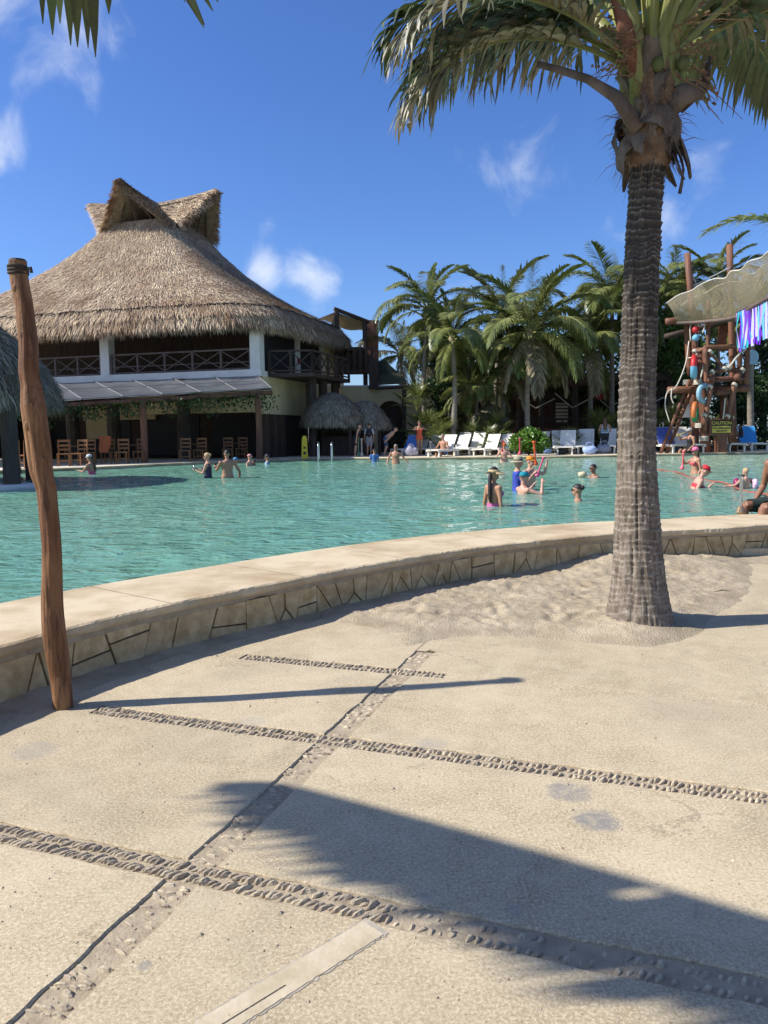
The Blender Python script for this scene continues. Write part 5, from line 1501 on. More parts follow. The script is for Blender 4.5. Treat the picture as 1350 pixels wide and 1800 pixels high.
near_frond(rad(180), .82, 1.7, 2.3, 35, .75, .05, hang=1.0)
near_frond(rad(196), .66, 1.6, 2.2, 36, .7, .1, hang=1.0, mat=M['palm_leaf_silver'])
near_frond(rad(160), .80, 1.8, 2.2, 37, .75, .05, hang=1.0)
near_frond(rad(40), .85, 1.6, 2.7, 38, .8, hang=.9)
for k, (az, a0) in enumerate([(-1.8, 1.3), (-1.1, 1.25), (-2.5, 1.05), (-.5, 1.1), (.6, 1.0), (1.9, 1.0), (2.7, .95)]):
    d = Vector((math.cos(az) * math.cos(a0), math.sin(az) * math.cos(a0), math.sin(a0)))
    MB().tube([CR + Vector((math.cos(az) * .1, math.sin(az) * .1, -.35)), CR + d * .35, CR + d * 1.0], [.085, .06, .035], 8, True, .7).build('leaf_stalk', M['palm_rachis'], big, True)
for k, (dx, dy, dz, s_) in enumerate([(.0, -.18, .60, .7), (.20, -.14, .62, .75)]):
    link('coconut', nutm, big, HEAD + Vector((dx, dy, dz)), (.2 * k, .15 * k, k), s_ * .55)
# brown flower spathes and dry twigs
MB().tube([CR + Vector((-.14, -.1, .0)), CR + Vector((-.24, -.14, .35)), CR + Vector((-.33, -.15, .62)), CR + Vector((-.40, -.15, .80))], [.045, .065, .045, .008], 8, True, .5).build('spathe', M['wood_red'], big, True)
MB().tube([CR + Vector((.2, -.1, -.25)), CR + Vector((.36, -.15, -.1)), CR + Vector((.40, -.15, .12))], [.03, .045, .008], 8, True, .5).build('spathe', M['wood_dark'], big, True)
tr = random.Random(9)
for side_, cnt in ((-1, 20), (1, 22)):
    mb = MB()
    for k in range(cnt):
        p = HEAD + Vector((side_ * tr.uniform(.1, .26), -.15 + tr.uniform(-.1, .1), tr.uniform(.45, .95))); d = Vector((side_ * tr.uniform(.3, 1), tr.uniform(-.6, .5), tr.uniform(-.75, .55))).normalized(); L_ = tr.uniform(.2, .48)
        mb.tube([p, p + d * L_ * .5 + Vector((0, 0, -.02)), p + d * L_ + Vector((0, 0, -.08))], [.006, .004, .002], 4)
        for q in range(3):
            a_ = p + d * L_ * tr.uniform(.3, .9); mb.ball(a_, .012, 5, 4)
    mb.build('flower_twigs', M['fibre'], big)

# ------------------------------------------------------------------ palm overhead, left of the camera: leaf tips in the sky, shadow on the slabs
ov = thing('palm_tree', 'palm just out of frame whose leaf tips hang into the top left sky', 'palm tree', (-1.15, .82, 0))
pts = [Vector((0, 0, -.05)), Vector((-.03, .02, 1.2)), Vector((0, .03, 2.4)), Vector((.06, .05, 3.3))]
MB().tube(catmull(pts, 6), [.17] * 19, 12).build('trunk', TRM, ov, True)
OC = Vector((.06, .05, 3.35))
MB().ball(OC, (.22, .22, .3), 10, 7).build('crown_shaft', M['fibre'], ov, True)
def ov_frond(az, a0, droop, L_, seed, ll=.75, hang=.8, bare=.2, nl=56, z=0, sides=(-1, 1)):
    link('frond', frond_mesh('frond', L_, a0, droop, nl, ll, seed, nearmat, .05, 5, hang, 0, bare, sides), ov, OC + Vector((0, 0, z)), (0, 0, az))
ov_frond(rad(147), .10, .30, 3.75, 41, .72, 1.6, nl=72, sides=(-1,))
ov_frond(rad(145), .05, .30, 2.9, 42, .60, 1.6, nl=56, sides=(-1,), z=-.08)
ov_frond(rad(79), .05, .45, 1.5, 45, .60, .8, nl=26, z=-.20, bare=.45)
ov_frond(rad(215), .6, 1.2, 2.8, 46)
ov_frond(rad(250), .5, 1.2, 2.8, 47)
ov_frond(rad(300), .7, 1.2, 2.6, 48)
ov_frond(rad(350), 1.1, .9, 2.0, 50, .6)

# ------------------------------------------------------------------ weathered hardwood post at the left
post = thing('wooden_post', 'tall crooked carved hardwood post by the pool wall, rope round its top', 'post', (-1.87, 4.32, 0.0))
def post_mat():
    m = bpy.data.materials.new('post_wood'); m.use_nodes = True
    N, L = m.node_tree.nodes, m.node_tree.links; b = N['Principled BSDF']; b.inputs['Roughness'].default_value = .68; b.inputs['Specular IOR Level'].default_value = .25
    t = N.new('ShaderNodeTexCoord')
    def nz(sc, st_, det=6, ro=.65, di=0.0):
        mp = N.new('ShaderNodeMapping'); mp.inputs['Scale'].default_value = st_; L.new(t.outputs['Object'], mp.inputs['Vector'])
        n = N.new('ShaderNodeTexNoise'); n.inputs['Scale'].default_value = sc; n.inputs['Detail'].default_value = det; n.inputs['Roughness'].default_value = ro; n.inputs['Distortion'].default_value = di
        L.new(mp.outputs[0], n.inputs['Vector']); return n.outputs['Fac']
    def mr(s, a, b_, lo=0, hi=1):
        r = N.new('ShaderNodeMapRange'); r.inputs[1].default_value = a; r.inputs[2].default_value = b_; r.inputs[3].default_value = lo; r.inputs[4].default_value = hi; L.new(s, r.inputs[0]); return r.outputs[0]
    def mix(f, a, c):
        x = N.new('ShaderNodeMix'); x.data_type = 'RGBA'; L.new(f, x.inputs['Factor'])
        for i, q in ((6, a), (7, c)):
            if isinstance(q, tuple): x.inputs[i].default_value = (*q, 1)
            else: L.new(q, x.inputs[i])
        return x.outputs[2]
    c = mix(mr(nz(4, (1, 1, .35), 8), .38, .62), (.17, .072, .030), (.31, .165, .075))
    c = mix(mr(nz(26, (1, 1, .05), 6, .7, .4), .48, .62, 0, .8), c, (.075, .033, .017))      # dark grain streaks
    c = mix(mr(nz(7, (1, 1, .3), 9, .75), .60, .70, 0, .75), c, (.42, .29, .17))             # pale worn scars
    c = mix(mr(nz(60, (1, 1, .25), 3), .60, .70, 0, .5), c, (.06, .03, .016))
    L.new(c, b.inputs['Base Color'])
    ad = N.new('ShaderNodeMath'); ad.operation = 'ADD'; L.new(nz(30, (1, 1, .06), 6, .7, .4), ad.inputs[0]); L.new(nz(14, (1, 1, .5), 8), ad.inputs[1])
    bp = N.new('ShaderNodeBump'); bp.inputs['Strength'].default_value = .9; bp.inputs['Distance'].default_value = .012
    L.new(ad.outputs[0], bp.inputs['Height']); L.new(bp.outputs[0], b.inputs['Normal'])
    MATS['post_wood'] = m
post_mat()
bx, by, bz = (-1.87, 4.32, 0.0)
raw = [(112, 1262, 4.32, .066), (110, 1225, 4.32, .066), (106, 1185, 4.325, .064), (101, 1150, 4.33, .070), (96, 1110, 4.335, .072), (93, 1060, 4.34, .066), (91, 1000, 4.345, .062), (89, 950, 4.35, .062), (85, 900, 4.36, .062), (80, 860, 4.365, .060), (74, 830, 4.37, .066), (70, 790, 4.375, .072), (64, 750, 4.38, .074), (59, 715, 4.385, .074), (55, 680, 4.39, .062), (50, 650, 4.395, .060), (48, 610, 4.40, .056), (44, 570, 4.41, .055), (40, 530, 4.42, .053), (36, 500, 4.43, .056), (33, 470, 4.44, .056), (32, 460, 4.44, .055)]
PP = [(-1.87, 4.32, -0.07), (-1.87, 4.32, 0.06), (-1.88, 4.33, 0.19), (-1.89, 4.33, 0.31), (-1.9, 4.33, 0.44), (-1.91, 4.34, 0.61), (-1.9, 4.34, 0.81), (-1.9, 4.35, 0.97), (-1.91, 4.36, 1.13), (-1.92, 4.37, 1.26), (-1.94, 4.37, 1.36), (-1.95, 4.38, 1.49), (-1.96, 4.38, 1.62), (-1.97, 4.38, 1.73), (-1.98, 4.39, 1.84), (-1.99, 4.39, 1.93), (-1.99, 4.4, 2.06), (-2.0, 4.41, 2.19), (-2.01, 4.42, 2.31), (-2.03, 4.43, 2.41), (-2.04, 4.44, 2.51), (-2.04, 4.44, 2.54)]
cen = catmull([Vector(p) - Vector((bx, by, bz)) for p in PP], 8)
rads = .85 * np.interp(np.arange(len(cen)) / 8.0, np.arange(len(raw)), [q[3] for q in raw])
pts_, fr = frames(cen); nth = 48; vs, fs = [], []
for i, (p, (t, a, b2)) in enumerate(zip(pts_, fr)):
    z = p.z
    for k in range(nth):
        th_ = 2 * math.pi * k / nth; tw = th_ + .5 * math.sin(z * 1.1)
        c_, s_ = math.cos(tw), math.sin(tw)
        q = rads[i] * (1 + .06 * abs(noise.noise(Vector((c_ * 2.2, s_ * 2.2, z * 3.1 + 8)))) * 2 + .10 * noise.noise(Vector((c_ * 1.5, s_ * 1.5, z * 1.6))) + .07 * noise.noise(Vector((c_ * 3, s_ * 3, z * 4))) + .05 * noise.noise(Vector((c_ * 9, s_ * 9, z * 2.0))) - .10 * max(0, noise.noise(Vector((c_ * 5, s_ * 5, z * .8 + 3))) - .25))
        g1 = math.exp(-((math.atan2(math.sin(tw - 4.4 + .25 * math.sin(z * 3)), math.cos(tw - 4.4 + .25 * math.sin(z * 3)))) / .16) ** 2); q *= 1 - .16 * g1 * max(0, min(1, (z - .5) * 2)) * max(0, min(1, (2.2 - z) * 2))
        g2 = math.exp(-((math.atan2(math.sin(tw - 5.5), math.cos(tw - 5.5))) / .10) ** 2); q *= 1 - .10 * g2 * (.5 + .5 * math.sin(z * 4))
        vs.append(p + a * (math.cos(th_) * q) + b2 * (math.sin(th_) * q))
for i in range(len(pts_) - 1):
    for k in range(nth): fs.append((i * nth + k, i * nth + (k + 1) % nth, (i + 1) * nth + (k + 1) % nth, (i + 1) * nth + k))
fs.append(tuple((len(pts_) - 1) * nth + k for k in range(nth)))
MB().add(vs, fs).build('shaft', M['post_wood'], post, True)
topc = cen[-1]
mb = MB()
for k in range(3): mb.torus(topc + Vector((0, 0, -.035 - k * .016)), .050, .009, Euler((.08 * (k - 1), .06, 0)).to_matrix(), 20, 6)
mb.build('rope_binding', M['rope_dark'], post, True)
MB().lathe([(.044, -.03), (.046, .0), (.042, .010), (.01, .011)], 14, topc).build('dark_cap', M['wood_dark'], post)
MB().tube([topc + Vector((.05, -.02, -.05)), topc + Vector((.085, -.03, -.045)), topc + Vector((.088, -.03, -.07))], .010, 6).build('rope_end', M['rope_dark'], post)
for k, (i, a_, s_) in enumerate([(96, 4.3, .02), (84, 5.3, .018), (104, 5.0, .012), (132, 4.6, .016), (150, 4.4, .014)]):
    p = cen[i] + Vector((math.cos(a_), math.sin(a_), 0)) * rads[i] * .93
    MB().ball(p, (s_ * 1.1, s_ * .6, s_ * 1.6), 8, 6).build('knot', M['post_wood'], post, True)

# ------------------------------------------------------------------ dining chairs and tables under the canopy
def chair_parts(root, mat):
    for x in (-.2, .2):
        MB().bar((x, .2, 0), (x, .26, 1.0), .045, .045).build('back_post', mat, root)
        MB().bar((x, -.2, 0), (x, -.2, .45), .045, .045).build('leg', mat, root)
    for z, h in ((.62, .07), (.78, .07), (.95, .09)): MB().bar((-.2, .2 + z * .06, z), (.2, .2 + z * .06, z), .022, h).build('back_slat', mat, root)
    MB().box((0, 0, .46), (.46, .46, .045)).build('seat', mat, root)
    for y in (-.2, .2): MB().bar((-.2, y, .2), (.2, y, .2), .025, .035).build('stretcher', mat, root)
def chair(label, loc, rz, s_=1.12):
    c = thing('dining_chair', label, 'chair', (loc[0], loc[1], .36), rz, 'wooden chairs under the canopy')
    c.scale = (s_,) * 3
    chair_parts(c, M['wood_orange'])
def table(label, loc, rz=0):
    t = thing('dining_table', label, 'table', (loc[0], loc[1], .36), rz, 'wooden tables under the canopy')
    MB().box((0, 0, .77), (1.1, .85, .05)).build('tabletop', M['wood_orange'], t)
    for x in (-.48, .48):
        for y in (-.36, .36): MB().box((x, y, .375), (.06, .06, .74)).build('leg', M['wood_orange'], t)
for lab, p, rz in [('chair nearest the left frame edge, by the dark bar post', (-14.48, 30.15, 0.36), .4), ('chair just left of the crooked post foot', (-14.37, 30.88, 0.36), -.3), ('tall-backed chair left of the woman in the white cap', (-13.48, 32.54, 0.36), .3),
                   ('chair between the tall-backed chair and the white cap woman', (-13.15, 33.34, 0.36), -.25), ('chair behind the white cap woman', (-13.19, 34.61, 0.36), .2), ('chair left of the red canopy post, outer one', (-11.78, 34.84, 0.36), .1), ('chair left of the red canopy post, inner one', (-11.26, 35.71, 0.36), -.1),
                   ('chair just right of the middle canopy post', (-9.5, 36.98, 0.36), .1), ('chair behind the blonde woman in the pool', (-8.93, 37.57, 0.36), -.15), ('chair above the blue-capped swimmer', (-8.02, 39.8, 0.36), .1), ('chair above the pink-capped swimmer', (-7.44, 40.51, 0.36), -.1)]:
    chair(lab, p, rz)
for lab, p in [('table behind the tall-backed chair at the left', (-15.42, 38.19, 0.36)), ('table behind the two chairs left of the red post', (-13.32, 40.83, 0.36)), ('table between the chairs behind the blonde woman', (-10.38, 42.11, 0.36)), ('table behind the chairs above the capped swimmers', (-8.46, 43.98, 0.36))]:
    table(lab, p)
p = (-12.62, 35.1, 0.36)
tw = thing('orange_towel', 'orange towel hung over a chair back under the canopy', 'towel', (p[0], p[1], .36))
vs = []
for i in range(7):
    for j in range(6):
        x = -.3 + .6 * j / 5; z = 1.25 - .75 * i / 6; vs.append((x * (1 - .05 * i) + .03 * math.sin(i + j), -.06 * i * .5 + .04 * math.sin(j * 2.1), z))
k = len(vs); vs += [(x, y + .03, z) for x, y, z in vs]
fs = [(i * 6 + j, i * 6 + j + 1, (i + 1) * 6 + j + 1, (i + 1) * 6 + j) for i in range(6) for j in range(5)]; fs += [tuple(q + k for q in reversed(f_)) for f_ in fs]
MB().add(vs, fs).build('cloth', colour('towel_orange', (.45, .12, .03)), tw, True)
chair('chair wearing the orange towel', (p[0], p[1] + .25), 0)

# ------------------------------------------------------------------ wet floor board, pool ladder, lane rope
p = (-3.99, 39.2, 0.36)
ws = thing('warning_board', 'tall yellow folding wet-floor board beside the pool ladder', 'sign', p)
MB().add([(-.16, -.10, 0), (.16, -.10, 0), (.13, -.02, 1.0), (.07, -.01, 1.15), (-.07, -.01, 1.15), (-.13, -.02, 1.0), (-.16, -.07, 0), (.16, -.07, 0), (.13, .0, 1.0), (.07, .01, 1.15), (-.07, .01, 1.15), (-.13, .0, 1.0)], [(0, 1, 2, 3, 4, 5), (11, 10, 9, 8, 7, 6), (0, 6, 7, 1), (1, 7, 8, 2), (2, 8, 9, 3), (3, 9, 10, 4), (4, 10, 11, 5), (5, 11, 6, 0)]).build('front_panel', M['yellow_plastic'], ws)
MB().add([(-.16, .22, 0), (.16, .22, 0), (.07, .03, 1.14), (-.07, .03, 1.14), (-.16, .25, 0), (.16, .25, 0), (.07, .05, 1.14), (-.07, .05, 1.14)], [(3, 2, 1, 0), (4, 5, 6, 7), (0, 1, 5, 4), (1, 2, 6, 5), (2, 3, 7, 6), (3, 0, 4, 7)]).build('back_panel', M['yellow_plastic'], ws)
MB().box((0, -.088, .28), (.12, .012, .12)).build('pictogram', M['black'], ws); MB().box((0, -.068, .55), (.10, .012, .10)).build('pictogram', M['black'], ws)
p = Vector((-2.78, 37.02, 0.36))
lad = thing('pool_ladder', 'pair of curved steel pool ladder rails at the far edge', 'ladder', p)
for dx in (-.34, .30):
    pts = [(dx, .45, 0), (dx, .42, .55), (dx, .25, .82), (dx, .0, .8), (dx, -.16, .55), (dx, -.2, -.4)]
    MB().tube(catmull([Vector(q) for q in pts], 5), .03, 8).build('rail', M['metal'], lad, True)
MB().box((-.02, -.22, -.2), (.62, .1, .03)).build('step', M['metal'], lad)
a, b_ = Vector((9.85, 29.24, 0.25)), Vector((7.46, 14.25, 0.25))
lr = thing('lane_rope', 'thin red float rope stretched across the water behind the red-capped woman', 'rope', a)
pts = [(b_ - a) * (i / 40) + Vector((.12 * math.sin(i * .5), .1 * math.sin(i * .4), .012 + .010 * math.sin(i * 1.9))) for i in range(41)]
MB().tube(pts, .028, 6).build('line', colour('rope_red', (.30, .10, .07)), lr, True)

# ------------------------------------------------------------------ sun loungers along the far edge
fr_m = MB()
def lounger_meshes(mat):
    a = MB()
    a.box((0, -.35, .30), (.64, 1.25, .05))
    seat = a.mesh('seat_panel', mat)
    b2 = MB(); ang = 1.0
    R_ = Matrix.Rotation(ang, 3, 'X'); b2.box(Vector((0, .27, .31)) + R_ @ Vector((0, .38, 0)), (.62, .78, .05), 0, R_)
    back = b2.mesh('backrest', mat)
    f_ = MB()
    f_.bar((-.31, -.98, .26), (-.31, .9, .26), .05, .06)
    fr1 = f_.mesh('side_rail', mat)
    leg = MB().box((0, 0, .13), (.06, .08, .26)).mesh('leg', mat)
    strut = MB().bar((0, .45, .28), (0, .52, .7), .03, .03).mesh('prop', M['black'])
    return seat, back, fr1, leg, strut
LM = lounger_meshes(M['white_plastic'])
def lounger(label, p, rz, towel=None, s_=1.0):
    o = thing('sun_lounger', label, 'sun lounger', (p[0], p[1], .36), rz, 'white sun loungers on the far deck')
    s_ *= 1.15; o.scale = (s_,) * 3
    link('seat_panel', LM[0], o); link('backrest', LM[1], o); link('side_rail', LM[2], o); link('side_rail', LM[2], o, (.62, 0, 0))
    for x, y in ((-.28, -.85), (.28, -.85), (-.28, .75), (.28, .75)): link('leg', LM[3], o, (x, y, 0))
    link('prop', LM[4], o, (-.2, 0, 0)); link('prop', LM[4], o, (.2, 0, 0))
    if towel:
        tlab, tname, tc_ = towel
        t = thing('towel', tlab, 'towel', (p[0], p[1], .36), rz); t.scale = (s_,) * 3
        R_ = Matrix.Rotation(1.0, 3, 'X'); vs = []
        n = 7
        for i in range(n + 1):
            for j in range(6):
                q = Vector((0, .27, .31)) + R_ @ Vector((-.33 + .66 * j / 5, .80 * i / n - .05, .04 + .012 * math.sin(i * 2 + j * 1.7)))
                vs.append(q)
        k = len(vs); vs += [v - (R_ @ Vector((0, 0, .010))) for v in vs]
        fs = [(i * 6 + j, i * 6 + j + 1, (i + 1) * 6 + j + 1, (i + 1) * 6 + j) for i in range(n) for j in range(5)]; fs += [tuple(q + k for q in reversed(f_)) for f_ in fs]
        MB().add(vs, fs).build('cloth', colour(tname, tc_), t, True)
LR = -.62
pm('towel_scroll', (.64, .64, .67), (.07, .07, .10), 7, .8, contrast=(.56, .60))
pm('float_spot', (.74, .50, .62), (.45, .08, .30), 22, .4, contrast=(.58, .62))
lounger('lounger spread with a blue towel, leftmost of the row', (1.35, 43.23, 0.36), LR, ('bright blue towel over the leftmost lounger back', 'towel_blue', (.10, .25, .62)))
lounger('lounger just left of the woman in the orange swimsuit', (1.99, 44.14, 0.36), LR)
lounger('lounger just right of the woman in the orange swimsuit', (2.69, 43.82, 0.36), LR)
lounger('lounger right behind the seated man in blue shorts', (4.21, 43.14, 0.36), LR, None, 1.12)
lounger('second lounger right of the seated man', (4.99, 42.78, 0.36), LR, None, 1.12)
lounger('lounger draped with a black patterned white towel', (5.92, 43.57, 0.36), LR, ('white towel with dark scrolls on a lounger left of the bush', 'towel_scroll', (.62, .62, .66)), 1.12)
lounger('lounger tucked behind the scroll towel lounger', (7.03, 47.11, 0.36), LR, None, 1.12)
lounger('lounger between the seated man and the orange swimsuit woman', (3.15, 40.2), LR)
lounger('lounger in the gap behind the scroll towel', (5.6, 41.2), LR)
lounger('back-row lounger at the foot of the straight palm stem', (4.1, 42.0), LR)
lounger('back-row lounger half hidden by the left side of the bush', (6.4, 41.6), LR)
lounger('back-row lounger above the second lounger', (4.9, 42.1), LR, None, 1.05)
lounger('lounger peeking out right of the round bush', (8.71, 43.52, 0.36), LR, None, 1.1)
lounger('lounger with a dark bag below it, right of the bush', (9.87, 42.97, 0.36), LR + .5, None, 1.15)
lounger('lounger with a rumpled cover behind the dark bag', (9.9, 41.6), LR + .3, None, 1.15)
lounger('back-row lounger left of the striped top woman', (10.9, 42.4), LR + .2, None, 1.15)
lounger('lounger half in sun just left of the striped top woman', (11.13, 42.36, 0.36), LR + .35, None, 1.2)
lounger('lounger behind the striped top woman', (12.4, 42.6), LR + .3, None, 1.2)
lounger('lounger right of the striped top woman by the trunk', (13.2, 41.6), LR + .3, None, 1.1)
lounger('lounger with a blue printed towel behind the tower ladder', (15.6, 42.0), .1, ('blue printed towel hanging behind the tower ladder', 'towel_navy', (.08, .13, .42)), 1.25)
lounger('grey shaded lounger behind the man in the black tank top', (16.5, 42.1), .05, None, 1.25)
lounger('lounger between the tower leg and the sign post', (17.8, 42.6), .05, None, 1.25)
lounger('lounger right of the caution sign post', (19.1, 43.0), .05, None, 1.25)
lounger('lounger spread with a sky-blue towel near the right edge', (20.6, 43.2), -.1, ('sky-blue towel over the rightmost lounger', 'towel_sky', (.05, .33, .72)), 1.25)
def bag(label, p, s_, c, name, seed):
    b2 = thing('beach_bag', label, 'bag', (p[0], p[1], .36)); mb = MB(); mb.ball((0, 0, .18), (.3, .22, .2), 14, 9)
    mb.v = [(x * (1 + .3 * noise.noise(Vector((x * 5, y * 5, z * 5 + seed)))), y * (1 + .3 * noise.noise(Vector((x * 4, y * 6, seed)))), max(0, z * (1 + .35 * noise.noise(Vector((x * 6, seed, z * 4)))))) for x, y, z in mb.v]
    mb.build('sack', colour(name, c), b2, True); b2.scale = (s_,) * 3
    MB().torus((0, 0, .36), .13, .018, Matrix.Rotation(math.pi / 2, 3, 'X'), 14, 6, 0, math.pi).build('strap', colour(name, c), b2)
bag('black beach bag under the loungers right of the bush', (9.37, 40.8, 0.36), 1.1, (.03, .035, .04), 'bag_black', 1)
bag('grey striped bag at the feet of the striped top woman', (11.86, 41.4, 0.36), 1.4, (.25, .28, .34), 'bag_grey', 2)
bag('pale blue bundle of towels on the deck by the trunk', (10.74, 40.18, 0.36), 1.3, (.35, .45, .70), 'bag_blue', 3)
bag('rumpled pale clothes pile beside the leftmost loungers', (1.46, 40.96, 0.36), 1.3, (.45, .42, .48), 'pile_pale', 4)
bag('crumpled blue pack on the loungers behind the bush', (8.97, 42.15, 0.36), .9, (.12, .2, .4), 'bag_deep', 5)

# ------------------------------------------------------------------ play tower with ladder, rings, net bridge and sign
TWR = Vector((16.6, 41.2, .36))
tow = thing('play_tower', 'rustic red log play tower with ladder, hanging rings and rope lashings', 'play tower', TWR)
def tw_(p): return Vector(p) - TWR
def log(name, a, b_, r_=.14, mat='wood_red', parent=None, n=9):
    a, b_ = Vector(a), Vector(b_); pts = [a.lerp(b_, i / 6) + Vector((.03 * noise.noise(a + Vector((i, 0, 0))), .03 * noise.noise(b_ + Vector((0, i, 0))), 0)) for i in range(7)]
    return MB().tube(pts, [r_ * (1 + .08 * noise.noise(a * 2 + Vector((0, 0, i)))) for i in range(7)], n).build(name, M[mat], parent or tow, True)
def lash(p, r_=.17, h=.18, ax=None):
    mb = MB(); R_ = Vector((0, 0, 1)).rotation_difference(Vector(ax).normalized()).to_matrix() if ax else Matrix.Identity(3)
    for k in range(4): mb.torus(Vector(p) + R_ @ Vector((0, 0, (k - 1.5) * h / 4)), r_, h / 9, R_, 14, 5)
    mb.build('lashing', M['rope_white'], tow, True)
def T(px, py, Y): pass
log('tall_pole', tw_((17.41, 41.8, 0.3)), tw_((16.26, 42.0, 10.91)), .17)
log('tall_pole', tw_((19.65, 43.2, 0.24)), tw_((19.22, 43.6, 11.7)), .17)
log('main_post', tw_((17.23, 41.0, 0.32)), tw_((16.61, 41.0, 5.84)), .24)
log('post', tw_((16.68, 42.2, 4.51)), tw_((16.38, 42.2, 7.54)), .17)
log('post', tw_((17.22, 42.4, 0.29)), tw_((16.94, 42.4, 3.6)), .2)
log('slim_post', tw_((17.2, 41.2, 4.88)), tw_((17.21, 41.4, 8.35)), .11)
log('rail_post', tw_((16.92, 40.6, 3.8)), tw_((16.8, 40.6, 5.79)), .15)
log('rail_post', tw_((19.14, 40.9, 3.94)), tw_((19.13, 40.9, 5.91)), .14)
log('rail_post', tw_((19.74, 43.0, 4.07)), tw_((19.68, 43.0, 6.02)), .13)
log('top_rail', tw_((16.35, 41.0, 5.58)), tw_((16.86, 40.6, 5.79)), .11)
log('top_rail', tw_((16.74, 40.6, 5.82)), tw_((19.16, 40.9, 5.91)), .12)
log('lower_rail', tw_((17.14, 40.6, 4.59)), tw_((19.05, 40.9, 4.68)), .10)
log('brace', tw_((16.94, 40.5, 5.6)), tw_((17.87, 40.6, 4.73)), .08)
log('brace', tw_((18.85, 40.8, 5.76)), tw_((18.02, 40.6, 4.73)), .055, 'rope_white')
MB().add([tw_((16.7, 40.8, 4.11)), tw_((19.08, 40.8, 4.26)), tw_((20.29, 43.4, 4.56)), tw_((17.76, 43.4, 4.46))] + [tw_((16.7, 40.8, 4.11)) - Vector((0, 0, .12)), tw_((19.08, 40.8, 4.26)) - Vector((0, 0, .12)), tw_((20.29, 43.4, 4.56)) - Vector((0, 0, .12)), tw_((17.76, 43.4, 4.46)) - Vector((0, 0, .12))], [(0, 1, 2, 3), (7, 6, 5, 4), (0, 4, 5, 1), (1, 5, 6, 2), (2, 6, 7, 3), (3, 7, 4, 0)]).build('platform', M['wood_red'], tow)
log('floor_beam', tw_((16.98, 40.2, 4.13)), tw_((18.22, 43.0, 4.55)), .18)
log('floor_beam', tw_((18.33, 40.2, 4.23)), tw_((19.6, 43.0, 4.6)), .18)
log('cross_beam', tw_((15.2, 41.4, 3.69)), tw_((19.5, 41.4, 3.73)), .19)
log('cross_beam', tw_((17.53, 40.6, 3.5)), tw_((19.06, 43.0, 3.67)), .17)
log('slanting_leg', tw_((17.01, 40.2, 4.01)), tw_((16.67, 40.2, 1.62)), .13)
log('slanting_leg', tw_((18.31, 40.4, 3.95)), tw_((17.99, 40.4, 2.07)), .13)
log('inner_post', tw_((18.54, 42.0, 0.28)), tw_((18.38, 42.0, 3.56)), .16)
log('inner_post', tw_((18.69, 41.6, 0.81)), tw_((18.39, 41.6, 3.39)), .08, 'wood_orange')
log('upper_beam', tw_((15.21, 42.0, 7.34)), tw_((16.54, 42.0, 7.51)), .19)
log('upper_beam', tw_((16.38, 42.2, 7.57)), tw_((19.34, 42.4, 7.65)), .13, 'wood_rail')
log('upper_beam', tw_((15.89, 44.0, 6.8)), tw_((20.08, 44.0, 7.76)), .16, 'wood_dark')
MB().box(tw_((16.71, 41.6, 7.53)), (.5, .3, .7), .5).build('wood_block', M['wood_red'], tow)
MB().box(tw_((19.71, 44.2, 7.0)), (1.4, .1, 2.0)).build('red_panel', M['clay'], tow)
for q in ((16.64, 40.95, 4.06), (16.75, 40.9, 1.8), (16.98, 40.9, 1.11), (16.6, 41.9, 7.37), (16.52, 42.1, 4.14)): lash(tw_(q), .225, .26)
for q in ((17.0, 40.5, 5.6), (17.8, 40.5, 4.72), (18.0, 40.5, 4.78), (18.81, 40.7, 4.67), (17.15, 40.5, 4.55), (16.89, 40.1, 3.77), (18.24, 40.3, 3.88), (16.64, 40.1, 2.32), (17.94, 40.3, 2.25), (16.37, 40.9, 5.65), (18.83, 40.7, 5.75)): lash(tw_(q), .125, .15, (.6, .1, .8))
# ladder: two rails and rungs
la, lb = tw_((14.71, 40.9, 0.35)), tw_((16.42, 41.6, 4.23)); off = Vector((.42, .25, 0))
log('ladder_rail', la, lb, .09); log('ladder_rail', la + off, lb + off, .10)
for i in range(1, 12):
    t = i / 12; MB().tube([la.lerp(lb, t), la.lerp(lb, t) + off], .045, 6).build('rung', M['wood_orange'], tow)
# life rings and floats
def ring(c, R0, r0, cols, rz, tilt, rot0=0.0):
    Mx = Matrix.Rotation(rz, 3, 'Z') @ Matrix.Rotation(math.pi / 2 + tilt, 3, 'X')
    n = len(cols)
    for k, (nm, c_) in enumerate(cols):
        mb = MB(); mb.torus(tw_(c), R0, r0, Mx, 14, 9, rot0 + 2 * math.pi * k / n, rot0 + 2 * math.pi * (k + 1) / n)
        mb.build('life_ring', colour(nm, c_, .5), tow, True)
ring((16.16, 40.4, 4.82), .48, .16, [('ring_red', (.45, .02, .02)), ('ring_blue', (.16, .42, .60))], 1.15, 0, .0)
ring((16.69, 40.3, 3.44), .42, .13, [('ring_pale', (.25, .42, .52)), ('ring_pale', (.25, .42, .52))], .5, 0, .3)
ring((16.2, 40.2, 2.5), .42, .13, [('ring_orange', (.52, .16, .04)), ('ring_green', (.02, .25, .10))], 1.05, 0, .6)
for q, nm, c_ in (((16.59, 41.4, 6.83), 'ring_red', (.45, .02, .02)), ((16.61, 41.4, 6.41), 'ring_blue', (.16, .42, .60))):
    MB().ball(tw_(q), .19, 12, 8).build('float_ball', colour(nm, c_, .5), tow, True)
MB().lathe([(.4, -.03), (.4, .03)], 18).build('blue_disc', colour('ring_pale', (.25, .42, .52)), tow, loc=tw_((20.41, 43.0, 5.52)), rot=(math.pi / 2, 0, .3))
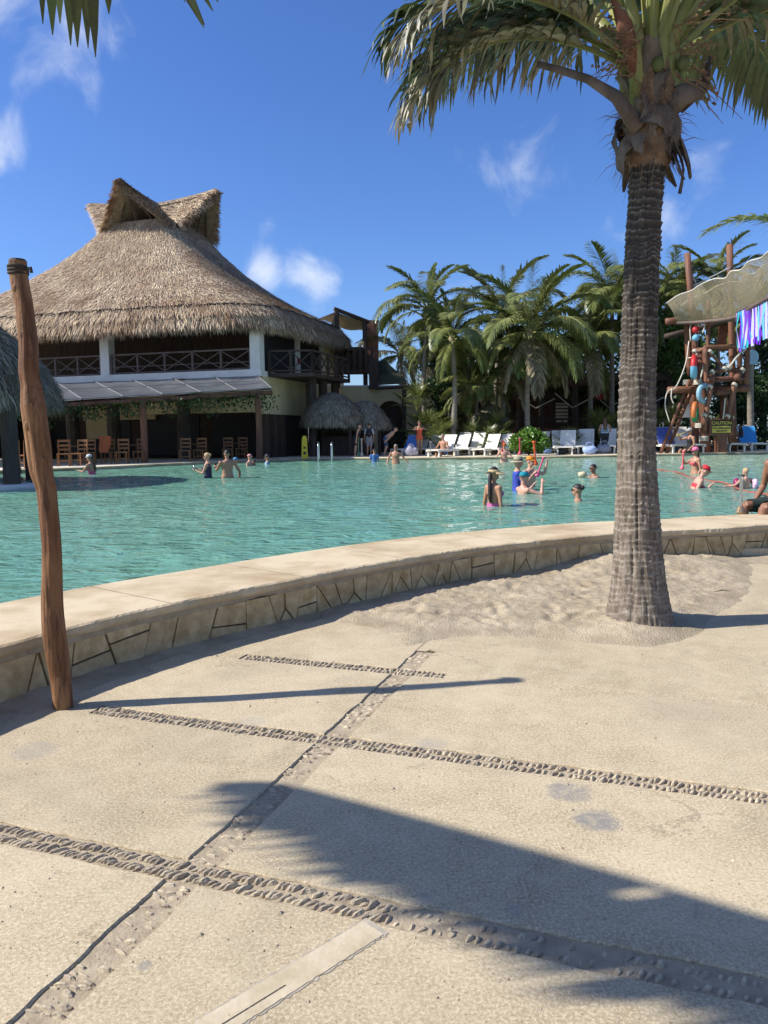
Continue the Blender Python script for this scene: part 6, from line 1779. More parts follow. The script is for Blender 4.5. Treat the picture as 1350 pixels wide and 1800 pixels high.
# hanging ropes
def rope(pts, r_=.035): MB().tube(catmull([tw_(q) for q in pts], 6), r_, 5).build('rope', M['rope_white'], tow, True)
rope([(16.41, 41.8, 6.29), (16.1, 41.4, 5.05), (15.47, 41.0, 3.84), (15.05, 41.0, 3.61), (14.89, 40.9, 2.89), (15.11, 40.8, 2.0)])
rope([(16.51, 41.6, 7.45), (16.37, 41.6, 7.01), (16.42, 41.6, 6.26)]); rope([(16.59, 41.4, 7.12), (16.61, 41.4, 6.24)])
rope([(16.83, 41.0, 7.41), (16.88, 41.0, 6.92), (16.8, 41.0, 6.63)]); rope([(15.19, 40.8, 3.75), (15.17, 40.8, 3.3), (15.3, 40.8, 2.95)])
rope([(17.79, 40.3, 3.19), (17.75, 40.3, 2.6), (17.71, 40.3, 2.13)]); rope([(16.34, 41.8, 5.39), (16.26, 41.0, 5.37), (16.44, 40.7, 5.51)])
rope([(16.44, 42.0, 9.14), (17.36, 42.2, 9.56), (19.21, 43.4, 10.44)], .03); rope([(16.51, 42.0, 9.88), (16.99, 42.4, 9.3), (17.3, 42.6, 8.79)], .03)
rope([(16.56, 40.6, 4.1), (16.69, 40.6, 4.68), (16.76, 40.6, 5.27)], .04)
MB().box(tw_((16.89, 43.0, 2.64)), (.5, .05, .75)).build('white_board', M['stucco_white'], tow)
# net bridge
NA0, NA1, NA2 = Vector((15.69, 42.0, 7.34)), Vector((17.51, 39.0, 7.17)), Vector((17.58, 32.5, 7.89))
NT = [Vector(q) for q in ((15.24, 42.0, 8.33), (15.65, 41.5, 8.65), (16.14, 41.0, 8.79), (16.43, 40.5, 9.01), (16.87, 39.9, 9.17), (17.2, 39.4, 9.1), (17.25, 38.9, 9.33), (17.43, 38.2, 9.26), (17.4, 37.4, 9.46), (17.41, 36.2, 9.38), (17.18, 35.0, 9.41), (17.17, 33.4, 9.53), (17.23, 32.0, 9.68))]
nb = thing('net_bridge', 'sagging beige rope net bridge climbing to the right above the ribbons', 'net bridge', NA0)
bot = catmull([q - NA0 for q in (NA0, Vector((16.63, 41.0, 7.24)), NA1, Vector((17.47, 36.6, 7.41)), NA2)], 12)
top = catmull([q - NA0 for q in NT], 4)
def at_(P, t):
    x = t * (len(P) - 1); i = min(int(x), len(P) - 2); return P[i].lerp(P[i + 1], x - i)
def net(name, fb_, ft_, nu_, nv_, r_, sag):
    mb = MB()
    def pt(t, s_): 
        p = fb_(t).lerp(ft_(t), s_); p = p + Vector((0, -.35 * math.sin(math.pi * s_), -.05 * math.sin(math.pi * s_))) * sag; return p
    for k in range(-nv_, nu_):
        line, line2 = [], []
        for j in range(nv_ + 1):
            for (ln, sg) in ((line, 1), (line2, -1)):
                t = ((k + j) if sg > 0 else (k + nv_ - j)) / nu_
                if 0 <= t <= 1: ln.append(pt(t, j / nv_))
        for ln in (line, line2):
            if len(ln) > 1: mb.tube(ln, r_, 3, False)
    return tag(mb.build(name, M['net'], nb), kind='stuff')
far_off = Vector((1.1, .9, .1))
net('near_net', lambda t: at_(bot, t), lambda t: at_(top, t), 104, 11, .0145, 1.0)
net('far_net', lambda t: at_(bot, t) + far_off, lambda t: at_(top, t) + far_off + Vector((0, 0, -.1)), 84, 8, .0125, -.6)
net('floor_net', lambda t: at_(bot, t), lambda t: at_(bot, t) + far_off, 60, 6, .012, .2)
MB().tube(top, .035, 6).build('top_rope', M['rope_white'], nb, True); MB().tube([p + far_off + Vector((0, 0, -.1)) for p in top], .03, 5).build('top_rope', M['rope_white'], nb, True)
MB().tube([p - Vector((0, 0, .06)) for p in bot], .10, 7).build('edge_log', M['wood_rail'], nb, True)
for i in range(46):
    t = i / 45; p = at_(bot, t); MB().bar(p + Vector((-.05, -.05, -.09)), p + far_off + Vector((0, 0, -.09)), .10, .05).build('deck_slat', M['wood_rail'], nb)
# ribbons
rb_ = thing('ribbon_curtain', 'curtain of purple, lilac and turquoise ribbons under the net bridge', 'ribbons', tuple(NA1))
pal = [('rib_violet', (.14, .03, .55)), ('rib_purple', (.20, .06, .50)), ('rib_lilac', (.42, .30, .75)), ('rib_blue', (.06, .30, .75)), ('rib_sky', (.16, .50, .80)), ('rib_teal', (.03, .42, .48)), ('rib_pale', (.50, .50, .85)), ('rib_violet', (.14, .03, .55))]
R0, R1 = Vector((17.4, 38.4, 7.27)) - NA1, Vector((17.59, 33.6, 7.62)) - NA1
r = random.Random(3)
for k in range(44):
    t = k / 43; p = R0.lerp(R1, t) + Vector((0, r.uniform(-.12, .12), 0)); ln = 1.75 * r.uniform(.85, 1.12); w = r.uniform(.11, .20); ph_ = r.uniform(0, 6)
    d = Vector((R1 - R0)); d.z = 0; d.normalize(); vs = []
    for i in range(9):
        f_ = i / 8; c = p + Vector((0, 0, -ln * f_)) + d * (.10 * math.sin(ph_ + f_ * 3) + .12 * f_) + Vector((0, .10 * math.sin(ph_ * 2 + f_ * 4), 0))
        sd2 = (d * math.cos(.8 * math.sin(ph_ + f_ * 3)) + Vector((0, -1, 0)) * math.sin(.8 * math.sin(ph_ + f_ * 3)))
        vs += [c - sd2 * w / 2, c + sd2 * w / 2]
    nm, c_ = pal[(k * 3 + r.randint(0, 2)) % len(pal)]
    MB().add(vs, [(2 * i, 2 * i + 1, 2 * i + 3, 2 * i + 2) for i in range(8)]).build('ribbon', colour(nm, c_, .4), rb_, True)
MB().tube([R0 - (R1 - R0) * .02 + Vector((0, 0, .03)), R1 + Vector((0, 0, .03))], .04, 6).build('ribbon_rail', M['wood_rail'], rb_)
# caution sign on a short square post
sp_ = Vector((17.33, 39.38, 0.36)); sp_.y = 39.95 + .9; sp_.x = (1268 - 675) / 1352 * sp_.y * 1.0
SG = Vector((17.76, 40.6, 1.72))
sg = thing('caution_sign', 'black and yellow caution sign in a timber frame on a square post', 'sign', (SG.x, SG.y, .36))
cz = SG.z - .36
MB().box((.02, .12, (cz - .42) / 2), (.62, .3, cz - .42)).build('post', M['wood_red'], sg)
MB().box((-.16, -.04, (cz - .42) / 2), (.04, .03, cz - .42)).build('post_batten', M['wood_orange'], sg)
for (x, z, w, h) in ((0, .40, 1.24, .09), (0, -.40, 1.24, .09), (-.58, 0, .09, .72), (.58, 0, .09, .72)): MB().box((x, -.02, cz + z), (w, .10, h)).build('frame_bar', M['wood_red'], sg)
MB().box((0, 0, cz), (1.08, .05, .72)).build('board', M['black'], sg)
MB().box((0, -.032, cz - .14), (.98, .012, .36)).build('yellow_field', colour('sign_yellow', (.62, .50, .10)), sg)
def text(name, s_, size, loc, mat, parent, sx=1.0):
    cu = bpy.data.curves.new(name, 'FONT'); cu.body = s_; cu.size = size; cu.align_x = 'CENTER'; cu.align_y = 'CENTER'; cu.extrude = .004; cu.offset = size * .022
    o = bpy.data.objects.new(name + '_src', cu); COL.objects.link(o)
    dg = bpy.context.evaluated_depsgraph_get(); me = bpy.data.meshes.new_from_object(o.evaluated_get(dg)); bpy.data.objects.remove(o)
    me.materials.clear(); me.materials.append(mat)
    return link(name, me, parent, loc, (math.pi / 2, 0, 0), (sx, 1, 1))
text('lettering', 'CAUTION', .235, (0, -.036, cz + .19), colour('sign_yellow', (.62, .50, .10)), sg, 1.0)
text('lettering', 'NO LIFEGUARD', .135, (0, -.046, cz - .07), M['black'], sg, .95)
text('lettering', 'ON DUTY', .135, (0, -.046, cz - .22), M['black'], sg, .95)
for x in (-.58, .58):
    MB().tube([(x, -.08, cz + .40), (x + .03, -.1, cz + .48), (x - .03, -.09, cz + .55)], .03, 5).build('lashing', M['rope_white'], sg)

# ------------------------------------------------------------------ tall drinking cups
pm('clear_plastic', (.9, .9, .88), None, 3, .06, transmission=.95, spec=.5)
def yard_cup(label, loc, h, c=None, name=None, rot=(0, 0, 0), drink=False, flip=False):
    o = thing('yard_cup', label, 'cup', loc); o.rotation_euler = rot
    prof = [(.02, .005), (.115, .01), (.118, .05), (.09, .14), (.045, .22), (.038, .30), (.040, .75), (.052, .92), (.105, 1.0), (.100, 1.0), (.048, .91), (.034, .75), (.032, .3), (.04, .23), (.085, .135), (.11, .05)]
    prof = [(r_ * h, z * h) for r_, z in prof]
    if flip: prof = [(r_, h - z) for r_, z in prof]
    mat = M['clear_plastic'] if c is None else colour(name, c, .35)
    MB().lathe(prof, 18, cap=False).build('cup', mat, o, True)
    if drink: MB().lathe([(.108 * h, .014 * h), (.110 * h, .05 * h), (.083 * h, .132 * h), (.05 * h, .2 * h), (.01, .2 * h)], 18).build('drink', colour('drink_amber', (.55, .33, .07), .2), o, True)
    return o
yard_cup('clear long-necked cup with amber drink on the near coping', (5.07, 10.88, 0.36), .56, drink=True)
yard_cup('slim green cup on the deck by the woman in black', (-1.34, 41.57, 0.38), .95, (.20, .42, .25), 'cup_green')
yard_cup('slim pale cup on the deck by the woman in black', (-1.16, 41.49, 0.38), .95, (.62, .55, .42), 'cup_pale')
# loose bits: leaf scraps and a flat stone slab on the sand
fl = thing('flat_stone', 'flat broken slab lying on the sand by the wall at right', 'stone', (4.52, 9.61, 0.03))
mb = MB(); ring_ = [(-.42, -.05), (-.25, -.13), (.05, -.12), (.33, -.09), (.42, .02), (.2, .12), (-.1, .10), (-.33, .07)]
mb.add([(x, y, -.04) for x, y in ring_] + [(x * .97, y * .95, .035 + .01 * math.sin(x * 20)) for x, y in ring_], [tuple(range(7, -1, -1)), tuple(range(8, 16))] + [(i, (i + 1) % 8, 8 + (i + 1) % 8, 8 + i) for i in range(8)]).build('slab', M['coping'], fl)
for lab, q, L_ in (('dry leaf strip on the sand right of the trunk', (3.17, 7.1, 0.03), .16), ('small dry twig on the slab edge near the joint', (0.31, 5.26, 0.01), .10)):
    tg = thing('dry_leaf', lab, 'leaf', (q[0], q[1], max(q[2], 0) + .012))
    MB().tube([(-L_ / 2, 0, 0), (0, .01, .012), (L_ / 2, -.005, .004)], [.003, .008, .002], 5, True, .4).build('blade', M['palm_leaf_dry'], tg)

# ------------------------------------------------------------------ people
SKINS = {'fair': (.52, .30, .20), 'tan': (.40, .21, .125), 'brown': (.26, .125, .07), 'pink': (.56, .30, .21)}
for k, c in SKINS.items(): pm('skin_' + k, c, tuple(x * .88 for x in c), 9, .5, .12, 60, spec=.4)
HAIRS = {'dark': (.018, .013, .011), 'brown': (.07, .04, .022), 'blond': (.34, .23, .11), 'grey': (.20, .18, .16)}
for k, c in HAIRS.items(): pm('hair_' + k, c, tuple(x * 1.7 for x in c), 30, .5, .6, 90, (1, 1, .3))
Z3 = Vector((0, 0, 1))
def person(label, loc, rz, skin='fair', hair='brown', top=None, bottom=None, female=False, s_=1.0, arms=None, legs=None, bend=0.0, head_yaw=0.0, head_pitch=0.0,
           hat=None, hair_style='short', belly=0.0, vox=.016, group=None, side_lean=0.0, stripes=None, wide=1.0, glasses=False, straps=None):
    """origin = hip centre; the figure faces -Y; arms/legs = ((elbow, wrist), (elbow, wrist)) for its right (-X) and left (+X) side"""
    root = thing('person', label, 'person', loc, rz, group); root.scale = (s_,) * 3
    U = Matrix.Rotation(bend, 3, 'X') @ Matrix.Rotation(side_lean, 3, 'Y')
    mb = MB()
    def up(v): return U @ Vector(v)
    sh = .185 if not female else .160
    rings = [(-.10, .125, .105, 0), (-.03, .168, .120, 0), (.06, .170 + .01 * female, .122, 0), (.16, .140 - .012 * female + .3 * belly * .1, .108 + belly * .5, -belly * .4), (.26, .138 - .008 * female, .105 + belly * .35, -belly * .3), (.36, .158 - .01 * female, .118, -.01), (.45, .168 - .015 * female, .108, 0), (.51, .140 - .02 * female, .085, .008), (.56, .075, .068, .012)]
    n = 18; vs, fs = [], []
    for z, rx, ry, oy in rings:
        for k in range(n):
            a = 2 * math.pi * k / n; p = Vector((rx * wide * math.cos(a), oy + ry * math.sin(a), z)); vs.append(up(p) if z > .05 else Vector((p.x, p.y, p.z)))
    for i in range(len(rings) - 1):
        for k in range(n): fs.append((i * n + k, i * n + (k + 1) % n, (i + 1) * n + (k + 1) % n, (i + 1) * n + k))
    fs += [tuple(range(n - 1, -1, -1)), tuple((len(rings) - 1) * n + k for k in range(n))]
    mb.add(vs, fs)
    if female:
        for x in (-.075, .075): mb.ball(up((x, -.095, .375)), (.066, .06, .062), 10, 8)
    # neck and head
    nb_ = up((0, .012, .54)); hp = up((0, -.005, .60)); HY = Matrix.Rotation(head_yaw, 3, 'Z') @ Matrix.Rotation(head_pitch, 3, 'X')
    HU = Matrix.Rotation(bend * .55, 3, 'X') @ HY
    hc = hp + HU @ Vector((0, -.012, .125))
    mb.tube([nb_ - U @ Vector((0, 0, .05)), nb_.lerp(hp, .6), hc + HU @ Vector((0, .02, -.05))], [.062 if not female else .052, .056 if not female else .047, .055], 12)
    mb.ball(hc + HU @ Vector((0, .012, .022)), (.077, .096, .098), 14, 10, HU)
    mb.ball(hc + HU @ Vector((0, -.028, -.045)), (.058, .062, .070), 12, 8, HU)
    mb.ball(hc + HU @ Vector((0, -.096, -.012)), (.014, .020, .024), 8, 6, HU)
    for x in (-.078, .078): mb.ball(hc + HU @ Vector((x, .012, -.005)), (.012, .022, .032), 8, 6, HU)
    segs = []     # (a, b, region)
    torso_seg = (Vector((0, 0, -.05)), up((0, 0, .5)), 'torso')
    segs.append((hp, hc + HU @ Vector((0, 0, .06)), 'head'))
    arms = arms or (((-.06, .02, -.29), (-.05, -.06, -.53)), ((.06, .02, -.29), (.05, -.06, -.53)))
    hands = []
    for sg, arm in zip((-1, 1), arms):
        s0 = up((sg * sh * wide, .008, .475)); e = s0 + U @ Vector(arm[0]); w = s0 + U @ Vector(arm[1])
        mb.ball(s0, (.062, .06, .06), 10, 8)
        mb.tube([up((sg * sh * wide * .55, .008, .47)), s0, s0.lerp(e, .35), s0.lerp(e, .7), e], [.06, .056, .052 - .006 * female, .044 - .005 * female, .039 - .004 * female], 10)
        mb.tube([e, e.lerp(w, .3), e.lerp(w, .7), w], [.040 - .004 * female, .041 - .005 * female, .032 - .003 * female, .025], 10)
        d = (w - e).normalized(); side = d.cross(Z3); side = side.normalized() if side.length > .1 else Vector((1, 0, 0)); nrm_ = side.cross(d)
        R_ = Matrix((side, d, nrm_)).transposed()
        mb.ball(w + d * .05, (.036, .055, .020), 10, 8, R_)
        for k in range(4):
            b0 = w + d * .085 + side * (-.027 + .018 * k); ln = (.062, .072, .068, .052)[k]; k1 = b0 + d * ln * .5 - nrm_ * .012; mb.tube([b0 - d * .02, k1, b0 + d * ln * .82 - nrm_ * .036], [.0095, .009, .0075], 6)
        b0 = w + d * .03 + side * .034 * -sg; mb.tube([b0, b0 + d * .032 - side * .022 * sg, b0 + d * .058 - side * .024 * sg - nrm_ * .012], [.012, .010, .008], 6)
        segs += [(s0, e, 'arm'), (e, w + d * .12, 'forearm')]; hands.append((w + d * .085, d))
    if legs:
        for sg, leg in zip((-1, 1), legs):
            h0 = Vector((sg * .088, 0, -.04)); kn = h0 + Vector(leg[0]); an = h0 + Vector(leg[1]); fd = Vector(leg[2]) if len(leg) > 2 else Vector((0, -1, 0))
            mb.tube([h0 + Vector((0, 0, .03)), h0.lerp(kn, .25), h0.lerp(kn, .65), kn], [.098, .092, .070, .056], 12)
            mb.tube([kn, kn.lerp(an, .3), kn.lerp(an, .7), an], [.056, .058, .042, .034], 12)
            mb.tube([an + Vector((0, 0, -.02)) - fd * .04, an + fd * .06 + Vector((0, 0, -.045)), an + fd * .17 + Vector((0, 0, -.055))], [.036, .038, .026], 10, True, .8)
            segs += [(h0 + (kn - h0) * .12, kn, 'thigh'), (kn, an + fd * .15, 'shin')]
    me = mb.mesh('body_raw', M['skin_' + skin])
    tmp = bpy.data.objects.new('tmp_body', me); COL.objects.link(tmp)
    md = tmp.modifiers.new('r', 'REMESH'); md.mode = 'VOXEL'; md.voxel_size = vox; md.use_smooth_shade = True
    sm = tmp.modifiers.new('s', 'SMOOTH'); sm.factor = .5; sm.iterations = 2
    dg = bpy.context.evaluated_depsgraph_get(); body = bpy.data.meshes.new_from_object(tmp.evaluated_get(dg)); bpy.data.objects.remove(tmp); bpy.data.meshes.remove(me)
    body.name = 'body'; body.materials.clear(); body.materials.append(M['skin_' + skin])
    bo = link('body', body, root)
    nv = len(body.vertices); co = np.empty(nv * 3); body.vertices.foreach_get('co', co); co = co.reshape(-1, 3)
    no = np.empty(nv * 3); body.vertices.foreach_get('normal', no); no = no.reshape(-1, 3)
    faces = [tuple(p.vertices) for p in body.polygons]
    fc = np.array([co[list(f_)].mean(0) for f_ in faces]); 
    def sdist(a, b2):
        a, b2 = np.array(a), np.array(b2); d = b2 - a; t = np.clip(((fc - a) @ d) / (d @ d + 1e-9), 0, 1)
        return np.linalg.norm(fc - a - t[:, None] * d, axis=1), t
    names = ['torso'] + [q[2] for q in segs]
    dts = [sdist(torso_seg[0], torso_seg[1])] + [sdist(q[0], q[1]) for q in segs]
    rad0 = {'torso': .155, 'head': .085, 'arm': .05, 'forearm': .036, 'thigh': .085, 'shin': .05}
    D = np.stack([dt[0] / rad0[nm] for dt, nm in zip(dts, names)]); best = D.argmin(0)
    reg = np.array(names)[best]; tt = np.stack([dt[1] for dt in dts])[best, np.arange(len(fc))]
    Ui = np.array(U.transposed()); tl_ = fc @ Ui.T          # torso frame
    Hi = np.array(HU.transposed()); hl = (fc - np.array(hc)) @ Hi.T
    def garment(name, mask, off, mat):
        ids = np.nonzero(mask)[0]
        if len(ids) == 0: return None
        used_ = sorted({v for i in ids for v in faces[i]}); mp = {v: j for j, v in enumerate(used_)}
        vs_ = [tuple(co[v] + no[v] * off) for v in used_]
        me_ = bpy.data.meshes.new(name); me_.from_pydata(vs_, [], [tuple(mp[v] for v in faces[i]) for i in ids])
        me_.materials.append(mat); me_.polygons.foreach_set('use_smooth', [True] * len(me_.polygons)); me_.update()
        return link(name, me_, root)
    tz, tx_, ty_ = tl_[:, 2], tl_[:, 0], tl_[:, 1]
    bandz = np.where(fc[:, 2] < .05, fc[:, 2], tz)
    tor = (reg == 'torso')
    if top:
        kind_, nm, c_ = top
        mt = colour(nm, c_, .7)
        if kind_ == 'shirt': m_ = (tor & (bandz > .0) & (bandz < .525)) | ((reg == 'arm') & (tt < .75))
        elif kind_ == 'tank': m_ = tor & (bandz > .0) & (bandz < .50) & ~((bandz > .42) & (np.abs(np.abs(tx_) - .085) > .035))
        elif kind_ == 'onepiece': m_ = tor & (bandz > -.12) & (bandz < .44) & ~((bandz > .40) & (np.abs(np.abs(tx_) - .07) > .03)) & ~((ty_ > .03) & (bandz > .25))
        elif kind_ == 'crossback': m_ = tor & (((bandz > -.1) & (bandz < .20)) | ((bandz > .2) & (bandz < .40) & (ty_ < .0)))
        elif kind_ == 'bikini': m_ = tor & (bandz > .30) & (bandz < .39) & (ty_ < .2)
        elif kind_ == 'dress': m_ = (tor & (bandz < .50) & ~((bandz > .42) & (np.abs(np.abs(tx_) - .085) > .035))) | ((reg == 'thigh') & (tt < .7))
        g_ = garment('top' if kind_ != 'dress' else 'dress', m_, .010 if kind_ in ('shirt', 'tank', 'dress') else .006, mt)
        if stripes:
            for q, (nm2, c2) in enumerate(stripes):
                garment('stripe', m_ & (np.mod(bandz + .02 * q, .09) < .022) if q == 0 else m_ & (np.mod(bandz + .045, .09) < .018), .014 + .002 * q, colour(nm2, c2))
    if straps:
        for x in (-1, 1):
            MB().tube([up((x * .065, -.10, .42)), up((x * .085, -.02, .535)), up((x * .06, .085, .46)), up((-x * .02, .122, .36)), up((-x * .09, .112, .20))], [.010] * 5, 6).build('strap', colour(*straps), root, True)
    if bottom:
        kind_, nm, c_ = bottom; lim = {'shorts': .82, 'briefs': .12, 'trousers': 1.1}[kind_]
        m_ = (tor & (bandz < .07)) | ((reg == 'thigh') & (tt < lim)) | ((reg == 'shin') & (kind_ == 'trousers'))
        garment({'shorts': 'shorts', 'briefs': 'swim_briefs', 'trousers': 'trousers'}[kind_], m_, .018 if kind_ != 'briefs' else .006, colour(nm, c_, .75))
    hm = M['hair_' + hair]; isH = reg == 'head'
    if hair_style:
        lo = {'short': .015, 'bun': .0, 'long': -.02, 'pony': .0, 'bald': 9}[hair_style]
        garment('hair', isH & ((hl[:, 2] > .06 - .3 * np.clip(hl[:, 1] + .05, 0, .2)) & (hl[:, 1] > -.075) & (hl[:, 2] > lo - .07)) & (hl[:, 2] > (lo - .06)), .012, hm)
        if hair_style == 'bun': MB().ball(hc + HU @ Vector((0, .105, .055)), (.045, .04, .045), 10, 8).build('bun', hm, root, True)
        if hair_style == 'long':
            pts = [hc + HU @ Vector((0, .03, .08)), hc + HU @ Vector((0, .09, -.02)), up((0, .12, .48)), up((0, .135, .33)), up((0, .13, .20))]
            MB().tube(catmull(pts, 4), [.05, .07, .085, .09, .09, .09, .095, .1, .1, .1, .1, .098, .09, .08, .06, .045, .02], 12, True, 1.0).build('long_hair', hm, root, True)
        if hair_style == 'pony':
            pts = [hc + HU @ Vector((0, .09, .02)), hc + HU @ Vector((-.02, .12, -.05)), up((-.05, .13, .46)), up((-.06, .135, .30)), up((-.06, .13, .20))]
            MB().tube(catmull(pts, 4), [.02, .028, .03, .032, .034, .035, .036, .036, .036, .035, .034, .032, .03, .026, .02, .014, .006], 8).build('plait', hm, root, True)
    if hat:
        kind_, nm, c_ = hat; mt = colour(nm, c_, .7)
        ho = thing('hat', None, None); ho.parent = root; ho.location = hc; ho.rotation_euler = HU.to_euler()
        if kind_ in ('cap', 'cap_back'):
            f_ = -1 if kind_ == 'cap' else 1
            MB().lathe([(.100, .040), (.103, .055), (.098, .085), (.080, .118), (.045, .135), (.01, .140)], 20, (0, .010, .005)).build('crown', mt, ho, True)
            vs_ = []; m__ = 12
            for i in range(m__ + 1):
                a = -1.15 + 2.3 * i / m__; x = math.sin(a) * .085; y0 = .010 + f_ * math.cos(a) * .092; y1 = y0 + f_ * (.075 * math.cos(a * 1.1) + .005); vs_ += [(x, y0, .050), (x * 1.02, y1, .036 - .02 * x * x * 30)]
            k = len(vs_); vs_ += [(x, y, z - .006) for x, y, z in vs_]
            fs_ = [(2 * i, 2 * i + 1, 2 * i + 3, 2 * i + 2) for i in range(m__)]; fs_ += [tuple(q + k for q in reversed(f2)) for f2 in fs_]; fs_ += [(2 * i + 1, 2 * i + 1 + k, 2 * i + 3 + k, 2 * i + 3) for i in range(m__)]
            MB().add(vs_, fs_).build('brim', mt, ho, True)
        elif kind_ == 'visor':
            MB().lathe([(.101, .03), (.104, .045), (.104, .075), (.099, .078)], 20, (0, .010, .0), False).build('band', mt, ho, True)
            vs_ = []; m__ = 18
            for i in range(m__ + 1):
                a = -2.0 + 4.0 * i / m__; c1, s1 = math.cos(a), math.sin(a); vs_ += [(s1 * .100, .010 - c1 * .100, .045), (s1 * .190, .010 - c1 * .215, .000 - .02 * c1)]
            k = len(vs_); vs_ += [(x, y, z - .006) for x, y, z in vs_]
            fs_ = [(2 * i, 2 * i + 1, 2 * i + 3, 2 * i + 2) for i in range(m__)]; fs_ += [tuple(q + k for q in reversed(f2)) for f2 in fs_]
            MB().add(vs_, fs_).build('brim', mt, ho, True)
        elif kind_ == 'bucket':
            MB().lathe([(.190, .015), (.185, .028), (.108, .050), (.103, .10), (.090, .135), (.04, .147), (.005, .148)], 22, (0, .010, .0), False).build('crown', mt, ho, True)
            MB().lathe([(.110, .050), (.111, .072), (.106, .075)], 22, (0, .010, .0), False).build('band', M['black'], ho, True)
    # face
    for x in (-.031, .031): MB().ball(hc + HU @ Vector((x, -.083, .010)), (.012, .008, .007), 8, 6, HU).build('eye', M['black'], root, True)
    MB().ball(hc + HU @ Vector((0, -.090, -.062)), (.024, .007, .006), 8, 6, HU).build('mouth', colour('lips', (.30, .09, .08)), root, True)
    if glasses:
        g_ = MB()
        for x in (-.034, .034): g_.ball(hc + HU @ Vector((x, -.093, .012)), (.030, .010, .021), 10, 8, HU)
        g_.tube([hc + HU @ Vector((-.08, .0, .016)), hc + HU @ Vector((-.066, -.078, .016)), hc + HU @ Vector((.066, -.078, .016)), hc + HU @ Vector((.08, .0, .016))], .005, 5)
        g_.build('sunglasses', M['black'], root, True)
    return root, hands
def hand_world(root, h):
    return Matrix.Translation(root.location) @ root.rotation_euler.to_matrix().to_4x4() @ (Vector(h) * root.scale[0])
WZ = .25
def wader(label, px3, top_h, rz, **k):
    """someone standing in the water; px3 = point on the water surface, top_h = head height above it"""
    s_ = k.get('s_', 1.0)
    return person(label, (px3[0], px3[1], WZ + top_h - .86 * s_), rz, **k)
DOWN = ((-.07, .02, -.29), (-.09, -.10, -.52)); DOWNL = ((.07, .02, -.29), (.09, -.10, -.52))
REACH = ((-.05, -.20, -.20), (-.02, -.42, -.12)); REACHL = ((.05, -.20, -.20), (.02, -.42, -.12))
DRINK = ((-.10, -.16, -.20), (.08, -.32, .05)); DRINKL = ((.10, -.16, -.20), (-.08, -.32, .05))
UPR = ((-.16, -.22, -.10), (-.10, -.30, .20)); UPL = ((.16, -.22, -.10), (.10, -.30, .20))
# rz: 0 faces the camera, +pi/2 faces right (+X), -pi/2 faces left, pi faces away
FL_, FRt, AW = -math.pi / 2, math.pi / 2, math.pi
# --- left side of the pool
wader('woman in white cap and pink top leaning on the left pool edge', (-10.3, 27.25, 0.25), .72, -1.9, skin='tan', hair='brown', top=('onepiece', 'suit_pink', (.62, .10, .22)), female=True, hat=('cap', 'hat_white', (.75, .74, .72)), hair_style='pony', arms=(((-.1, -.2, -.2), (-.15, -.45, -.30)), REACHL), bend=.15)
wader('dark-haired bather half hidden behind the dark bar post', (-11.13, 23.45, 0.25), .45, FRt, skin='brown', hair='dark')
a, h = wader('blonde woman in dark swimsuit holding a can, left of the broad-backed man', (-5.5, 24.09, 0.25), .80, FL_ - .1, skin='fair', hair='blond', top=('tank', 'suit_navy', (.03, .03, .07)), female=True, hair_style='bun', arms=(REACH, ((.04, -.10, -.26), (.0, -.34, -.16))), glasses=True, s_=1.02)
can1 = thing('drink_can', 'silver can held by the blonde woman in the pool', 'can', hand_world(a, h[0][0]).to_translation() if hasattr(hand_world(a, h[0][0]), 'to_translation') else hand_world(a, h[0][0]))
MB().lathe([(.026, -.07), (.034, -.06), (.034, .05), (.027, .065), (.01, .066)], 12).build('can', M['metal'], can1, True)
a, h = wader('bare broad-backed man with dark hair beside the blonde woman', (-4.86, 23.96, 0.25), .88, AW + .55, skin='tan', hair='dark', arms=(((-.16, .02, -.26), (-.20, -.10, -.50)), ((.05, -.20, -.22), (.0, -.42, -.12))), wide=1.12, s_=1.06)
can2 = thing('drink_can', 'dark can held by the broad-backed man in the pool', 'can', hand_world(a, h[1][0]))
MB().lathe([(.026, -.07), (.034, -.06), (.034, .05), (.027, .065), (.01, .066)], 12).build('can', M['black'], can2, True)
wader('bather in a blue cap by the pool edge below the chairs', (-6.49, 33.77, 0.25), .36, FRt, skin='tan', hair='dark', hat=('cap', 'hat_blue', (.07, .26, .50)), vox=.02)
wader('bather in a salmon pink cap by the pool edge', (-5.83, 33.58, 0.25), .50, FRt - .3, skin='pink', hair='brown', hat=('cap', 'hat_salmon', (.60, .26, .24)), vox=.02)
wader('dark-haired bather in blue shirt bending low by the edge', (-5.44, 33.77, 0.25), .30, FL_, skin='tan', hair='dark', top=('shirt', 'shirt_azure', (.06, .22, .55)), vox=.02, bend=.35)
wader('bather with dark cap and pale blue shirt under the right canopy post', (-5.22, 34.66, 0.25), .46, FL_, skin='tan', hair='dark', top=('shirt', 'shirt_pale', (.28, .40, .52)), hat=('cap', 'hat_dark', (.05, .05, .06)), vox=.02)
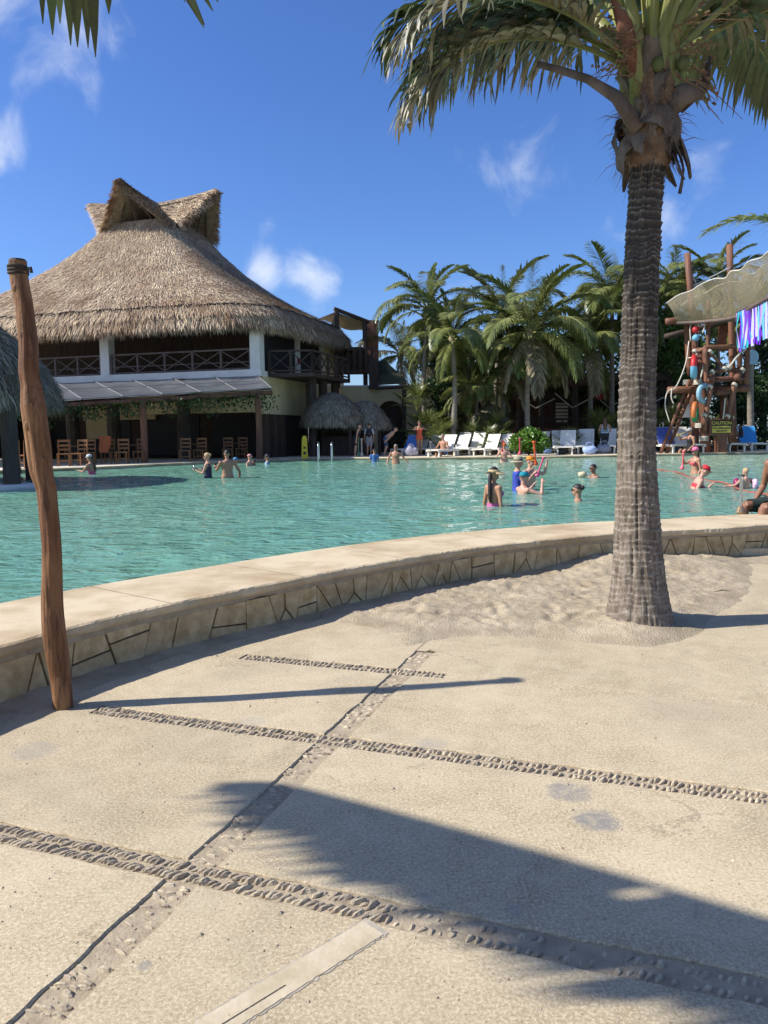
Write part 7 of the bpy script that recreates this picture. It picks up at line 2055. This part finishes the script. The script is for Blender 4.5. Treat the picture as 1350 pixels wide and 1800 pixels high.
# --- far edge, standing and sitting
ST = ((.0, -.02, -.40), (.0, .03, -.80)); STL = ((.0, .01, -.40), (.02, .05, -.80))
person('woman in a short black dress stooping beside the tall cups', ((-1.48, 41.13, 0.36)[0], (-1.48, 41.13, 0.36)[1] + .25, 1.30), FRt - .2, 'fair', 'dark', ('dress', 'dress_black', (.02, .022, .03)), None, True, 1.02, (((-.03, -.06, -.28), (0, -.12, -.52)), ((.05, -.06, -.28), (.04, -.14, -.52))), (ST, STL), .38, head_pitch=-.35, hair_style='bun')
person('shirtless man in dark blue shorts bending over the deck', ((0.13, 41.51, 0.36)[0], (0.13, 41.51, 0.36)[1] + .3, 1.32), FRt - .15, 'fair', 'brown', None, ('shorts', 'shorts_denim', (.035, .09, .16)), False, 1.04, (((-.0, -.10, -.27), (.02, -.14, -.54)), ((.04, -.10, -.27), (.04, -.16, -.54))), (((0, -.08, -.40), (0, .05, -.80)), ((0, .0, -.41), (.02, .1, -.80))), .95, head_pitch=-.2)
bp_, _h = person('person in a white shirt with a black backpack in the kiosk shade', (-.75, 41.7, 1.30), AW, 'tan', 'dark', ('shirt', 'shirt_white', (.55, .55, .55)), ('shorts', 'shorts_grey', (.25, .25, .27)), False, 1.0, None, (ST, STL))
bk = thing('backpack', 'black backpack worn by the person in the kiosk shade', 'backpack', (-.75, 41.7 - .17, 1.62))
mb = MB(); mb.ball((0, 0, 0), (.17, .12, .24), 12, 9); mb.ball((0, -.09, -.06), (.12, .06, .12), 10, 7); mb.build('pack', M['black'], bk, True)
for x in (-.11, .11): MB().tube([(x, .08, .2), (x, .2, .24), (x, .3, .1)], .02, 6).build('strap', M['black'], bk)
person('woman in an orange-red swimsuit adjusting her top on the deck', ((1.98, 41.81, 0.36)[0], (1.98, 41.81, 0.36)[1] + .5, 1.36), .2, 'tan', 'dark', ('onepiece', 'suit_orange', (.70, .12, .055)), None, True, 1.08, (((-.22, -.04, -.10), (-.02, -.20, -.08)), ((.22, -.04, -.10), (.02, -.20, -.06))), (ST, STL), .05, hair_style='bun', glasses=True)
a, h = person('heavy shirtless man in light blue shorts sitting on the far edge', ((3.18, 40.24, 0.36)[0], (3.18, 40.24, 0.36)[1] + .12, .56), -.75, 'tan', 'grey', None, ('shorts', 'shorts_sky', (.12, .26, .55)), False, 1.12, (((-.14, -.10, -.25), (-.12, -.36, -.28)), ((.10, -.02, -.28), (.02, -.22, -.44))), (((-.05, -.40, .02), (-.06, -.44, -.40)), ((.05, -.40, .02), (.06, -.42, -.40))), .12, .2, belly=.05, wide=1.08, hair_style='short')
yard_cup('clear slim cup held by the seated man in light blue shorts', (2.39, 39.0, 0.38), .8)
wader('child in a blue shirt seen from behind near the far edge', (-0.43, 36.63, 0.25), .62, AW, skin='tan', hair='dark', top=('shirt', 'shirt_royal', (.07, .17, .42)), s_=.85, vox=.02)
wader('bare-chested man in sunglasses wading in front of the loungers', (0.55, 33.85, 0.25), .86, -.15, skin='tan', hair='grey', arms=(((-.14, .02, -.26), (-.16, -.12, -.48)), ((.17, .0, -.24), (.34, -.05, -.44))), glasses=True, s_=1.04, wide=1.08)
a, h = wader('pale man in an orange cap with a red cup at his lips', (5.43, 34.66, 0.25), .84, -.2, skin='pink', hair='brown', hat=('cap', 'hat_orange', (.70, .16, .02)), arms=(DRINK, ((.14, -.02, -.26), (.10, -.22, -.30))), wide=1.06)
yard_cup('short red cup raised to the lips of the man in the orange cap', hand_world(a, h[0][0]) + Vector((0, -.03, -.1)), .5, (.55, .04, .05), 'cup_red', (.3, 0, 0))
person('woman in a striped tank top standing among the loungers with her back turned', (12.05, 42.0, 1.36), AW - .15, 'tan', 'brown', ('tank', 'top_teal', (.05, .14, .22)), ('trousers', 'trousers_black', (.02, .02, .022)), True, 1.12, (((-.10, .02, -.26), (-.05, -.20, -.34)), ((.10, .02, -.26), (.05, -.20, -.34))), (ST, STL), .05, hair_style='long', stripes=[('stripe_white', (.65, .68, .70)), ('stripe_blue', (.12, .34, .55))], wide=1.12)
# --- group round the tall cups
wader('woman in a wide straw visor and pink swimsuit, dark plait down her back', (1.98, 13.82, 0.25), .70, FRt + .55, skin='tan', hair='dark', top=('crossback', 'suit_magenta', (.55, .12, .30)), female=True, hat=('visor', 'straw_hat', (.62, .45, .22)), hair_style='pony', arms=(DOWN, DOWNL), vox=.011, straps=('strap_black', (.015, .015, .02)))
a, h = wader('man in a royal blue shirt and khaki bucket hat holding a pink cup', (3.02, 17.31, 0.25), .76, FRt - .1, skin='fair', hair='grey', top=('shirt', 'shirt_ultra', (.035, .06, .36)), hat=('bucket', 'hat_khaki', (.36, .31, .20)), arms=(((-.05, -.16, -.22), (.02, -.34, .0)), ((.06, -.20, -.16), (.03, -.34, .08))), vox=.012)
yard_cup('pink cup in front of the man in the khaki hat', hand_world(a, h[0][0]) + Vector((.02, -.02, -.12)), .46, (.72, .10, .22), 'cup_pink', (0, .35, 0))
a, h = wader('bare-backed man in a teal cap raising his forearm', (3.0, 16.47, 0.25), .46, FRt + .35, skin='pink', hair='brown', hat=('cap', 'hat_teal', (.0, .22, .28)), arms=(((-.16, -.24, -.10), (-.02, -.34, .14)), ((.10, -.22, -.16), (.02, -.36, .06))), vox=.011, wide=1.04)
a, h = wader('bather in a bright orange cap tipping up a long orange cup', (3.5, 18.35, 0.25), .74, FRt - .9, skin='pink', hair='brown', hat=('cap', 'hat_bright', (.75, .24, .02)), arms=(DOWN, ((.10, -.20, -.05), (.12, -.26, .22))), vox=.014)
yard_cup('long orange cup held upright above the orange-capped bather', (3.87, 19.6, 0.71), .62, (.75, .09, .02), 'cup_orange', (0, -.06, 0))
yard_cup('slim rose cup sticking up behind the khaki hat', (3.4, 19.2, 0.99), .42, (.65, .06, .10), 'cup_rose')
wader('young man with short dark hair and glasses swimming, pale shell in front', (5.92, 21.68, 0.25), .40, FL_ + .35, skin='brown', hair='dark', arms=(REACH, REACHL), glasses=True, vox=.013)
o = thing('beach_ball', 'small cream sponge ball in the hands of the swimming young man', 'ball', (5.68, 21.95, 0.27)); mb = MB(); mb.ball((0, 0, .06), (.13, .10, .09), 12, 8); mb.v = [(x * (1 + .3 * noise.noise(Vector((x * 20, y * 20, z * 20)))), y, z * (1 + .4 * noise.noise(Vector((x * 25, 4, z * 20))))) for x, y, z in mb.v]; mb.build('foam', colour('foam_cream', (.62, .52, .34)), o, True)
wader('swimmer with dark bun and sunglasses, only head and shoulders above water', (3.68, 14.53, 0.25), .33, AW + 1.0, skin='tan', hair='dark', hair_style='bun', glasses=True, vox=.011, arms=(((-.2, -.05, -.2), (-.3, -.2, -.3)), ((.2, -.05, -.2), (.3, -.2, -.3))))
# --- right side
a, h = person('man in a black tank top and grey cap drinking on the far edge', ((16.01, 40.02, 0.36)[0], (16.01, 40.02, 0.36)[1] + .15, .56), FL_ + .25, 'tan', 'grey', ('tank', 'tank_black', (.012, .012, .014)), ('shorts', 'shorts_dark', (.03, .03, .035)), False, 1.30, (((-.16, -.22, -.08), (-.06, -.36, .12)), ((.06, -.02, -.29), (.06, -.22, -.42))), (((-.05, -.40, .02), (-.06, -.44, -.40)), ((.05, -.40, .02), (.06, -.42, -.40))), .05, hat=('cap', 'hat_grey', (.35, .35, .34)), head_pitch=.12, glasses=True)
yard_cup('yellow and white cup at the mouth of the man in the tank top', hand_world(a, h[0][0]) + Vector((-.1, -.05, -.1)), .4, (.70, .60, .08), 'cup_yellow', (0, 1.2, 0))
a, h = wader('woman in a pink visor cap tipping a coral cup, behind the red cap', (9.47, 23.37, 0.25), .80, FL_ + .2, skin='tan', hair='brown', top=('bikini', 'suit_coral', (.6, .1, .12)), female=True, hat=('cap', 'hat_pink', (.72, .16, .28)), hair_style='pony', arms=(((-.08, -.22, -.14), (.02, -.34, .08)), DOWNL), vox=.013)
yard_cup('coral pink cup hanging from the hand of the pink visor woman', (8.77, 22.6, 0.41), .55, (.80, .13, .16), 'cup_coral', (0, .08, 0), flip=False)
wader('woman in a red cap and red bikini lowering herself into the water', (7.0, 17.54, 0.25), .58, FRt - .1, skin='pink', hair='brown', top=('bikini', 'suit_red', (.55, .03, .05)), female=True, hat=('cap', 'hat_red', (.62, .02, .03)), hair_style='bun', arms=(DOWN, ((.10, -.26, -.20), (.03, -.34, .04))), bend=.45, vox=.011, head_pitch=.15)
wader('small brown-haired child with pink patterned arm floats', (8.09, 17.17, 0.25), .46, AW + .4, skin='fair', hair='blond', s_=.72, arms=(((-.2, -.05, -.16), (-.34, -.2, -.18)), ((.2, -.05, -.16), (.34, -.2, -.18))), hair_style='short', vox=.013)
for lab, q, nm, c_ in (('maroon arm float left of the clear cup', (7.98, 17.37, 0.25), 'float_maroon', (.28, .02, .10)), ('pink spotted arm float right of the clear cup', (8.29, 17.14, 0.25), 'float_spot', (.72, .42, .58))):
    o = thing('arm_float', lab, 'arm float', (q[0], q[1], .34)); MB().torus((0, 0, 0), .07, .06, Matrix.Rotation(math.pi / 2, 3, 'Y') @ Matrix.Rotation(.3, 3, 'X'), 16, 9).build('float', colour(nm, c_, .4), o, True)
q = (5.74, 11.06, 0.36)
person('tattooed man in dark green shorts sitting on the near coping at right', (q[0], q[1] + .05, .50), FL_ + .35, 'brown', 'dark', None, ('shorts', 'shorts_green', (.02, .035, .03)), False, 1.16, (((-.10, .04, -.29), (-.06, -.14, -.50)), ((.10, .04, -.29), (.06, -.14, -.50))), (((-.06, -.41, .0), (-.04, -.46, -.38)), ((.06, -.41, .0), (.05, -.46, -.38))), -.05, wide=1.15, vox=.011)
person('dark-haired sunbather sitting up behind the sky-blue towel', (20.3, 43.9, .82), AW, 'tan', 'dark', ('bikini', 'suit_floral', (.4, .12, .25)), ('shorts', 'shorts_floral', (.35, .2, .25)), True, 1.15, None, (((-.05, -.40, .02), (-.06, -.60, -.2)), ((.05, -.40, .02), (.06, -.60, -.2))), .1, hair_style='long')
